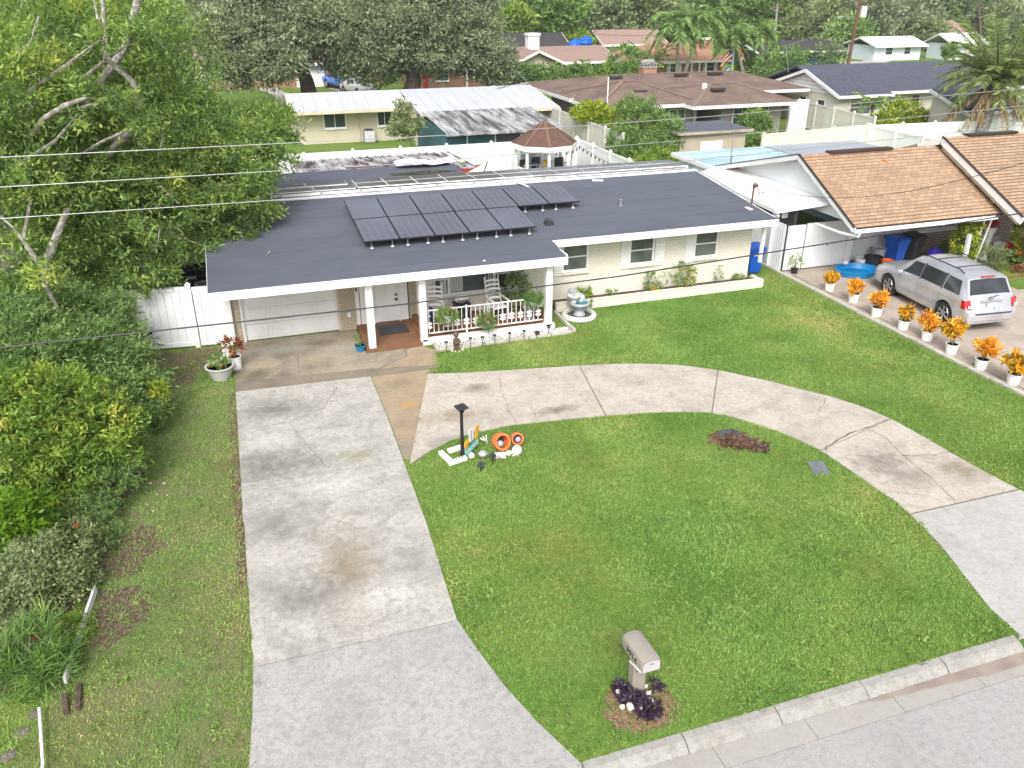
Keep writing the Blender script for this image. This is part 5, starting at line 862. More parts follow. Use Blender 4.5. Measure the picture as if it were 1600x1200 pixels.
# second, projecting gable with its rake
X2,EY2,RY2,RZ2=25.5,20.7,24.9,4.35
MB().slab([(X2,EY2,2.3),(34,EY2,2.3),(34,RY2,RZ2),(X2,RY2,RZ2)],.12).slab([(X2,RY2,RZ2),(34,RY2,RZ2),(34,29,2.9),(X2,29,2.9)],.12).build('front_roof',SH_OR,N); s2=MB()
for i in range(28):
    f0=i/28;f1=(i+1)/28; s2.slab([(X2-.01,EY2+(RY2-EY2)*f0,2.3+2.05*f0+.014),(34,EY2+(RY2-EY2)*f0,2.3+2.05*f0+.014),(34,EY2+(RY2-EY2)*f1,2.3+2.05*f1+.003),(X2-.01,EY2+(RY2-EY2)*f1,2.3+2.05*f1+.003)],.012)
s2.build('shingle_courses',SH_OR,N,kind='stuff'); MB().box(26.6,29,RY2-.15,RY2+.15,RZ2,RZ2+.07).build('ridge_vent',DKT,N)
MB().beam((X2-.04,EY2-.03,2.19),(X2-.04,RY2,4.24),.06,.24).beam((X2-.04,RY2+.02,4.24),(X2-.04,26,3.83),.06,.24).build('barge_board',WHITE,N); MB().beam((X2-.04,EY2-.03,2.34),(X2-.04,RY2,4.39),.10,.03).build('drip_edge',DKT,N); MB().add([(X2+.04,EY2+.2,2.25),(X2+.04,RY2,4.2),(X2+.04,RY2,3.9),(X2+.04,EY2+.2,2.0)],[(0,1,2,3)]).build('rake_soffit',CREAM,N)
MB().box(X2+.1,34,EY2-.02,EY2+.0,2.1,2.28).build('fascia',WHITE,N); MB().box(25.5,34,21.0,21.1,0,.02).build('step',BROWNF,N)
# flat roofed pale blue rear wing
WG=thing('flat_roofed_annex','pale blue flat roofed annex with a small barred window behind the brick house','annex',(20,31.5,0)); MB().box(19.9,24.2,31.5,34.6,0,2.25).build('wall',PALEB,WG); MB().box(19.6,24.6,31.1,34.9,2.25,2.42).build('fascia',WHITE,WG); MB().box(19.75,24.5,31.25,34.75,2.421,2.46).build('roof',TEALR,WG)
w=MB().box(19.86,19.9,32.1,33.3,1.25,1.95).build('window',WHITE,WG); 
for i in range(4):
    for j in range(2): MB().box(19.845,19.858,32.14+i*.29,32.14+i*.29+.26,1.29+j*.33,1.29+j*.33+.29).build('pane',GLASS,w)
MB().box(20.6,24.6,31.08,31.2,2.421,2.52).build('gutter_edge',DKT,WG)
for x,y,h in((20.6,31.4,1.35),(20.5,31.2,.35)): MB().tube([(x,y,2.45),(x,y,2.45+h)],.025,6).lathe([(.05,2.45+h),(.07,2.5+h),(0,2.55+h)],(x,y,0),6).build('mast',STEEL,WG)
GR=thing('grey_flat_roof','grey weathered flat roof behind the tan shingle ridge','roof',(27,33,0)); MB().box(24.7,30,29.3,34.9,2.3,2.44).build('roof',GREYR,GR); MB().box(24.9,29.8,29.5,34.7,0,2.3).build('wall',PALEB,GR)
# white awning between the houses
AW=thing('carport_awning','white sheet metal carport awning between the brick house and the blue gable','awning',(19.5,25,0)); aw=MB(); aw.slab([(18.38,24.7,2.19),(19.70,23.5,2.70),(19.70,30.4,2.72),(18.38,30.4,2.42)],.05); aw.build('roof',WHITE,AW); MB().beam((18.36,24.68,2.14),(19.7,23.47,2.65),.05,.13).beam((18.36,24.7,2.14),(18.36,30.4,2.37),.05,.13).build('edge_trim',WHITE,AW); MB().box(18.42,18.52,24.9,25.0,0,2.12).build('post',WHITE,AW); MB().box(18.7,18.95,24.78,24.8,1.85,2.05).build('sign_board',WHITE,AW)
MB().box(18.6,19.7,27.0,27.06,0,2.1).box(19.60,19.70,25.2,30.3,0,2.3).build('back_wall',M('dark_louvre_wall',(.26,.285,.295),.8),AW); MB().box(19.85,21.3,27.0,27.1,0,2.2).build('inner_wall',bpy.data.materials['dark_louvre_wall'],AW)
# neighbour's porch clutter
bush('vine_post_plant','tall yellow green vine bush climbing the left porch post of the tan house',(24.85,22.25,0),.42,L_CROY,.13,.06,150,10,101,zs=2.6,cat='bush'); crown('f',[(24.85,22.2,.6,.36),(24.9,22.2,1.55,.36)],80,10,.13,.06,L_CROY,bpy.data.objects['vine_post_plant'],103,cls='foliage',cmin=.05)
bush('vine_post_plant','tall yellow green vine bush on the right porch post of the tan house',(27.7,22.1,0),.5,L_CROY,.14,.065,170,10,102,zs=2.5,cat='bush'); o=[b for b in bpy.data.objects if b.name.startswith('vine_post_plant')][-1]; crown('f',[(27.7,22.0,.75,.42)],60,10,.13,.06,L_CROT,o,104,cls='foliage',cmin=.05)
MB().beam((24.7,21.9,0),(24.62,21.9,1.5),.12,.12).build('white_post_board',WHITE,label='leaning white board post under the left vine bush',cat='post')
bush('silvery_shrub','silvery green sprawling shrub beside the silver car roof',(26.1,22.0,0),.62,L_OLIVE,.09,.03,130,11,105,zs=.8); bush('green_shrub','small bright green shrub near the brick edging',(27.3,21.3,0),.42,L_MID,.1,.05,80,11,106,zs=.8); bush('grey_plant','pale spiky plant at the far right of the porch garden',(28.9,21.4,0),.5,L_PALE,.2,.04,70,9,107,zs=1.); bush('red_plants','reddish low plants between the silvery and the green shrub',(26.8,21.4,0),.25,L_RUST,.08,.04,30,8,108,zs=.6,cat='plant'); bush('pink_flowers','pink flowers in front of the porch window',(26.25,23.4,.5),.3,L_PINK,.09,.05,34,8,109,zs=1.4,cat='plant'); bush('dark_shrub','dark green shrub under the porch window behind the vine bush',(25.6,23.4,0),.5,L_DARK,.12,.06,80,10,110,zs=.8)
bush('poinsettia','dark red leaved plant on the white urn',(26.9,23.1,1.25),.2,L_REDF,.12,.05,24,7,111,zs=.6,cat='plant'); t=thing('white_urn','tall white urn in front of the porch brickwork','urn',(26.9,23.1,0)); MB().lathe([(.17,0),(.13,.2),(.10,.5),(.15,.9),(.22,1.15),(.24,1.28),(.2,1.28),(0,1.2)],(26.9,23.1,0),14).build('urn',WHITE,t,True); MB().lathe([(.2,0),(.2,.05)],(26.9,23.1,0),12).build('foot',WHITE,t)
t=thing('porch_bench','grey slatted bench with white and red boxes on it by the porch door','bench',(27.4,22.9,0)); MB().box(26.95,28.0,22.6,23.1,.42,.46).build('seat',GREYP,t); MB().box(26.95,28.0,23.08,23.12,.46,.9).build('backrest',GREYP,t)
for x in(27.0,27.9): MB().box(x,x+.05,22.62,22.67,0,.42).build('leg',GREYP,t); MB().box(x,x+.05,23.03,23.08,0,.42).build('leg',GREYP,t)
MB().obox((27.25,22.8,.6),(.36,.28,.26),rz=.3).build('white_box',WHITE,label='white box standing on the porch bench',cat='box'); MB().obox((27.62,22.75,.58),(.3,.2,.22),rz=-.4,ry=.3).build('red_box',RED,label='tilted red box on the porch bench beside the white box',cat='box')
for i,(x,y,r_,h_,m_,l) in enumerate([(28.0,21.9,.28,.35,WHITE,'round white planter left of the yellow crate in the porch garden'),(27.75,21.6,.22,.3,TEAL,'pale teal tub in the porch garden beside the white planter'),(28.75,22.3,.2,.45,LILAC,'grey bucket at the right vine bush'),(28.35,21.2,.3,.28,GREYST,'low grey stone planter behind the brick edging')]): tub('garden_tub',l,(x,y,0),r_,h_,m_)
MB().obox((28.3,21.75,.25),(.5,.35,.08),rz=.4,rx=.5).build('wooden_tray',M('pale_wood',(.5,.36,.2),.7),label='tilted pale wooden tray beside the white planter',cat='tray')
eb=thing('brick_edging','curved row of orange red bricks edging the porch garden','edging',(27.6,20.7,0))
for i in range(9):
    a=-.9+i*.2; MB().obox((27.5+1.0*math.sin(a)*1.1,20.95-.25*math.cos(a)+.15*i*.1,.06),(.2,.1,.12),rz=a*.3).build('brick',ORBR,eb,bevel=.01)
# ================================================================ VEHICLES
def loft(rows):
    """rows: stations along y (front = +y): (y, zb, wm, zbelt, wbelt, zt, wt, zc); returns an interpolating surface P(y,v)"""
    A=np.array(rows,float)
    def Pt(y,v):
        q=[np.interp(y,A[:,0],A[:,k]) for k in range(1,8)]; zb,wm,zbe,wb,zt,wt,zc=q
        C=[(wm*.90,zb),(wm*.985,zb+.12),(wm,zb+(zbe-zb)*.5),(wm*.992,zb+(zbe-zb)*.8),(wb,zbe),(wt+(wb-wt)*.08,zt-.04),(wt,zt),(wt*.8,zt+(zc-zt)*.55),(0,zc)]
        V=[0,.1,.3,.42,.5,.75,.8,.86,1]; x=np.interp(v,V,[c[0] for c in C]); z=np.interp(v,V,[c[1] for c in C]); return Vector((x,y,z))
    return Pt
VS=[0,.05,.1,.2,.3,.36,.42,.46,.5,.56,.62,.69,.75,.775,.8,.83,.86,.93,1]
def car(name,label,cat,loc,rz,rows,wheels,wr,paint,side,front,back,cat2=None,hub=STEEL):
    t=thing(name,label,cat,loc,None,rz=rz,world=False); Pf=loft(rows); ys=[]; 
    for a,b in zip(rows,rows[1:]):
        n=max(1,int((b[0]-a[0])/.09)); ys+=[a[0]+(b[0]-a[0])*i/n for i in range(n)]
    ys.append(rows[-1][0]); mb=MB(); k=len(VS)
    for y in ys:
        P=[Pf(y,v) for v in VS]; mb.v+=[tuple(p) for p in P]+[(-p.x,p.y,p.z) for p in P[:-1]][::-1]
    m=2*k-1
    for i in range(len(ys)-1):
        for j in range(m): a=i*m+j;b=i*m+(j+1)%m; mb.f.append((a,b,b+m,a+m))
    mb.f.append(tuple(range(m))[::-1]); mb.f.append(tuple((len(ys)-1)*m+j for j in range(m))); body=mb.build('body',paint,t,2)
    bm=bmesh.new(); bm.from_mesh(body.data); bmesh.ops.recalc_face_normals(bm,faces=bm.faces); bm.to_mesh(body.data); bm.free()
    W_=max(r[2] for r in rows)
    cuts=[]
    for y in wheels:   # wheel arches cut through both sides
        c=MB().lathe([(wr*1.16,-W_*1.2),(wr*1.16,W_*1.2)],(0,y,wr*1.0),28,m=Matrix.Rotation(R(90),3,'Y')).build('arch_cutter',paint); cuts.append(c)
        md=body.modifiers.new('arch','BOOLEAN'); md.object=c; md.operation='DIFFERENCE'; md.solver='EXACT'
    dg=bpy.context.evaluated_depsgraph_get(); cutters=cuts; 
    for c in cuts: c.matrix_world=Matrix.Translation(Vector(loc))@Matrix.Rotation(rz,4,'Z')
    bpy.context.view_layer.update(); dg.update(); me=bpy.data.meshes.new_from_object(body.evaluated_get(dg)); body.modifiers.clear(); body.data=me; me.set_sharp_from_angle(angle=R(38))
    for c in cuts: bpy.data.objects.remove(c)
    def pane(y0,y1,v0,v1,nm,mat,off=.008,par=t,both=True,ny=8,nv=6,y0b=None,y1b=None):
        for s in((1,-1) if both else(1,)):
            g=MB(); 
            for j in range(nv+1):
                v=v0+(v1-v0)*j/nv; f=j/nv; ya=y0+((y0b if y0b is not None else y0)-y0)*f; yb=y1+((y1b if y1b is not None else y1)-y1)*f
                for i in range(ny+1):
                    y=ya+(yb-ya)*i/ny; p=Pf(y,v); e=1e-3; n=(Pf(y+e,v)-Pf(y-e,v)).cross(Pf(y,min(v+e,1))-Pf(y,v-e)); n=n.normalized() if n.length>0 else Vector((0,0,1))
                    if n.x<0 or(abs(n.x)<.2 and n.z<0 and v>.7): n=-n if n.x<-.001 or n.z<0 else n
                    p=p+n*off; g.v.append((p.x*s,p.y,p.z))
            w_=ny+1; g.f=[(j*w_+i,j*w_+i+1,(j+1)*w_+i+1,(j+1)*w_+i) for j in range(nv) for i in range(ny)]; g.build(nm,mat,par,2)
    for q in side: pane(*q[:4],'side_window',CARGL,y0b=q[4] if len(q)>4 else None,y1b=q[5] if len(q)>5 else None)
    def across(y0,y1,nm,mat,vv=.81,off=.01,ny=6,inset=.93):
        g=MB(); n=8
        for i in range(ny+1):
            y=y0+(y1-y0)*i/ny; 
            for j in range(n+1):
                u=-1+2*j/n; v=1-(1-vv)*abs(u); p=Pf(y,v); g.v.append((math.copysign(p.x,u)*inset if u else 0,y,p.z+off))
        g.f=[(i*(n+1)+j,i*(n+1)+j+1,(i+1)*(n+1)+j+1,(i+1)*(n+1)+j) for i in range(ny) for j in range(n)]; g.build(nm,mat,t,2)
    if front: across(*front,'windscreen',CARGL)
    if back: across(*back,'rear_window',CARGL,off=.012)
    for y in wheels:
        for s in(-1,1):
            w_=MB().lathe([(wr*.60,-.10),(wr*.94,-.11),(wr,-.07),(wr,.07),(wr*.94,.11),(wr*.60,.10)],(s*(W_-.13),y,wr),24,m=Matrix.Rotation(R(90),3,'Y'),cap=False).build('wheel',RUBBER,t,True); m_=Matrix.Rotation(R(90),3,'Y'); xr=s*(W_-.035)
            rm=MB().lathe([(wr*.63,-.02),(wr*.66,.0),(wr*.60,.025)],(xr,y,wr),20,m=m_,cap=False); rm.lathe([(0,.012 if s>0 else -.012),(wr*.14,.012 if s>0 else -.012)],(xr,y,wr),10,m=m_)
            for q in range(6): a=q*math.pi/3; rm.obox((xr,y+wr*.34*math.sin(a),wr+wr*.34*math.cos(a)),(.02,wr*.15,wr*.62),Matrix.Rotation(-a,3,'X'))
            rm.build('rim',hub,w_); MB().lathe([(wr*.60,0),(0,0)],(s*(W_-.075),y,wr),16,m=m_).build('brake_backing',BLACK,w_); MB().lathe([(wr*1.13,-.09),(wr*1.0,-.09)],(s*(W_-.3),y,wr),18,m=m_).lathe([(wr*1.14,0),(0,0)],(s*(W_-.28),y,wr),18,m=m_).build('wheel_well',BLACK,w_)
    return t,Pf,pane
rows=[(-2.33,.42,.72,.62,.72,.66,.60,.66),(-2.30,.33,.84,.66,.82,.70,.72,.71),(-2.22,.30,.885,.72,.86,.76,.78,.78),(-2.14,.29,.90,.90,.865,.92,.80,.94),(-2.05,.28,.905,1.00,.875,1.10,.79,1.12),(-1.78,.27,.91,1.02,.885,1.555,.69,1.60),(-1.62,.27,.91,1.02,.885,1.60,.675,1.655),(-.9,.26,.912,1.01,.885,1.635,.68,1.70),(0,.26,.912,1.0,.885,1.635,.685,1.705),(.45,.26,.912,.99,.88,1.60,.675,1.665),(1.08,.26,.912,.985,.87,1.10,.78,1.14),(1.25,.26,.912,.98,.865,1.02,.80,1.06),(1.7,.27,.91,.94,.86,.98,.76,1.015),(2.1,.28,.885,.86,.82,.91,.68,.94),(2.26,.30,.82,.74,.76,.82,.60,.84),(2.34,.38,.68,.62,.64,.66,.5,.67)]
SUV,Pf,pane=car('sport_utility_car','silver sport utility car parked on the neighbour driveway behind the croton pots','car',(21.24,19.5,0),R(-5.5),rows,(-1.33,1.38),.36,SILVER,[(.02,.88,.535,.715,.02,.50),(-.98,-.06,.535,.715,-.98,-.06),(-1.78,-1.07,.535,.715,-1.64,-1.07)],(.50,1.02),(-2.03,-1.80),'car')
pane(-1.03,-.99,.51,.73,'pillar_strip',BLACK,.006); pane(-.055,-.005,.51,.73,'pillar_strip',BLACK,.006)
pane(-.035,-.025,.12,.49,'door_gap',BLACK,.003,nv=8,ny=1); pane(.90,.91,.12,.49,'door_gap',BLACK,.003,nv=8,ny=1); pane(-1.03,-1.02,.3,.49,'door_gap',BLACK,.003,nv=8,ny=1)
pane(-.95,.92,.16,.25,'side_cladding',M('silver_cladding',(.42,.43,.46),.4,metal=.4),.014,ny=10,nv=3)
for y in(-.30,.62): pane(y-.11,y+.09,.425,.445,'door_handle',SILVER,.025,ny=3,nv=2)
for s in(-1,1):
    MB().tube([(s*.60,.25,1.69),(s*.61,.1,1.745),(s*.61,-1.3,1.74),(s*.60,-1.5,1.67)],.02,6).build('roof_rail',BLKMET,SUV); MB().obox((s*.985,.80,1.03),(.17,.10,.12)).build('mirror',SILVER,SUV,bevel=.03)
    MB().add([(s*.70,-2.245,.76),(s*.90,-2.16,.78),(s*.905,-2.10,1.02),(s*.72,-2.10,1.03),(s*.70,-2.20,.74),(s*.93,-2.02,.78),(s*.92,-1.98,1.02)],[(0,1,2,3),(1,5,6,2)]).build('tail_lamp',TAILR,SUV); MB().obox((s*.80,-2.245,.86),(.1,.05,.06),rz=s*.35).build('reverse_lamp',WHITE,SUV); MB().obox((s*.66,2.12,.74),(.3,.14,.14),rz=-s*.45,rx=-.2).build('headlight',GLASS,SUV); MB().obox((s*.87,-1.73,.25),(.10,.02,.2)).build('mud_flap',BLACK,SUV)
for y in(-.25,-1.1): MB().tube([(-.6,y,1.735),(0,y,1.76),(.6,y,1.735)],.016,6).build('roof_crossbar',BLKMET,SUV)
MB().box(-.72,.72,-2.37,-2.24,.40,.64).build('rear_bumper',SILVER,SUV,bevel=.04); MB().box(-.62,.62,-2.372,-2.30,.645,.665).build('bumper_step',CHAR,SUV); MB().obox((0,-2.215,.86),(.34,.02,.15),rx=R(-8)).build('number_plate',WHITE,SUV); MB().obox((0,-2.20,1.0),(.74,.04,.04)).build('tailgate_strip',SILVER,SUV); MB().obox((0,-1.78,1.625),(.46,.06,.035)).build('brake_lamp',TAILR,SUV); MB().beam((-.05,-2.10,1.06),(.30,-2.05,1.10),.02,.02).build('rear_wiper',BLACK,SUV); MB().lathe([(.05,-.01),(.05,.01)],(0,-2.17,1.055),10,1.3,1,m=Matrix.Rotation(R(75),3,'X')).build('tailgate_badge',STEEL,SUV); MB().beam((.06,-2.235,.80),(.13,-2.23,.72),.03,.02).build('plate_sticker',BLACK,SUV)
MB().beam((-.6,.98,1.20),(.1,.95,1.22),.02,.02).build('wiper',BLACK,SUV)
# far vehicles
prow=[(-2.8,.6,.9,.95,.9,1.0,.86,1.0),(-2.75,.5,.96,1.05,.95,1.1,.9,1.1),(-.9,.45,.98,1.1,.96,1.12,.92,1.12),(-.88,.45,.98,1.1,.96,1.85,.72,1.9),(.6,.45,.98,1.1,.96,1.87,.74,1.93),(1.25,.45,.98,1.1,.95,1.2,.88,1.25),(2.6,.5,.96,1.05,.92,1.08,.8,1.12),(2.8,.6,.8,.9,.76,.92,.6,.94)]
pk,_,_=car('pickup_truck','bright blue pickup truck parked on the drive beneath the oaks','truck',(*(11.532,88.761),0),R(18),prow,(-1.75,1.75),.42,BLUEPK,[(-.7,-.02,.54,.71),(.05,.9,.54,.71,.05,.55)],(.65,1.18),None,'truck'); MB().box(-.78,.78,-2.66,-.95,1.10,1.128).build('cargo_bed',BLACK,pk); MB().obox((0,-.9,1.55),(1.2,.03,.45)).build('rear_window',CARGL,pk); MB().box(-.85,.85,-2.86,-2.77,.55,.72).build('rear_bumper',CHAR,pk)
for s in(-1,1): MB().box(s*.82-.08,s*.82+.08,-2.83,-2.74,.85,1.08).build('tail_lamp',TAILR,pk)
crow=[(-2.2,.4,.7,.6,.7,.64,.6,.65),(-2.1,.3,.85,.85,.82,.9,.7,.92),(-1.5,.25,.88,.92,.84,1.0,.72,1.02),(-.9,.25,.89,.92,.85,1.38,.58,1.42),(.3,.25,.89,.92,.85,1.40,.6,1.45),(1.1,.25,.89,.9,.84,.96,.74,.99),(2.0,.28,.85,.78,.8,.82,.6,.85),(2.2,.4,.7,.6,.66,.62,.5,.63)]
car('sedan_car','white and blue car parked behind the long white roof near the pickup','car',(*(12.476,84.417),0),R(200),crow,(-1.35,1.35),.32,WHITEC,[(-.75,-.1,.54,.71),(-.04,.7,.54,.71,-.04,.4)],(.35,1.05),(-1.45,-.95),'car')
car('parked_van','dark grey car parked behind the bins under the left oak','car',(*(9.74,100.759),0),R(10),rows,(-1.33,1.38),.36,M('dark_car_paint',(.03,.04,.06),.3,coat=.6),[(.02,.88,.535,.715,.02,.50),(-.98,-.06,.535,.715)],(.50,1.02),(-2.03,-1.80),'car')
car('sedan_car','pale silver car standing in the carport of the chimney house','car',(*(43.329,94.358),0),R(185),crow,(-1.35,1.35),.32,SILVER,[(-.75,-.1,.54,.71),(-.04,.7,.54,.71,-.04,.4)],(.35,1.05),(-1.45,-.95),'car')
for i,(p,m_,l) in enumerate([((8.763,96.078),CHAR,'black bin left of the blue one on the far drive under the oak'),((9.386,95.532),BLUEP,'blue bin between two black bins on the far drive'),((10.015,95.664),CHAR,'black bin beside the brick pier on the far drive'),((44.702,93.905),BLUEP,'blue bin at the right end of the chimney house carport')]): bin_(l,(*p,0),m_,.3,1.15)
# ================================================================ BACK YARD
PT=thing('patio_cover','stained white metal patio cover behind the rear roof','patio roof',(6,36,0)); zf=lambda y:2.62-.04*(y-33.6); i=0; x=2.4
while x<9.35:
    MB().slab([(x,33.62,zf(33.62)),(x+.30,33.62,zf(33.62)),(x+.30,38.3,zf(38.3)),(x,38.3,zf(38.3))],.05).build('roof_panel',METALR,PT); MB().beam((x+.32,33.62,zf(33.62)+.02),(x+.32,38.3,zf(38.3)+.02),.035,.07).build('rib',METALR,PT); x+=.345; i+=1
for x in(2.5,5.8,9.2): MB().box(x,x+.1,38.1,38.2,0,2.3).build('post',WHITE,PT)
MB().box(4.4,5.7,34.9,35.0,2.62,2.66).build('loose_board',WOODP,label='dark loose board lying on the patio cover',cat='board')
MB().box(2.35,2.4,33.62,38.3,2.3,2.55).build('gutter',WHITE,PT)
t=thing('roof_tarpaulin','crumpled white sheet lying at the edge of the rear roof','sheet',(7.2,33.5,2.85)); mb=MB(); rr=random.Random(6); k=9
for j in range(5):
    for i in range(k): mb.v.append((6.2+i*.33+rr.uniform(-.05,.05),33.0+j*.28+rr.uniform(-.06,.06)-.25*math.sin(i*.5),2.93+rr.uniform(0,.09)+(.07 if 0<i<4 else 0)))
mb.f=[(j*k+i,j*k+i+1,(j+1)*k+i+1,(j+1)*k+i) for j in range(4) for i in range(k-1)]; mb.build('cloth',WHITE,t,True); MB().lathe([(.12,2.9),(.18,2.98),(.16,3.06),(0,3.08)],(8.9,33.1,0),10).build('cream_bucket',CREAM,label='small cream object at the right end of the white sheet on the roof',cat='bucket')
MB().quad(*blob([(5.7,31.9),(7.3,32.1),(8.4,31.6),(7.2,31.4),(5.8,31.5)],2.925,4,5,.08)).build('roof_puddle',glass('roof_water',(.03,.032,.02),.05),H)
# gazebo
c=(15.6,41.2); GZ=thing('gazebo','white gazebo with brown shingled pointed roof in the back yard','gazebo',(*c,0)); n=8; rad=1.72
def gp(i,r_,z): a=2*math.pi*(i+.5)/n+.2; return (c[0]+r_*math.cos(a),c[1]+r_*math.sin(a),z)
rf=None
for i in range(n):
    o=MB().add([gp(i,rad,2.12),gp(i+1,rad,2.12),(c[0],c[1],3.2),gp(i,rad,2.06),gp(i+1,rad,2.06),(c[0],c[1],3.1)],[(0,1,2),(5,4,3),(0,3,4,1)]).build('roof_facet',SH_GZ,GZ)
    MB().beam(gp(i,rad+.02,2.13),(c[0],c[1],3.22),.14,.03).build('hip_cap',M('gazebo_hip',(.16,.095,.065),.9) if i==0 else bpy.data.materials['gazebo_hip'],GZ)
    MB().beam(gp(i,rad,1.98),gp(i+1,rad,1.98),.05,.26).build('fascia',WHITE,GZ); MB().beam(gp(i,rad-.2,0),gp(i,rad-.2,2.0),.12,.12).build('post',WHITE,GZ)
    if i not in(5,): 
        MB().beam(gp(i,rad-.2,.9),gp(i+1,rad-.2,.9),.06,.06).build('rail',WHITE,GZ)
        for q in range(1,7): 
            a=Vector(gp(i,rad-.2,0)).lerp(Vector(gp(i+1,rad-.2,0)),q/7); MB().box(a.x-.015,a.x+.015,a.y-.015,a.y+.015,.1,.88).build('baluster',WHITE,GZ)
MB().lathe([(rad,0),(rad,.15),(0,.15)],(*c,0),8).build('floor',WHITE,GZ)
for i,(x,y,l) in enumerate([(14.7,41.6,'black chair left of the glass table in the gazebo'),(15.55,42.1,'black chair right of the glass table in the gazebo'),(16.7,41.6,'dark chair at the right side of the gazebo')]):
    t=thing('gazebo_chair',l,'chair',(x,y,.15),'black chairs in the gazebo'); MB().box(x-.25,x+.25,y-.25,y+.25,.55,.6).build('seat',BLKMET,t); MB().box(x-.25,x+.25,y+.22,y+.27,.6,1.15).build('backrest',BLKMET,t)
    for dx in(-.22,.18):
        for dy in(-.22,.2): MB().box(x+dx,x+dx+.04,y+dy,y+dy+.04,.15,.55).build('leg',BLKMET,t)
t=thing('gazebo_table','glass topped table with a pale blue board between the gazebo chairs','table',(15.1,41.9,.15)); MB().box(14.6,15.6,41.6,42.2,.85,.88).build('tabletop',glass('table_glass',(.3,.4,.42),.1),t); MB().box(14.75,15.45,42.35,42.4,.9,1.35).build('board',PALEB,t)
for x in(14.65,15.5): MB().box(x,x+.05,41.65,41.7,.15,.85).box(x,x+.05,42.1,42.15,.15,.85).build('leg',WHITE,t)
MB().rock((15.75,41.4,1.0),.14,3,1.2).build('yellow_vase',YELLOW,label='small yellow ornament on the gazebo table',cat='ornament')
t=thing('string_lights','string of small dark bulbs hanging from the gazebo to the side fence','string lights',(17,40,2)); a=Vector((17.3,41.0,2.0));b=Vector((18.1,34.5,1.65)); 
MB().tube([a.lerp(b,k/16)-Vector((0,0,.25*math.sin(math.pi*k/16))) for k in range(17)],.01,4).build('cord',WIREB,t)
for k in range(1,16): p=a.lerp(b,k/16)-Vector((0,0,.25*math.sin(math.pi*k/16)+.02)); MB().lathe([(.0,-.16),(.045,-.11),(.03,-.03),(.02,0)],p,6).build('bulb',BLACK,t)
for k in range(9): p=Vector(gp(4.0+k*.42,rad+.02,1.84)); MB().lathe([(.0,-.14),(.04,-.1),(.02,0)],p,6).build('bulb',BLACK,t)
t=thing('banner','red and white pennant sail leaning by the patio cover','pennant',(11,40,0)); MB().add([(10.2,40.3,1.25),(11.9,40.3,1.35),(10.5,40.3,.7),(10.2,40.34,1.25),(11.9,40.34,1.35),(10.5,40.34,.7)],[(0,1,2),(5,4,3),(0,3,4,1),(1,4,5,2),(2,5,3,0)]).build('red_cloth',M('dull_red',(.30,.04,.03),.7),t); MB().beam((11.6,40.25,.1),(12.2,40.25,1.5),.04,.04).build('pole',BLKMET,t)
# ================================================================ HOUSES BEHIND
# long white-roofed house
LW=thing('long_white_house','long cream house with pale metal roof behind the back fence','house',(12,57,0)); EYL=55.6
MB().box(4.4,11.6,57.0,57.2,0,2.3).build('wall',CREAM,LW); MB().box(4.4,4.6,57.2,66,0,2.3).build('wall',CREAM,LW); MB().box(11.6,20.6,54.2,54.4,0,2.3).build('wall',CREAM,LW); MB().box(20.4,20.6,54.4,66,0,2.3).build('wall',CREAM,LW); MB().box(11.6,11.8,54.4,57,0,2.3).build('wall',CREAM,LW)
x=3.9
while x<21.0:   # standing-seam roof sheets
    x1=min(x+.85,21.1); ye=55.9 if x1<=11.6 else 53.0; ze=2.22; yr=59.0; zr=3.02 
    MB().slab([(x,ye,ze),(x1-.02,ye,ze),(x1-.02,yr,zr),(x,yr,zr)],.06).build('roof_sheet',METALW,LW); MB().slab([(x,yr,zr),(x1-.02,yr,zr),(x1-.02,64,2.3),(x,64,2.3)],.06).build('roof_sheet',METALW,LW); x=x1
MB().box(3.85,11.6,55.82,55.9,2.02,2.2).box(11.62,21.1,52.92,53.0,2.02,2.2).build('fascia',CREAM,LW); MB().beam((3.85,55.9,2.12),(3.85,59,2.92),.08,.2).build('barge_board',CREAM,LW); MB().beam((21.12,53,2.12),(21.12,59,2.92),.08,.2).build('barge_board',CREAM,LW)
for x0,l in((6.05,1.35),(9.6,.9)): window(LW,x0,x0+l,1.02,1.85,57.0,nh=1,nv=2,gl=GLASS)
MB().tube([(8.3,56.95,.1),(8.3,56.95,2.2)],.05,6).build('downspout',CREAM,LW); MB().beam((11.55,55,2.2),(11.55,57,2.5),.1,.5).build('valley_board',CREAM,LW)
t=thing('condenser_unit','grey air conditioner against the cream wall of the long house','air conditioner',(8.85,56.5,0)); MB().box(8.5,9.2,56.2,56.9,.05,.8).build('cabinet',GREYP,t); MB().lathe([(.3,.8),(.32,.86),(.2,.87),(0,.82)],(8.85,56.55,0),12).build('fan_grille',CHAR,t)
for i in range(6): MB().box(8.54+i*.11,8.58+i*.11,56.18,56.2,.12,.75).build('louvre',WHITE,t)
LT=thing('lean_to','lean-to porch with mildewed corrugated roof and teal walls','porch',(14,47,0)); x=11.6
while x<18.6:
    x1=x+.42; MB().slab([(x,46.3,1.98),(x1-.06,46.3,1.98),(x1-.06,52.3,2.38),(x,52.3,2.38)],.05).build('roof_sheet',METALG,LT); MB().beam((x1-.03,46.3,1.99),(x1-.03,52.3,2.39),.05,.07).build('rib',METALG,LT); x=x1
MB().box(11.55,18.6,46.2,46.29,1.82,1.98).build('fascia',METALG,LT); MB().box(11.7,18.4,47.0,47.1,0,.95).build('wall',TEALW,LT)
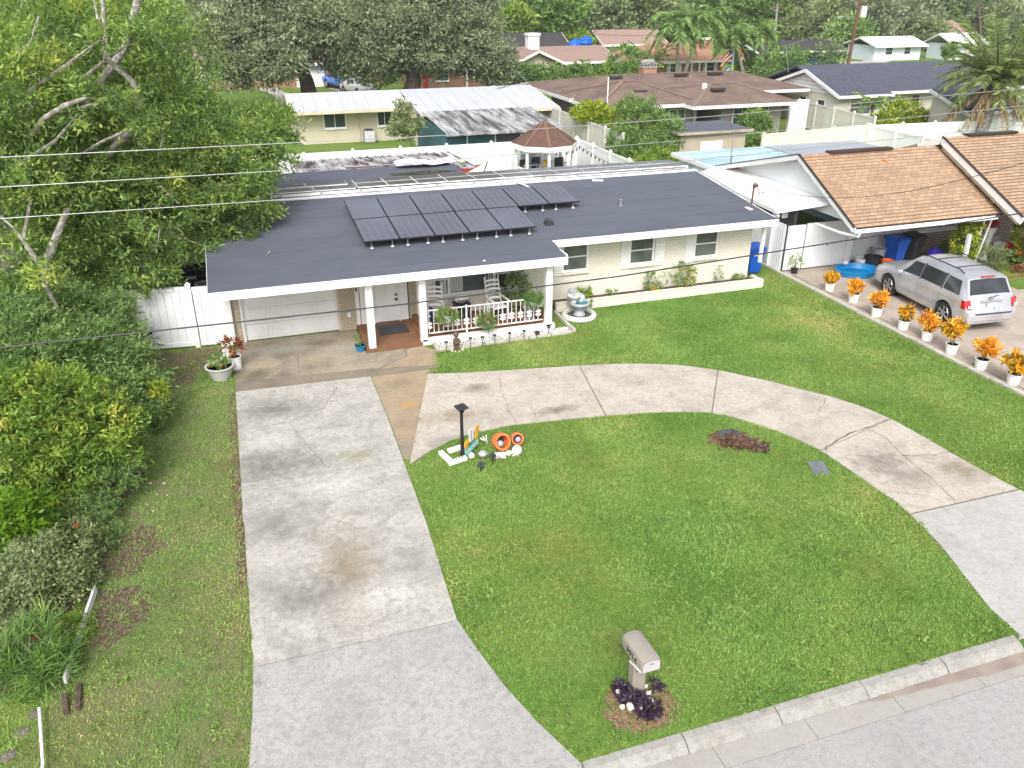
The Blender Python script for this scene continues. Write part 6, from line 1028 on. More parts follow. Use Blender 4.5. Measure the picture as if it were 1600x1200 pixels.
for i,(a,b) in enumerate([(11.7,13.0),(13.05,14.7),(14.75,16.3),(16.35,17.6),(17.65,18.4)]): MB().box(a,b,47.03,47.06,.96,1.8).build('screen_panel',TEALW if i<2 else glass('screen_dark',(.04,.045,.05),.4) if i==2 else bpy.data.materials['screen_dark'],LT); MB().box(b-.02,b+.06,46.98,47.09,.95,1.82).build('mullion',WHITE,LT)
MB().box(11.6,11.68,47,54,0,2.0).build('wall',TEALW,LT)
# brown hip-roofed house
HB=thing('hip_roofed_house','grey walled house with weathered brown hip roof','house',(30,54,0))
def hip(par,x0,x1,y0,y1,ze,zr,rx0,rx1,ry,mat,oh=.0,name='roof',capmat=None,fasc=True,fh=.2):
    E=[(x0,y0,ze),(x1,y0,ze),(x1,y1,ze),(x0,y1,ze)]; A=(rx0,ry,zr);B=(rx1,ry,zr); r_=MB().add(E+[A,B],[(0,1,5,4),(1,2,5),(2,3,4,5),(3,0,4),(3,2,1,0)]).build(name,mat,par)
    if capmat:
        for a,b in((E[0],A),(E[3],A),(E[1],B),(E[2],B),(A,B)): MB().beam((a[0],a[1],a[2]+.02),(b[0],b[1],b[2]+.02),.26,.04).build('hip_cap',capmat,r_)
    if fasc: MB().box(x0-.03,x1+.03,y0-.05,y0-.005,ze-fh,ze+.01).box(x0-.05,x0-.005,y0,y1,ze-fh,ze+.01).box(x1+.005,x1+.05,y0,y1,ze-fh,ze+.01).box(x0,x1,y1+.005,y1+.05,ze-fh,ze+.01).build('fascia',WHITE,par)
    return r_
CAP=M('pale_hip_cap',(.22,.155,.125),.9,(.17,.12,.10),2)
r1=hip(HB,22.6,30.5,50.3,58,2.42,3.6,25.9,26.9,53.6,SH_BR,capmat=CAP); MB().box(23.3,30.0,51.0,51.2,0,2.35).box(23.3,23.5,51.2,60.2,0,2.35).box(29.8,30,51.2,56,0,2.35).build('wall',GREYW,HB)
r2=hip(HB,28.9,36.9,49.0,58.0,2.40,3.25,32.6,34.6,53.3,SH_BR,capmat=CAP); MB().box(31.6,36.4,50.0,50.2,0,2.35).box(36.2,36.4,50.2,59,0,2.35).box(31.6,31.8,50.2,56,0,2.35).build('wall',GREYW,HB)
r3=hip(HB,22.5,42,54.6,65,2.5,3.38,28.6,38.6,60,SH_BR,capmat=CAP); MB().box(36.4,40,57.0,57.2,0,2.5).build('wall',GREYW,HB)
for x,y,w_ in((26.6,52.2,.9),(32.2,51.6,1.0),(27.9,58.9,1),(33.4,58.9,1.1),(36.4,59.0,1.2)): MB().obox((x,y,3.08 if y<53.5 else 3.36),(w_,.35,.16)).build('roof_vent',CHAR if x<30 else DKT,HB)
MB().box(31.6,31.85,52.5,52.75,2.9,3.4).build('roof_vent',WHITE,HB); window(HB,23.9,24.4,1.3,1.95,51.0); 
w_=MB().box(23.26,23.3,55.0,55.9,.95,1.85).build('window',WHITE,HB); MB().box(23.24,23.258,55.06,55.42,1.0,1.8).box(23.24,23.258,55.46,55.84,1.0,1.8).build('pane',GLASS,w_)
window(HB,32.6,35.3,.75,2.0,50.0,nv=4,nh=1,gl=GLASS,sill=False); window(HB,28.3,29.4,1.4,1.95,51.0,nv=2,nh=1); MB().box(30.1,30.3,50.9,51.1,0,2.35).build('porch_post',OFFW,HB); MB().box(30.3,31.5,53.0,53.1,0,2.35).build('recess_wall',GREYW,HB); MB().box(37.4,38.9,50.4,50.6,0,2.3).build('side_screen',WHITE,HB)
MB().tube([(23.6,50.9,2.6),(23.6,50.9,4.2)],.04,6).build('mast',WHITE,HB)
SD=thing('garden_shed','low tan shed with flat charcoal roof beside the mango tree','shed',(26.3,42.5,0)); MB().box(23.9,28.1,41.6,44.5,0,2.0).build('wall',M('tan_shed_wall',(.42,.36,.29),.85,(.36,.31,.25),.8),SD); MB().box(23.6,28.4,41.3,44.8,2.0,2.14).build('fascia',M('tan_shed_fascia',(.40,.35,.30),.8,(.3,.25,.2),2),SD); MB().box(23.7,28.3,41.4,44.7,2.141,2.17).build('roof',ROOFD,SD); MB().box(25.2,26.6,41.56,41.6,.2,1.55).build('door',WHITE,SD)
for x in(33.3,33.6): 
    t=thing('garden_figure','white garden figure in front of the grey wall, '+('left' if x<33.5 else 'right')+' of the pair','ornament',(x,49.2,0)); MB().lathe([(.14,0),(.16,.2),(.08,.45),(.11,.6),(.0,.75)],(x,49.2,0),8).build('figure',WHITE,t,True); MB().lathe([(.17,0),(.17,.06)],(x,49.2,0),8).build('base',GREYST,t)
MB().quad((33.8,45.5,.01),(39.2,45.5,.01),(39.6,49.8,.01),(33.8,49.8,.01)).build('back_lawn',GROUND,kind='structure')
bush('purple_bed','dark purple low plants by the white garden figures',(32.4,49.2,0),.4,L_PURP,.2,.07,40,7,201,zs=.5,cat='plant')
# blue-grey roofed house
BG=thing('blue_roofed_house','cream house with dark blue grey shingle roof on the right','house',(48,54,0)); ze,zr=2.35,3.9
MB().slab([(42.6,52.2,ze),(62,52.2,ze),(62,57.4,zr),(42.6,57.4,zr)],.15).slab([(42.6,57.4,zr),(62,57.4,zr),(62,62.6,ze),(42.6,62.6,ze)],.15).build('roof',SH_BL,BG)
MB().slab([(42.0,55.4,zr-.12),(46.8,55.4,zr-.12),(46.8,51.2,ze-.02),(42.0,51.2,ze-.02)],.15).slab([(42.0,55.4,zr-.12),(46.8,55.4,zr-.12),(46.8,60.2,ze-.02),(42.0,60.2,ze-.02)],.15).build('gable_roof',SH_BL,BG)
MB().add([(42.3,51.6,0),(42.3,59.8,0),(42.3,59.8,2.3),(42.3,55.4,3.65),(42.3,51.6,2.3)],[(0,4,3,2,1)]).box(42.31,46.4,51.6,51.8,0,2.3).box(46.4,61.5,52.9,53.1,0,2.3).build('wall',OFFW,BG)
MB().add([(42.25,52.0,2.3),(42.25,59.2,2.3),(42.25,55.4,3.55)],[(0,2,1)]).build('gable_siding',WHITE,BG); MB().beam((41.97,51.2,ze-.1),(41.97,55.4,zr-.2),.1,.22).beam((41.97,60.2,ze-.1),(41.97,55.4,zr-.2),.1,.22).box(41.97,46.9,51.1,51.2,ze-.22,ze-.02).box(46.95,62,52.1,52.2,ze-.2,ze).build('fascia',WHITE,BG)
for z in(2.5,2.75,3.0,3.25): MB().beam((42.23,55.4-(3.6-z)*2.6,z),(42.23,55.4+(3.6-z)*2.6,z),.02,.02).build('siding_joint',GREYP,BG)
window(BG,43.5,45.3,.95,1.9,51.6,nv=2,nh=2,gl=SCREEN); window(BG,50.2,50.9,1.0,1.9,52.9,gl=GLASS)
for y0 in(53.0,55.2): w_=MB().box(42.25,42.299,y0-.05,y0+.75,.95,1.85).build('window',WHITE,BG); MB().box(42.235,42.249,y0,y0+.7,1.0,1.38).box(42.235,42.249,y0,y0+.7,1.42,1.8).build('pane',GLASS,w_)
MB().tube([(46.8,51.1,2.2),(46.6,51.5,2.0),(46.4,51.55,1.9)],.08,6).build('downspout',WHITE,BG); w_=MB().box(42.26,42.298,52.2,52.5,.9,1.5).build('plaque',M('violet_plaque',(.2,.16,.4),.6),BG)
MB().slab([(44.6,41.9,2.2),(52.4,43.4,2.2),(51.2,47.8,3.2),(45.4,46.4,3.2)],.12).build('garage_roof',SH_BL,BG); MB().beam((44.6,41.9,2.1),(52.4,43.4,2.1),.08,.2).beam((44.6,41.9,2.1),(45.4,46.4,3.1),.08,.2).build('garage_fascia',WHITE,BG); MB().prism([(45.0,42.3),(52,43.7),(51,47.5),(45.6,46.2)],0,[2.1,2.1,3.0,3.0]).build('garage_wall',OFFW,BG)
# chimney house and the others across the back street
def gablehouse(name,label,x0,x1,y0,y1,ze,zr,roofm,wallm,rz=0,cat='house'):
    t=thing(name,label,cat,((x0+x1)/2,y0,0),None); ym=(y0+y1)/2
    MB().slab([(x0,y0,ze),(x1,y0,ze),(x1,ym,zr),(x0,ym,zr)],.15).slab([(x0,ym,zr),(x1,ym,zr),(x1,y1,ze),(x0,y1,ze)],.15).build('roof',roofm,t); MB().box(x0+.5,x1-.5,y0+.7,y0+.9,0,ze).box(x0+.5,x0+.7,y0+.9,y1-.7,0,ze).box(x1-.7,x1-.5,y0+.9,y1-.7,0,ze).build('wall',wallm,t)
    MB().box(x0,x1,y0-.06,y0-.01,ze-.24,ze).build('fascia',WHITE,t); MB().beam((x0-.02,y0,ze-.12),(x0-.02,ym,zr-.12),.06,.22).beam((x1+.02,y0,ze-.12),(x1+.02,ym,zr-.12),.06,.22).build('barge_board',WHITE,t); return t
CH=gablehouse('chimney_house','cream house with pinkish roof and a tall white chimney across the back street',28.6,41.2,86,96,2.2,3.45,SH_PK,CREAM)
MB().slab([(28.4,84.4,2.25),(31.2,84.4,3.45),(31.2,90.5,3.45),(28.4,90.5,2.25)],.15).slab([(31.2,84.4,3.45),(34.2,84.4,2.2),(34.2,90.5,2.2),(31.2,90.5,3.45)],.15).build('gable_roof',SH_PK,CH); MB().add([(28.8,85,0),(33.8,85,0),(33.8,85,2.2),(31.2,85,3.3),(28.8,85,2.2)],[(0,1,2,3,4)]).box(33.6,33.8,85.01,88,0,2.2).build('wall',CREAM,CH); MB().beam((28.35,84.3,2.15),(31.2,84.3,3.40),.1,.22).beam((34.25,84.3,2.1),(31.2,84.3,3.40),.1,.22).build('barge_board',WHITE,CH)
MB().box(32.0,33.3,90,91,2.6,4.6).build('chimney',WHITE,CH); MB().box(31.9,33.4,89.9,91.1,4.6,4.85).build('chimney_cap',WHITE,CH)
window(CH,29.2,30.3,.75,1.65,85.0,nv=2,gl=SCREEN); window(CH,31.7,33.2,.75,1.65,85.0,nv=2,gl=SCREEN); window(CH,35.6,36.6,.8,1.7,86.7,gl=GLASS); MB().box(34.2,35.2,86.6,86.68,0,1.95).build('door_wall',REDBR,CH); MB().box(34.9,35.1,86.1,86.3,0,2.1).box(40.8,41.0,86.1,86.3,0,2.1).build('porch_post',WHITE,CH); MB().box(37.5,40.7,86.6,86.69,0,2.0).build('carport_shade_panel',DARKIN,CH); MB().tube([(33.9,84.5,2.1),(33.9,84.8,0)],.05,6).build('downspout',WHITE,CH)  # near-black panel on the wall stands in for the shade inside the carport
OH=thing('orange_roofed_house','brick house with orange roof and white shuttered windows behind the palm','house',(49,87,0)); hip(OH,42.6,55,86,96.4,1.95,3.5,47,53,91,SH_O2,fh=.25); MB().box(43.2,54.4,86.8,87.0,0,1.95).build('wall',ORBR,OH); MB().box(53.2,54.6,89.6,90.6,2.6,3.85).build('chimney',ORBR,OH); MB().box(53.1,54.7,89.5,90.7,3.85,4.05).build('chimney_cap',WHITE,OH)
for x0 in(47.8,52.4): window(OH,x0,x0+.9,.75,1.65,86.8,gl=GLASS); MB().box(x0-.45,x0-.06,86.74,86.79,.65,1.75).box(x0+.96,x0+1.35,86.74,86.79,.65,1.75).build('shutter',WHITE,OH)
MB().box(50.0,50.15,86.1,86.25,0,1.95).box(51.0,51.15,86.1,86.25,0,1.95).box(51.8,51.95,86.1,86.25,0,1.95).build('porch_post',WHITE,OH); MB().box(50.3,50.9,86.74,86.79,0,1.75).build('door',REDBR,OH); MB().box(41.0,43.1,88,88.2,0,1.9).build('side_wall',CREAM,OH)
t=thing('brick_chimney','freestanding orange brick chimney with arched concrete cap behind the brown roof','chimney',(32.6,63,0)); MB().box(32.0,33.25,62.6,63.4,0,3.55).build('stack',ORBR,t); MB().box(31.95,33.3,62.55,63.45,3.55,3.66).build('ledge',GREYST,t); MB().lathe([(.66,3.92),(.65,4.05),(.45,4.16),(0,4.18)],(32.62,63,0),14,1,.6).build('cap',GREYST,t)
for q in range(5): MB().box(32.02+q*.28,32.12+q*.28,62.6,62.7,3.66,3.95).build('cap_post',GREYST,t)
gablehouse('brick_house','brick house with white garage doors behind the left oak',-6,17,91,101,2.35,4.2,SH_PK,ORBR); o=bpy.data.objects['brick_house']
MB().box(7.3,10.2,91.60,91.69,0,2.1).box(11.0,14.2,91.60,91.69,0,2.1).build('garage_door',WHITE,o); MB().box(-4,-1,91.6,91.69,.2,2.2).build('wall_panel',WHITE,o)
b2=gablehouse('brick_bungalow','low red brick bungalow with white window between the oaks and the chimney house',18,27.5,85,94,2.2,3.4,SH_PK,ORBR); window(b2,20.6,21.9,.8,1.9,85.7,gl=SCREEN); MB().box(23.6,23.8,85.1,85.3,0,2.1).build('porch_post',WHITE,b2); MB().box(19.3,19.7,85.6,85.68,.2,1.4).build('red_door',RED,b2)
gablehouse('dark_roofed_house','dark green house with black roof behind the right palms',64.5,78,95,103,1.95,3.0,SH_DK,M('dark_green_wall',(.02,.06,.055),.8))
wh1=gablehouse('white_cottage','small pale blue white house on the far right street',86,95,99,106,2.0,3.0,WHITE,M('pale_wall',(.62,.68,.74),.8)); window(wh1,88.4,89.5,.8,1.7,99.7,gl=GLASS); window(wh1,91.6,92.6,.8,1.7,99.7,gl=GLASS)
wh2=gablehouse('white_cottage','pale house with white hip porch roof at the far right under the oak',97.5,104,97,103,2.1,3.4,WHITE,M('pale_wall2',(.62,.68,.74),.8)); MB().box(100.4,101.8,97.5,97.69,.9,1.8).build('window',CREAM,wh2); MB().box(101.9,102.2,97.5,97.69,.9,1.8).build('shutter',BLACK,wh2)
gablehouse('far_house','far brown roofed house behind the white cottage',108,124,120,130,2.2,4.0,SH_PK,REDBR); gablehouse('far_house','far grey roofed house behind the white chimney',33,43,104,112,2.2,4.0,SH_DK,GREYW); gablehouse('far_house','far pinkish roofed house left of the queen palm',50,60,110,118,2.2,3.9,SH_PK,CREAM)
t=thing('blue_tarpaulin','bright blue tarpaulin heap behind the chimney house roof','tarpaulin',(43,102,0)); mb=MB(); mb.rock((42.5,102,2.6),1.1,2,.8).rock((44,102,3.0),1.0,4,.8); mb.build('cloth',BLUEP,t); MB().box(41.8,44.8,101.6,102.4,0,2.4).build('frame',WOODP,t)
# flag pole
t=thing('flag_pole','white pole with striped flags beyond the brown roof','flag',(58.5,82,0)); fx=(52.625,82,3.9); fb=(52.67,82,0.68); MB().tube([(fb[0],82,0),(fx[0],82,fx[2])],.06,6).lathe([(0,fx[2]+.1),(.1,fx[2]),(0,fx[2]-.1)],(fx[0],82,0),6).build('pole',WHITE,t)
def flag(x,z,w,h,droop,cols,nm):
    for i,cx in enumerate(cols):
        z0=z-h*i/len(cols); z1=z-h*(i+1)/len(cols)+.01; MB().add([(x,82,z0),(x-w*.55,82.15,z0-droop*.5),(x-w,82,z0-droop),(x-w,82.02,z1-droop),(x-w*.55,82.17,z1-droop*.5),(x,82.02,z1)],[(0,1,4,5),(1,2,3,4)]).build(nm,cx,t)
flag(fx[0]-.1,fx[2]-.3,1.3,1.1,1.2,[RED,WHITE,RED,WHITE,RED],'striped_flag'); MB().add([(fx[0]-.1,81.97,fx[2]-.3),(fx[0]-.6,81.97,fx[2]-.75),(fx[0]-.6,81.97,fx[2]-1.3),(fx[0]-.1,81.97,fx[2]-.9)],[(0,1,2,3)]).build('blue_canton',M('flag_blue',(.05,.06,.2),.7),t); flag(fx[0]-.3,fx[2]-2.2,1.2,.8,1.1,[BLUEP,WHITE,TEAL,WHITE],'lower_flag')
# utility poles and far cables
def upole(label,b,tp,r_,mat,lamp=0,xf=False):
    t=thing('utility_pole',label,'utility pole',b,None); MB().tube([b,tp],[r_*1.2,r_*.8],8).build('pole',mat,t); T_=Vector(tp); d_=(Vector(tp)-Vector(b)); MB().beam(T_-Vector((1.1,0,.5)),T_+Vector((1.1,0,-.5)),.12,.12).build('crossarm',WOODP,t)
    if xf: q=Vector(b)+d_*.80; MB().lathe([(.35,-.6),(.38,-.5),(.38,.5),(.2,.6),(0,.62)],q+Vector((.75,-.1,0)),12).build('transformer',WHITE,t)
    for s in([-1] if lamp==1 else [-1,1] if lamp==2 else []):
        q=Vector(b)+d_*.68; MB().tube([q,q+Vector((s*1.2,-.1,.5)),q+Vector((s*2.4,-.1,.5))],.05,6).build('lamp_arm',STEEL,t); MB().obox(q+Vector((s*2.6,-.1,.45)),(.7,.25,.16)).build('lamp_head',GREYP,t)
    return t
upole('brown leaning utility pole with a white transformer above the blue grey roof',(75.2,91,0),(74.576,90,8.258),.20,M('brown_pole',(.17,.085,.06),.85,(.12,.06,.045),1.2),1,True); upole('pale utility pole with two street lamps at the far right',(118.5,112,0),(115.669,112,6.961),.19,WOODP,2); upole('pale utility pole rising behind the middle oak',(26,87,0),(26.299,87,8.391),.15,M('pale_pole',(.36,.31,.24),.85),0); upole('thin grey utility pole in the trees right of the queen palms',(67.336,96,3.439),(67.131,96,7.494),.14,GREYST,0)
FC=[('far power line, top of three between the back poles',2),('far power line, middle of three between the back poles',9),('far power line, lowest of three between the back poles',18)]
for l,d_ in FC:
    a=Vector((26.275,87,6.747))-Vector((0,0,d_*.07));b=Vector((74.477,90.5,6.344))-Vector((0,0,d_*.07)); MB().tube([a.lerp(b,k/16)-Vector((0,0,.9*math.sin(math.pi*k/16))) for k in range(17)]+[Vector((120,112,a.z))],.02,5).build('far_cable',WIREB,label=l,cat='cable',group='far power lines')
a=Vector((74.525,90.5,6.129)); b=Vector((50.47,70,4.395)); MB().tube([a,a.lerp(b,.5)-Vector((0,0,.4)),b,Vector((38,52,4.0))],.022,5).build('service_cable',WIRE,label='pale cable sloping from the brown pole to the brown roofed house',cat='cable')
MB().tube([Vector((27.063,87,3.968)),Vector((21.35,60,3.019))],.02,5).tube([(18.3,58,3.0),Vector((21.35,60,3.019))],.05,6).build('roof_mast',GREYP,label='thin grey mast with cable on the long white roof',cat='mast')
# ================================================================ VEGETATION
# laurel oak by the fence on the left
OK_L=[(-4.584,27,8.19,2.096),(-2.751,29,7.699,2.52),(-4.702,25,6.286,1.844),(-3.118,26,5.38,1.99),(-1.115,27,5.199,1.542),(0.143,27.5,4.856,1.701),(-1.833,28,6.488,1.837),(-4.541,24,4.314,1.513),(-2.682,25,3.759,1.537),(-0.733,26,4.135,1.429),(-4.866,24,7.336,1.569),(-4.269,31,6.64,2.489),(-2.199,32,8.286,1.279),(-5.459,22.5,3.121,1.121),(-0.58,25.5,3.377,0.799),(0.449,26,4.053,0.871),(-1.615,24.8,2.977,0.886),(-3.703,24.2,2.416,1.156),(-5.463,23,5.243,1.405),(1.334,28,5.6,0.814),(-2.647,24.2,2.307,0.722),(-4.117,24,3.416,1.291),(-3.519,25,4.536,1.498),(-1.855,26,3.836,1.135),(-4.727,24,5.48,1.473),(-5.112,22,2.407,0.96),(-2.429,22.8,7.081,0.404),(-3.281,21.8,6.802,0.354),(-1.79,23.2,8.338,0.403),(-4.473,20.4,3.515,0.323),(-1.909,23,6.433,0.352),(-2.524,22.8,8.371,0.331),(0.532,26,3.265,0.511),(1.072,27,4.791,0.518),(-0.041,25.2,2.728,0.307),(-1.142,24.8,2.648,0.411)]
t=thing('laurel_oak','large spreading green tree on the left hanging over the roof','tree',(-6.2,25.5,0)); mb=MB()
limb(mb,(-6.2,25.5,-.1),(-6.6,26,4.5),.34,.26,.05,7,10,1); limb(mb,(-4.9,24.6,-.1),(-5.83,24.6,3.759),.22,.12,.04,7,9,2); 
mb.tube([(-6.6,26,4.3),(-5.072,22.4,2.089),(-4.674,22.2,3.463),(-4.148,22.3,4.359),(-4.019,24,4.612)],[.18,.13,.11,.08,.03],9)
mb.tube([(-6.2,25.8,2),(-2.92,24.4,5.667),(-2.313,24,6.234),(-2.071,23.8,6.803),(-2.156,23.7,7.354),(-2.571,23.6,7.822),(-2.648,23.8,8.61),(-2.78,25,9.159)],[.12,.10,.095,.09,.08,.065,.045,.015],9); mb.tube([(-2.637,23.6,7.853),(-2.548,23.8,8.465),(-2.484,24,9.172)],[.07,.055,.045],8); mb.tube([(-6,27,4),(-2.326,25.5,7.994),(-2.049,25.3,8.544),(-1.774,25.2,9.152),(-1.606,25.5,9.747)],[.15,.11,.105,.095,.08],9); mb.tube([(-6.6,26,4.4),(-4.099,22.6,6.66),(-3.596,22.4,6.954),(-3.129,22.4,7.093),(-2.831,23.6,6.886)],[.11,.07,.06,.04,.01],8); mb.tube([(-5.503,21.5,4.965),(-4.947,20.8,4.573),(-4.653,20.8,3.871),(-4.581,20.8,3.005),(-4.424,20.9,2.219),(-4.495,21.2,1.082)],[.012,.028,.042,.05,.055,.055],8)
for i,l in enumerate(OK_L): limb(mb,(-6.4,26,4.0+i%3),Vector(l[:3]),.09,.025,.10,6,5,40+i)
g_=random.Random(12)
for a,b in(((-4.135,23,8.251),(-4.556,22.8,7.998)),((-3.796,23,8.858),(-4.135,23,8.251)),((-1.696,24.5,5.886),(-1.904,24.4,5.325)),((-2.327,24,5.749),(-1.849,24.3,5.423)),((-1.574,26,8.352),(-1.401,26,7.945)),((-4.315,23,7.769),(-4.06,23,7.407)),((-1.957,23.8,4.678),(-1.561,23.8,4.166)),((-3.372,23.8,6.853),(-3.013,23.6,6.71)),((-4.294,23,6.982),(-4.541,22.8,6.653)),((-2.331,23.5,2.945),(-2.118,23.4,3.662))): limb(mb,a,b,.022,.010,.1,5,5,int(a[0]*100)&255)
mb.build('trunk',BARK,t,True); crown('c',OK_L,2900,52,.17,.052,L_OAK,t,301,cr=.17,shell=.45,cmin=.2,cmax=.44,tv=.2,up=.2,zs=.85)
# back hedge and trees along the left boundary
def mass(name,label,lobes,leaf,base,nc,per,L,Wd,seed,cat='tree',bark=BARK,r=.08,**kw):
    return tree(name,label,base,lobes,leaf,bark,nc,per,L,Wd,r,seed,None,cat,**kw)
mass('yellow_green_tree','yellow green feathery leaved tree at the middle of the left edge',[(-4.132,17,1.674,1.05),(-3.473,16.6,1.167,0.857),(-4.776,16.2,1.33,1.006),(-3.974,16,0.697,0.898),(-4.962,17,2.102,0.768),(-4.541,15.6,0.462,0.689)],L_YG,(-5.2,16.8,0),620,60,.13,.045,311,cmin=.16,cmax=.3,tv=.2,shell=.5)
mass('sapling','bright lime green sapling with feathered fronds at the lower left edge',[(-4.564,14.2,0.956,0.57),(-4.285,14,0.471,0.368),(-4.795,13.8,0.32,0.452)],leafmat('lime_leaf',[(0,(.06,.16,.01)),(.5,(.14,.27,.012)),(1,(.28,.36,.03))],.45,.35),(-5.2,14.2,0),150,40,.13,.045,312,cmin=.12,cmax=.24)
mass('dark_shrub_tree','dark green willow leaved shrub against the white fence',[(-4.002,20.5,1.311,1.328),(-4.965,20,1.662,1.271),(-3.146,19.8,0.979,0.85),(-3.277,19,0.698,0.75),(-2.789,18.8,0.631,0.54),(-4.551,21.5,2.01,1.115),(-3.635,22,1.707,0.829),(-5.529,20.5,2.186,1.049)],L_BUSH,(-5,20.5,0),900,55,.14,.035,313,cmin=.18,cmax=.34,tv=.13)
mass('grey_green_shrub','grey green tangled shrub with dead twigs at the lower left',[(-4.124,13,0.482,0.815),(-4.44,12.6,0.477,0.632),(-3.728,13.2,0.153,0.448),(-3.789,14,0.352,0.525)],L_OLIVE,(-4.6,12.8,0),420,45,.07,.035,314,cmin=.1,cmax=.22,cat='shrub')
mass('arching_grass_clump','light green arching long grass beside the white board',[(-3.939,11.2,0.423,0.535),(-4.234,11,0.124,0.482),(-3.714,10.9,0.247,0.308)],L_PALE,(-4.2,11.0,0),120,36,.24,.016,315,cmin=.1,cmax=.2,up=.5,cat='grass clump'); mass('green_moss_shrub','soft bright green low shrub against the white board',[(-3.556,11.9,0.076,0.333),(-3.603,11.4,0.07,0.282)],L_YG,(-3.75,11.7,0),110,50,.045,.02,316,cmin=.07,cmax=.13,cat='shrub')
mass('weedy_shrub','low weedy undergrowth at the edge of the left grass',[(-3.326,15.6,0.507,0.511),(-3.45,14.4,0.132,0.543),(-3.005,16,0.503,0.394),(-3.637,15,0.358,0.494),(-2.988,17.2,0.756,0.47)],L_BUSH,(-3.6,15.5,0),230,40,.09,.02,317,cmin=.1,cmax=.2,cat='shrub'); mass('yellow_fern','small yellowish fern at the corner of the dark shrub',[(-2.43,18.9,0.946,0.21)],L_CROY,(-2.95,18.9,0),26,16,.16,.03,318,cmin=.07,cat='plant',r=.02); mass('red_leaf_plant','dark bladed plant in front of the left fence panel',[(-3.033,22.6,0.847,0.244)],L_PURP,(-3.2,22.6,0),16,14,.3,.03,319,cmin=.05,cat='plant',r=.02)
props(MB().rock((-3.963,11.6,0.329,0.06)[:3],.06,1).build('red_flower',leafmat('hib',[(0,(.6,.01,.05)),(1,(.6,.01,.05))])),'single red flower in the long grass at the lower left','flower'); props(MB().rock((-3.679,14.2,0.586,0.07)[:3],.07,2).build('orange_flower',TERRA),'single orange flower among the tangled shrub at the left','flower')
# live oaks in the middle distance
tree('live_oak','left of the two big grey green oaks behind the long white roof',(6.9,72,0),[(4.682,72,7.561,4.485),(0.669,70,6.336,2.401),(1.8,70,4.522,2.445),(6.877,71,6.2,3.007),(0.433,74,7.544,3.013),(4.077,69,4.312,1.952),(1.205,70,3.622,1.472),(9.241,73,7.497,2.577),(3.645,73,10.239,3.947)],L_LIVE,BARKD,1500,62,.33,.12,.7,331,cmin=.5,cmax=1.0,tv=.15)
tree('live_oak','right of the two big grey green oaks, with forked dark trunk',(14.7,70,0),[(15.099,71,7.5,5.152),(10.721,70,6.189,3.019),(19.051,70,6.066,3.134),(20.906,69,4.394,2.207),(12.117,70,4.521,2.304),(16.608,69,4.728,2.316),(9.694,71,4.268,1.8),(21.446,69,3.396,1.59),(18.607,72,9.35,4.187),(15.492,72,10.731,4.093)],L_LIVE,BARKD,1700,62,.33,.12,.75,332,cmin=.5,cmax=1.0,tv=.15)
# mango, citrus, hedges near the back fence
tree('mango_tree','bright green drooping mango tree between the gazebo and the shed',(21.2,42.5,0),[(22.014,43,2.601,1.442),(23.032,42.5,1.752,1.377),(20.611,42,1.61,1.133),(22.113,41,1.005,1.129),(21.12,41,1.234,1.049),(22.066,44,3.164,0.804),(24.132,43.5,2.258,0.665)],L_MID,BARK,520,40,.22,.06,.12,341,cmin=.2,cmax=.42,up=-.25)
tree('mango_tree','small round yellow green tree beneath the mango tree by the annex',(20.8,38.5,0),[(20.98,38.5,1.184,0.866),(19.8,38,1.251,0.653),(21.91,38.5,1.226,0.536)],L_YG,BARK,220,34,.16,.05,.08,342,cmin=.16)
mass('croton_hedge','yellow green croton hedge growing over the beige fence',[(20.823,47,2.551,0.846),(21.661,46.5,2.285,0.768),(22.977,47.5,2.319,0.709),(20.41,48,2.552,0.39),(23.857,48,2.521,0.478)],L_CROY,(22,47,0),260,34,.22,.07,343,cat='hedge',cmin=.2); tree('citrus_tree','small leafy tree against the window of the grey hip roofed house',(31.8,45.5,0),[(31.21,45.5,1.84,0.801),(30.624,45,1.092,0.876),(31.864,45.5,1.227,0.727),(31.709,44.5,0.882,0.557),(29.871,44.5,0.901,0.473)],L_MID,BARK,240,34,.2,.08,.08,344,cmin=.2)
tree('thin_tree','slim open tree in front of the long white house',(10.4,50,0),[(10.058,50,3.277,0.454),(9.866,50,2.633,0.57),(9.444,50,2.03,0.648),(10.482,50,1.871,0.691),(9.956,50,1.526,0.768),(10.887,50,2.148,0.384)],L_OLIVE,BARK,120,26,.2,.09,.06,345,cmin=.2,shell=.2); mass('round_croton_bush','round yellow flecked bush behind the white right fence',[(44.115,47,1.386,1.234),(42.38,46.5,1.194,0.869),(45.593,47,0.979,0.891)],L_CROY,(42.5,46,0),220,34,.24,.09,346,cat='bush',cmin=.22)
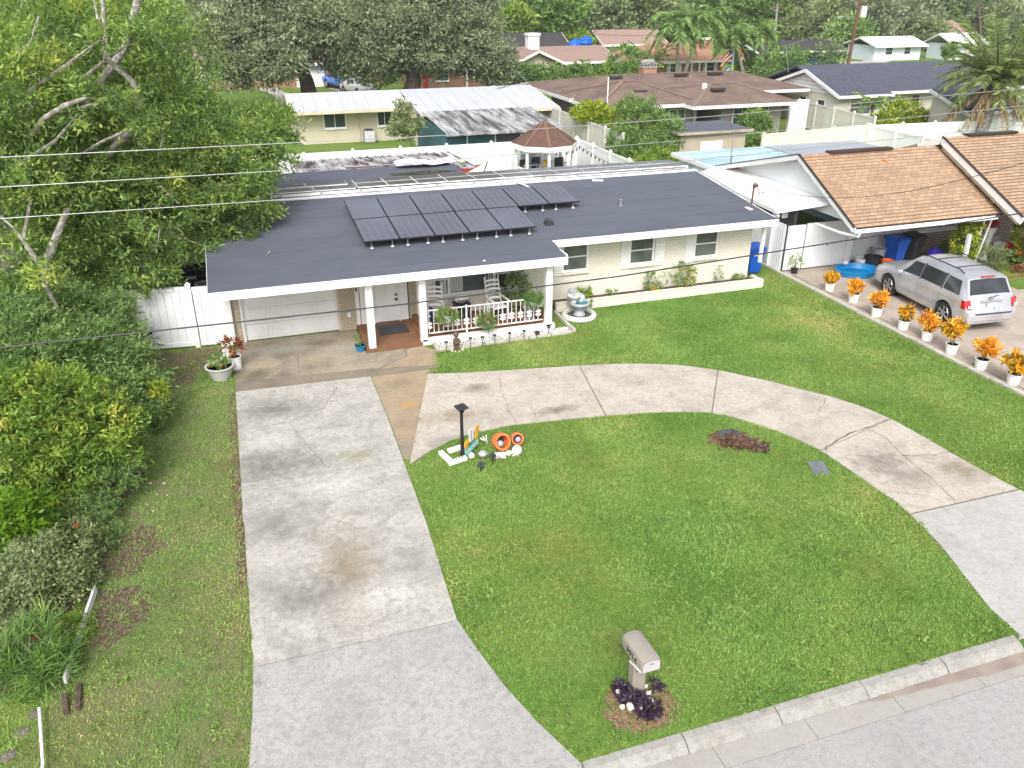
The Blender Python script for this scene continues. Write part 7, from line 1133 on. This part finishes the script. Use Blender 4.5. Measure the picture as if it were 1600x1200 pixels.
# palms
def frond(mb,base,az,L,rise,droop,leaf,nl,ll):
    pts=[];P=[];D=[]; b=Vector(base); h=Vector((math.cos(az),math.sin(az),0)); s=Vector((-h.y,h.x,0))
    for i in range(9):
        f=i/8; pts.append(b+h*L*(f-.12*f*f*droop)+Vector((0,0,L*(rise*f-droop*f*f))))
    mb.tube(pts,[.035*(1-.85*i/8)*max(1,L/2.5) for i in range(9)],4,False)
    for k in range(nl):
        f=.12+.88*k/nl; i=min(int(f*8),7); p=pts[i].lerp(pts[i+1],f*8-i); tg=(pts[i+1]-pts[i]).normalized(); w_=math.sin(math.pi*min(1,f*.9+.12))
        for sg in(-1,1): P.append(p); D.append(s*sg*.9+tg*.75+Vector((0,0,-.25+rng.normal(0,.12))))
    return P,D,ll
def palm(name,label,base,top,r_,nf,L,leaf,seed,rise=(.3,.9),droop=.9,dry=0,ll=.6,nl=34,lw=.055,group=None):
    t=thing(name,label,'palm tree',base,group); g=random.Random(seed); mb=MB(); mb.tube([base,Vector(base).lerp(Vector(top),.5)+Vector((.1,0,0)),top],[r_*1.25,r_,r_*.85],10); mb.build('trunk',BARK,t,True); rc=MB(); PP=[];DD=[];QQ=[];EE=[]
    for i in range(nf):
        az=2.4*i+g.uniform(-.2,.2); lvl=i/nf; isdry=lvl<dry; ri=(rise[0]+(rise[1]-rise[0])*lvl) if not isdry else -.35; a,b,_=frond(rc,top,az,L*g.uniform(.85,1.1)*(.75 if isdry else 1),ri,droop*(1-.4*lvl) if not isdry else .5,leaf,nl,ll)
        (QQ if isdry else PP).extend(a); (EE if isdry else DD).extend(b)
    rc.build('frond_stem',STEMG,t); PP=np.array([tuple(p) for p in PP]);DD=np.array([tuple(p) for p in DD]); gg=np.random.default_rng(seed); leaves('crown',PP,DD,ll*gg.uniform(.7,1.15,len(PP)),lw,gg.normal(.5,.18,len(PP)),leaf,t)
    if QQ: QQ=np.array([tuple(p) for p in QQ]);EE=np.array([tuple(p) for p in EE]); leaves('dry_fronds',QQ,EE*np.array([.7,.7,1.])-np.array([0,0,.5]),ll*.9,lw,gg.uniform(0,1,len(QQ)),L_DRY,t)
    return t
palm('date_palm','big feathery palm with a dry frond skirt in front of the blue grey roof',(44.6,40.8,0),(45.183,41,4.094),.32,84,3.5,L_DATE,401,(.05,1.7),.8,.17,.6,62,.055)
PGq='queen palms in front of the orange roofed house'
palm('queen_palm','left queen palm with drooping fronds before the orange roof',(46.3,82.5,0),(45.539,82,5.503),.18,20,3.4,L_PALM,402,(.4,1.3),1.25,.0,.9,40,.12,PGq); palm('queen_palm','queen palm with the leaning trunk just right of the left one',(47.0,82.5,0),(47.754,82,5.841),.18,20,3.4,L_PALM,403,(.4,1.3),1.25,.0,.9,40,.12,PGq); palm('queen_palm','left palm of the pair with some dry fronds by the flag pole',(54.5,82,0),(52.302,82,4.536),.18,17,3.0,L_PALM,404,(.3,1.2),1.25,.15,.8,36,.12,PGq); palm('queen_palm','right palm of the pair beside the dark roofed house',(57,82,0),(55.417,82,4.866),.18,17,3.0,L_PALM,405,(.3,1.2),1.25,.1,.8,36,.12,PGq)
palm('sago_palm','low sago palm in front of the chimney house carport',(37.3,84.3,0),(37.3,84.3,.7),.25,34,2.2,L_PALM,406,(.2,1.2),.5,0,.5,26,.10); palm('garden_palm','small fan of palm fronds left of the white shuttered window',(43.346,83,1.693)[:2]+(0,),(43.309,83,2.138),.2,20,2.4,L_PALM,407,(.3,1.3),.5,0,.5,22,.10); palm('small_palm','small palm behind the round croton bush',(43.2,49,0),(43.2,49,1.9),.12,16,1.5,L_PALM,408,(.2,1.1),.7,0,.4,22,.06); palm('young_palm','young palm in front of the right white fence',(42.0,38.0,0),(42.0,38,.5),.1,16,1.4,L_PALM,409,(.3,1.3),.5,0,.35,22,.05)
# shrubs and hedges of the far houses
for i,(wx,wy,wz,q,lf,l) in enumerate([(32.66,83,1.18,0.98,L_MID,'clipped hedge to the right of the chimney house driveway'),(35.15,83,1.1,1.13,L_MID,'clipped light green hedge in front of the chimney house carport'),(38.04,83,1.08,1.13,L_YG,'right end of the clipped hedge before the carport'),(31.1,79,1.11,1.34,L_MID,'round bright hedge nearest the brown hip roof'),(28.84,83,1.47,0.98,L_BUSH,'shrubs below the left window of the chimney house'),(30.56,83,1.36,0.98,L_BUSH,'shrubs below the right window of the chimney house'),(26.81,82,1.8,1.39,L_DARK,'dark bush at the left corner of the chimney house'),(62.16,88,1.29,1.64,L_MID,'bright green bush right of the flag pole'),(64.84,88,1.22,1.79,L_MID,'rounded green bush before the dark roofed house'),(55.68,84,1.09,1,L_YG,'small lime green bush behind the flag pole'),(55.08,80,0.98,1.22,L_MID,'low green bush at the end of the brown roof'),(14.09,82,2.26,2.08,L_BUSH,'dark bush behind the blue pickup'),(68.59,86,1.98,1.89,L_DARK,'dark bush at the foot of the brown pole'),(84.09,84,2.35,0.85,L_BUSH,'round bush under the crooked oak'),(40.63,84,2.51,1.57,L_PALE,'pale flowering shrub at the right end of the pinkish roof'),(39.99,81,1.51,1.37,L_MID,'green bush right of the carport'),(116.99,112,-0.92,1.33,L_BUSH,'bush beside the far right cottage')]):
    bush('far_bush',l,(wx,wy,max(0,wz-q*.9)),q,lf,.4,.17,70,16,500+i,cat='bush')
BG_T=[(-2.56,118,4.95,4,L_MID,'tree peeping between the large left tree and the left oak'),(-3.32,105,3.17,2.31,L_BUSH,'lower bush tree below the gap left of the oak'),(34.42,118,4.49,3.8,L_DARK,'dark tree behind the pale pole'),(38.25,112,4.52,2.28,L_YG,'light green vine covered tree left of the white chimney'),(36.18,112,3.14,2.09,L_MID,'small mid green tree left of the vine covered one'),(44.86,114,5.16,4.25,L_PALE,'bright pale green tree above the pinkish roof'),(46.1,125,5.81,3.81,L_MID,'mid green tree behind the pale one'),(54.27,124,5.33,4.41,L_DARK,'dark broad tree right of the pale green tree'),(57.67,122,3.6,4.14,L_DARK,'dark tree above the right end of the pinkish roof'),(47.27,112,2.31,1.9,L_YG,'small light green tree beside the blue tarpaulin'),(64.25,128,5.58,4.56,L_OLIVE,'olive tree left of the queen palm'),(69.91,130,5.01,4.41,L_DARK,'dark tree directly behind the left queen palm'),(76.89,128,5.95,4.34,L_MID,'green tree between the two palm groups'),(84.25,130,5.36,4.41,L_MID,'tree behind the right palm pair'),(88.43,126,4.95,4.81,L_MID,'rounded tree right of the palm pair'),(87.84,118,3.36,4.5,L_OLIVE,'wide olive green tree left of the brown pole'),(94.69,122,5.49,5.17,L_OLIVE,'tall olive tree behind the brown pole'),(87.9,108,2.48,3.11,L_BUSH,'lower tree at the brown pole'),(99.93,116,4.67,6.09,L_LIVE,'large spreading oak right of the brown pole'),(108.56,118,2.59,5.5,L_LIVE,'right half oak over the far cottages'),(107.7,112,1.94,2.47,L_OLIVE,'small crooked oak in front of the far cottage'),(137.26,140,4.65,5.34,L_DARK,'dark tree above the far cottage roof'),(150.69,145,3.8,5.16,L_DARK,'dark tree beside the double street lamp'),(142.22,130,3.78,4.96,L_OLIVE,'greyish tree in the top right corner'),(136.04,120,1.05,4.07,L_DARK,'dark tree at the right edge behind the big palm'),(29.99,120,6.08,4.27,L_MID,'green tree behind the right oak'),(18.51,120,5.4,4.58,L_MID,'green tree seen between the two oaks'),(93,104,0.44,1.41,L_MID,'little round tree on the far lawn'),(24.41,112,1.81,3.42,L_BUSH,'leafy tree behind the right oak trunk')]
for i,(wx,wy,wz,q,lf,l) in enumerate(BG_T):
    c=Vector((wx,wy,wz)); g=random.Random(i); lob=[(c.x+g.uniform(-.6,.6)*q,c.y+g.uniform(-.5,.5)*q,max(q*.5,c.z+g.uniform(-.7,.6)*q),q*g.uniform(.45,.7)) for _ in range(8)]; tree('background_tree',l,(c.x+g.uniform(-1,1),c.y,0),lob,lf,BARKD,330,22,.62,.30,.28,600+i,'trees behind the far houses',cmin=.6,cmax=1.4,tv=.17)
# the far wood: one mass nobody could count
g=np.random.default_rng(77); LB=[]
for row,(Yd,z_) in enumerate(((150,6),(165,8),(185,10),(215,13))):
    x=-70
    while x<260: LB.append((x,Yd+g.uniform(-6,6),z_*g.uniform(.55,1.1),g.uniform(5,8))); x+=g.uniform(5,8)
P,D,t_=crown_pts(LB,4200,16,seed=78,cmin=.8,cmax=1.9,tv=.2); leaves('forest',P,D,1.2*g.uniform(.6,1.3,len(P)),.6,t_-.05,L_DARK,kind='stuff')
for i,c in enumerate(((148.538,150,-0.697),(152.63,152,-0.869),(89.997,140,0.799))):
    t=thing('pine_tree','tall bare pine trunk in the far wood, '+['left of the pair above the far cottage','right of the pair above the far cottage','behind the right palm pair'][i],'tree',(c[0],c[1],0)); MB().tube([(c[0],c[1],0),(c[0]+1.2,c[1],9),(c[0]+2.2,c[1],20)],[.35,.3,.2],7).build('trunk',M('pine_bark',(.22,.13,.09),.9) if i==0 else bpy.data.materials['pine_bark'],t); crown('c',[(c[0]+2.2,c[1],20,3)],60,16,.7,.2,L_DARK,t,900+i,cmin=.6)
# litter on the left grass
for i,(wx,wy) in enumerate([(-2.622,16.259),(-2.34,16.164),(-2.458,15.747),(-2.257,15.679),(-2.637,15.441),(-2.501,15.159)]): props(MB().rock((wx,wy,.03),.03+.015*(i<2),i,.4).build('pale_scrap',M('pale_scrap_m',(.42,.33,.23),.8) if i==0 else bpy.data.materials['pale_scrap_m']),['pale scrap on the left grass, upper left of the two largest','pale scrap on the left grass, upper right of the two largest','small pale scrap just below the two largest','small pale scrap to the lower right of the two largest','pale crumb left below the other scraps','lowest pale crumb on the left grass'][i],'litter','pale scraps on the left grass')
# ---- thin humid air
hm=bpy.data.materials.new('haze'); hm.use_nodes=True; hn=hm.node_tree; hn.nodes.clear(); ho=hn.nodes.new('ShaderNodeOutputMaterial'); hv=hn.nodes.new('ShaderNodeVolumePrincipled')
hv.inputs['Color'].default_value=(.92,.95,1,1); hv.inputs['Density'].default_value=.00045; hv.inputs['Anisotropy'].default_value=.2; hn.links.new(hv.outputs[0],ho.inputs['Volume'])
MB().box(-520,1220,-420,1520,-1.2,34).build('haze',hm,kind='stuff')
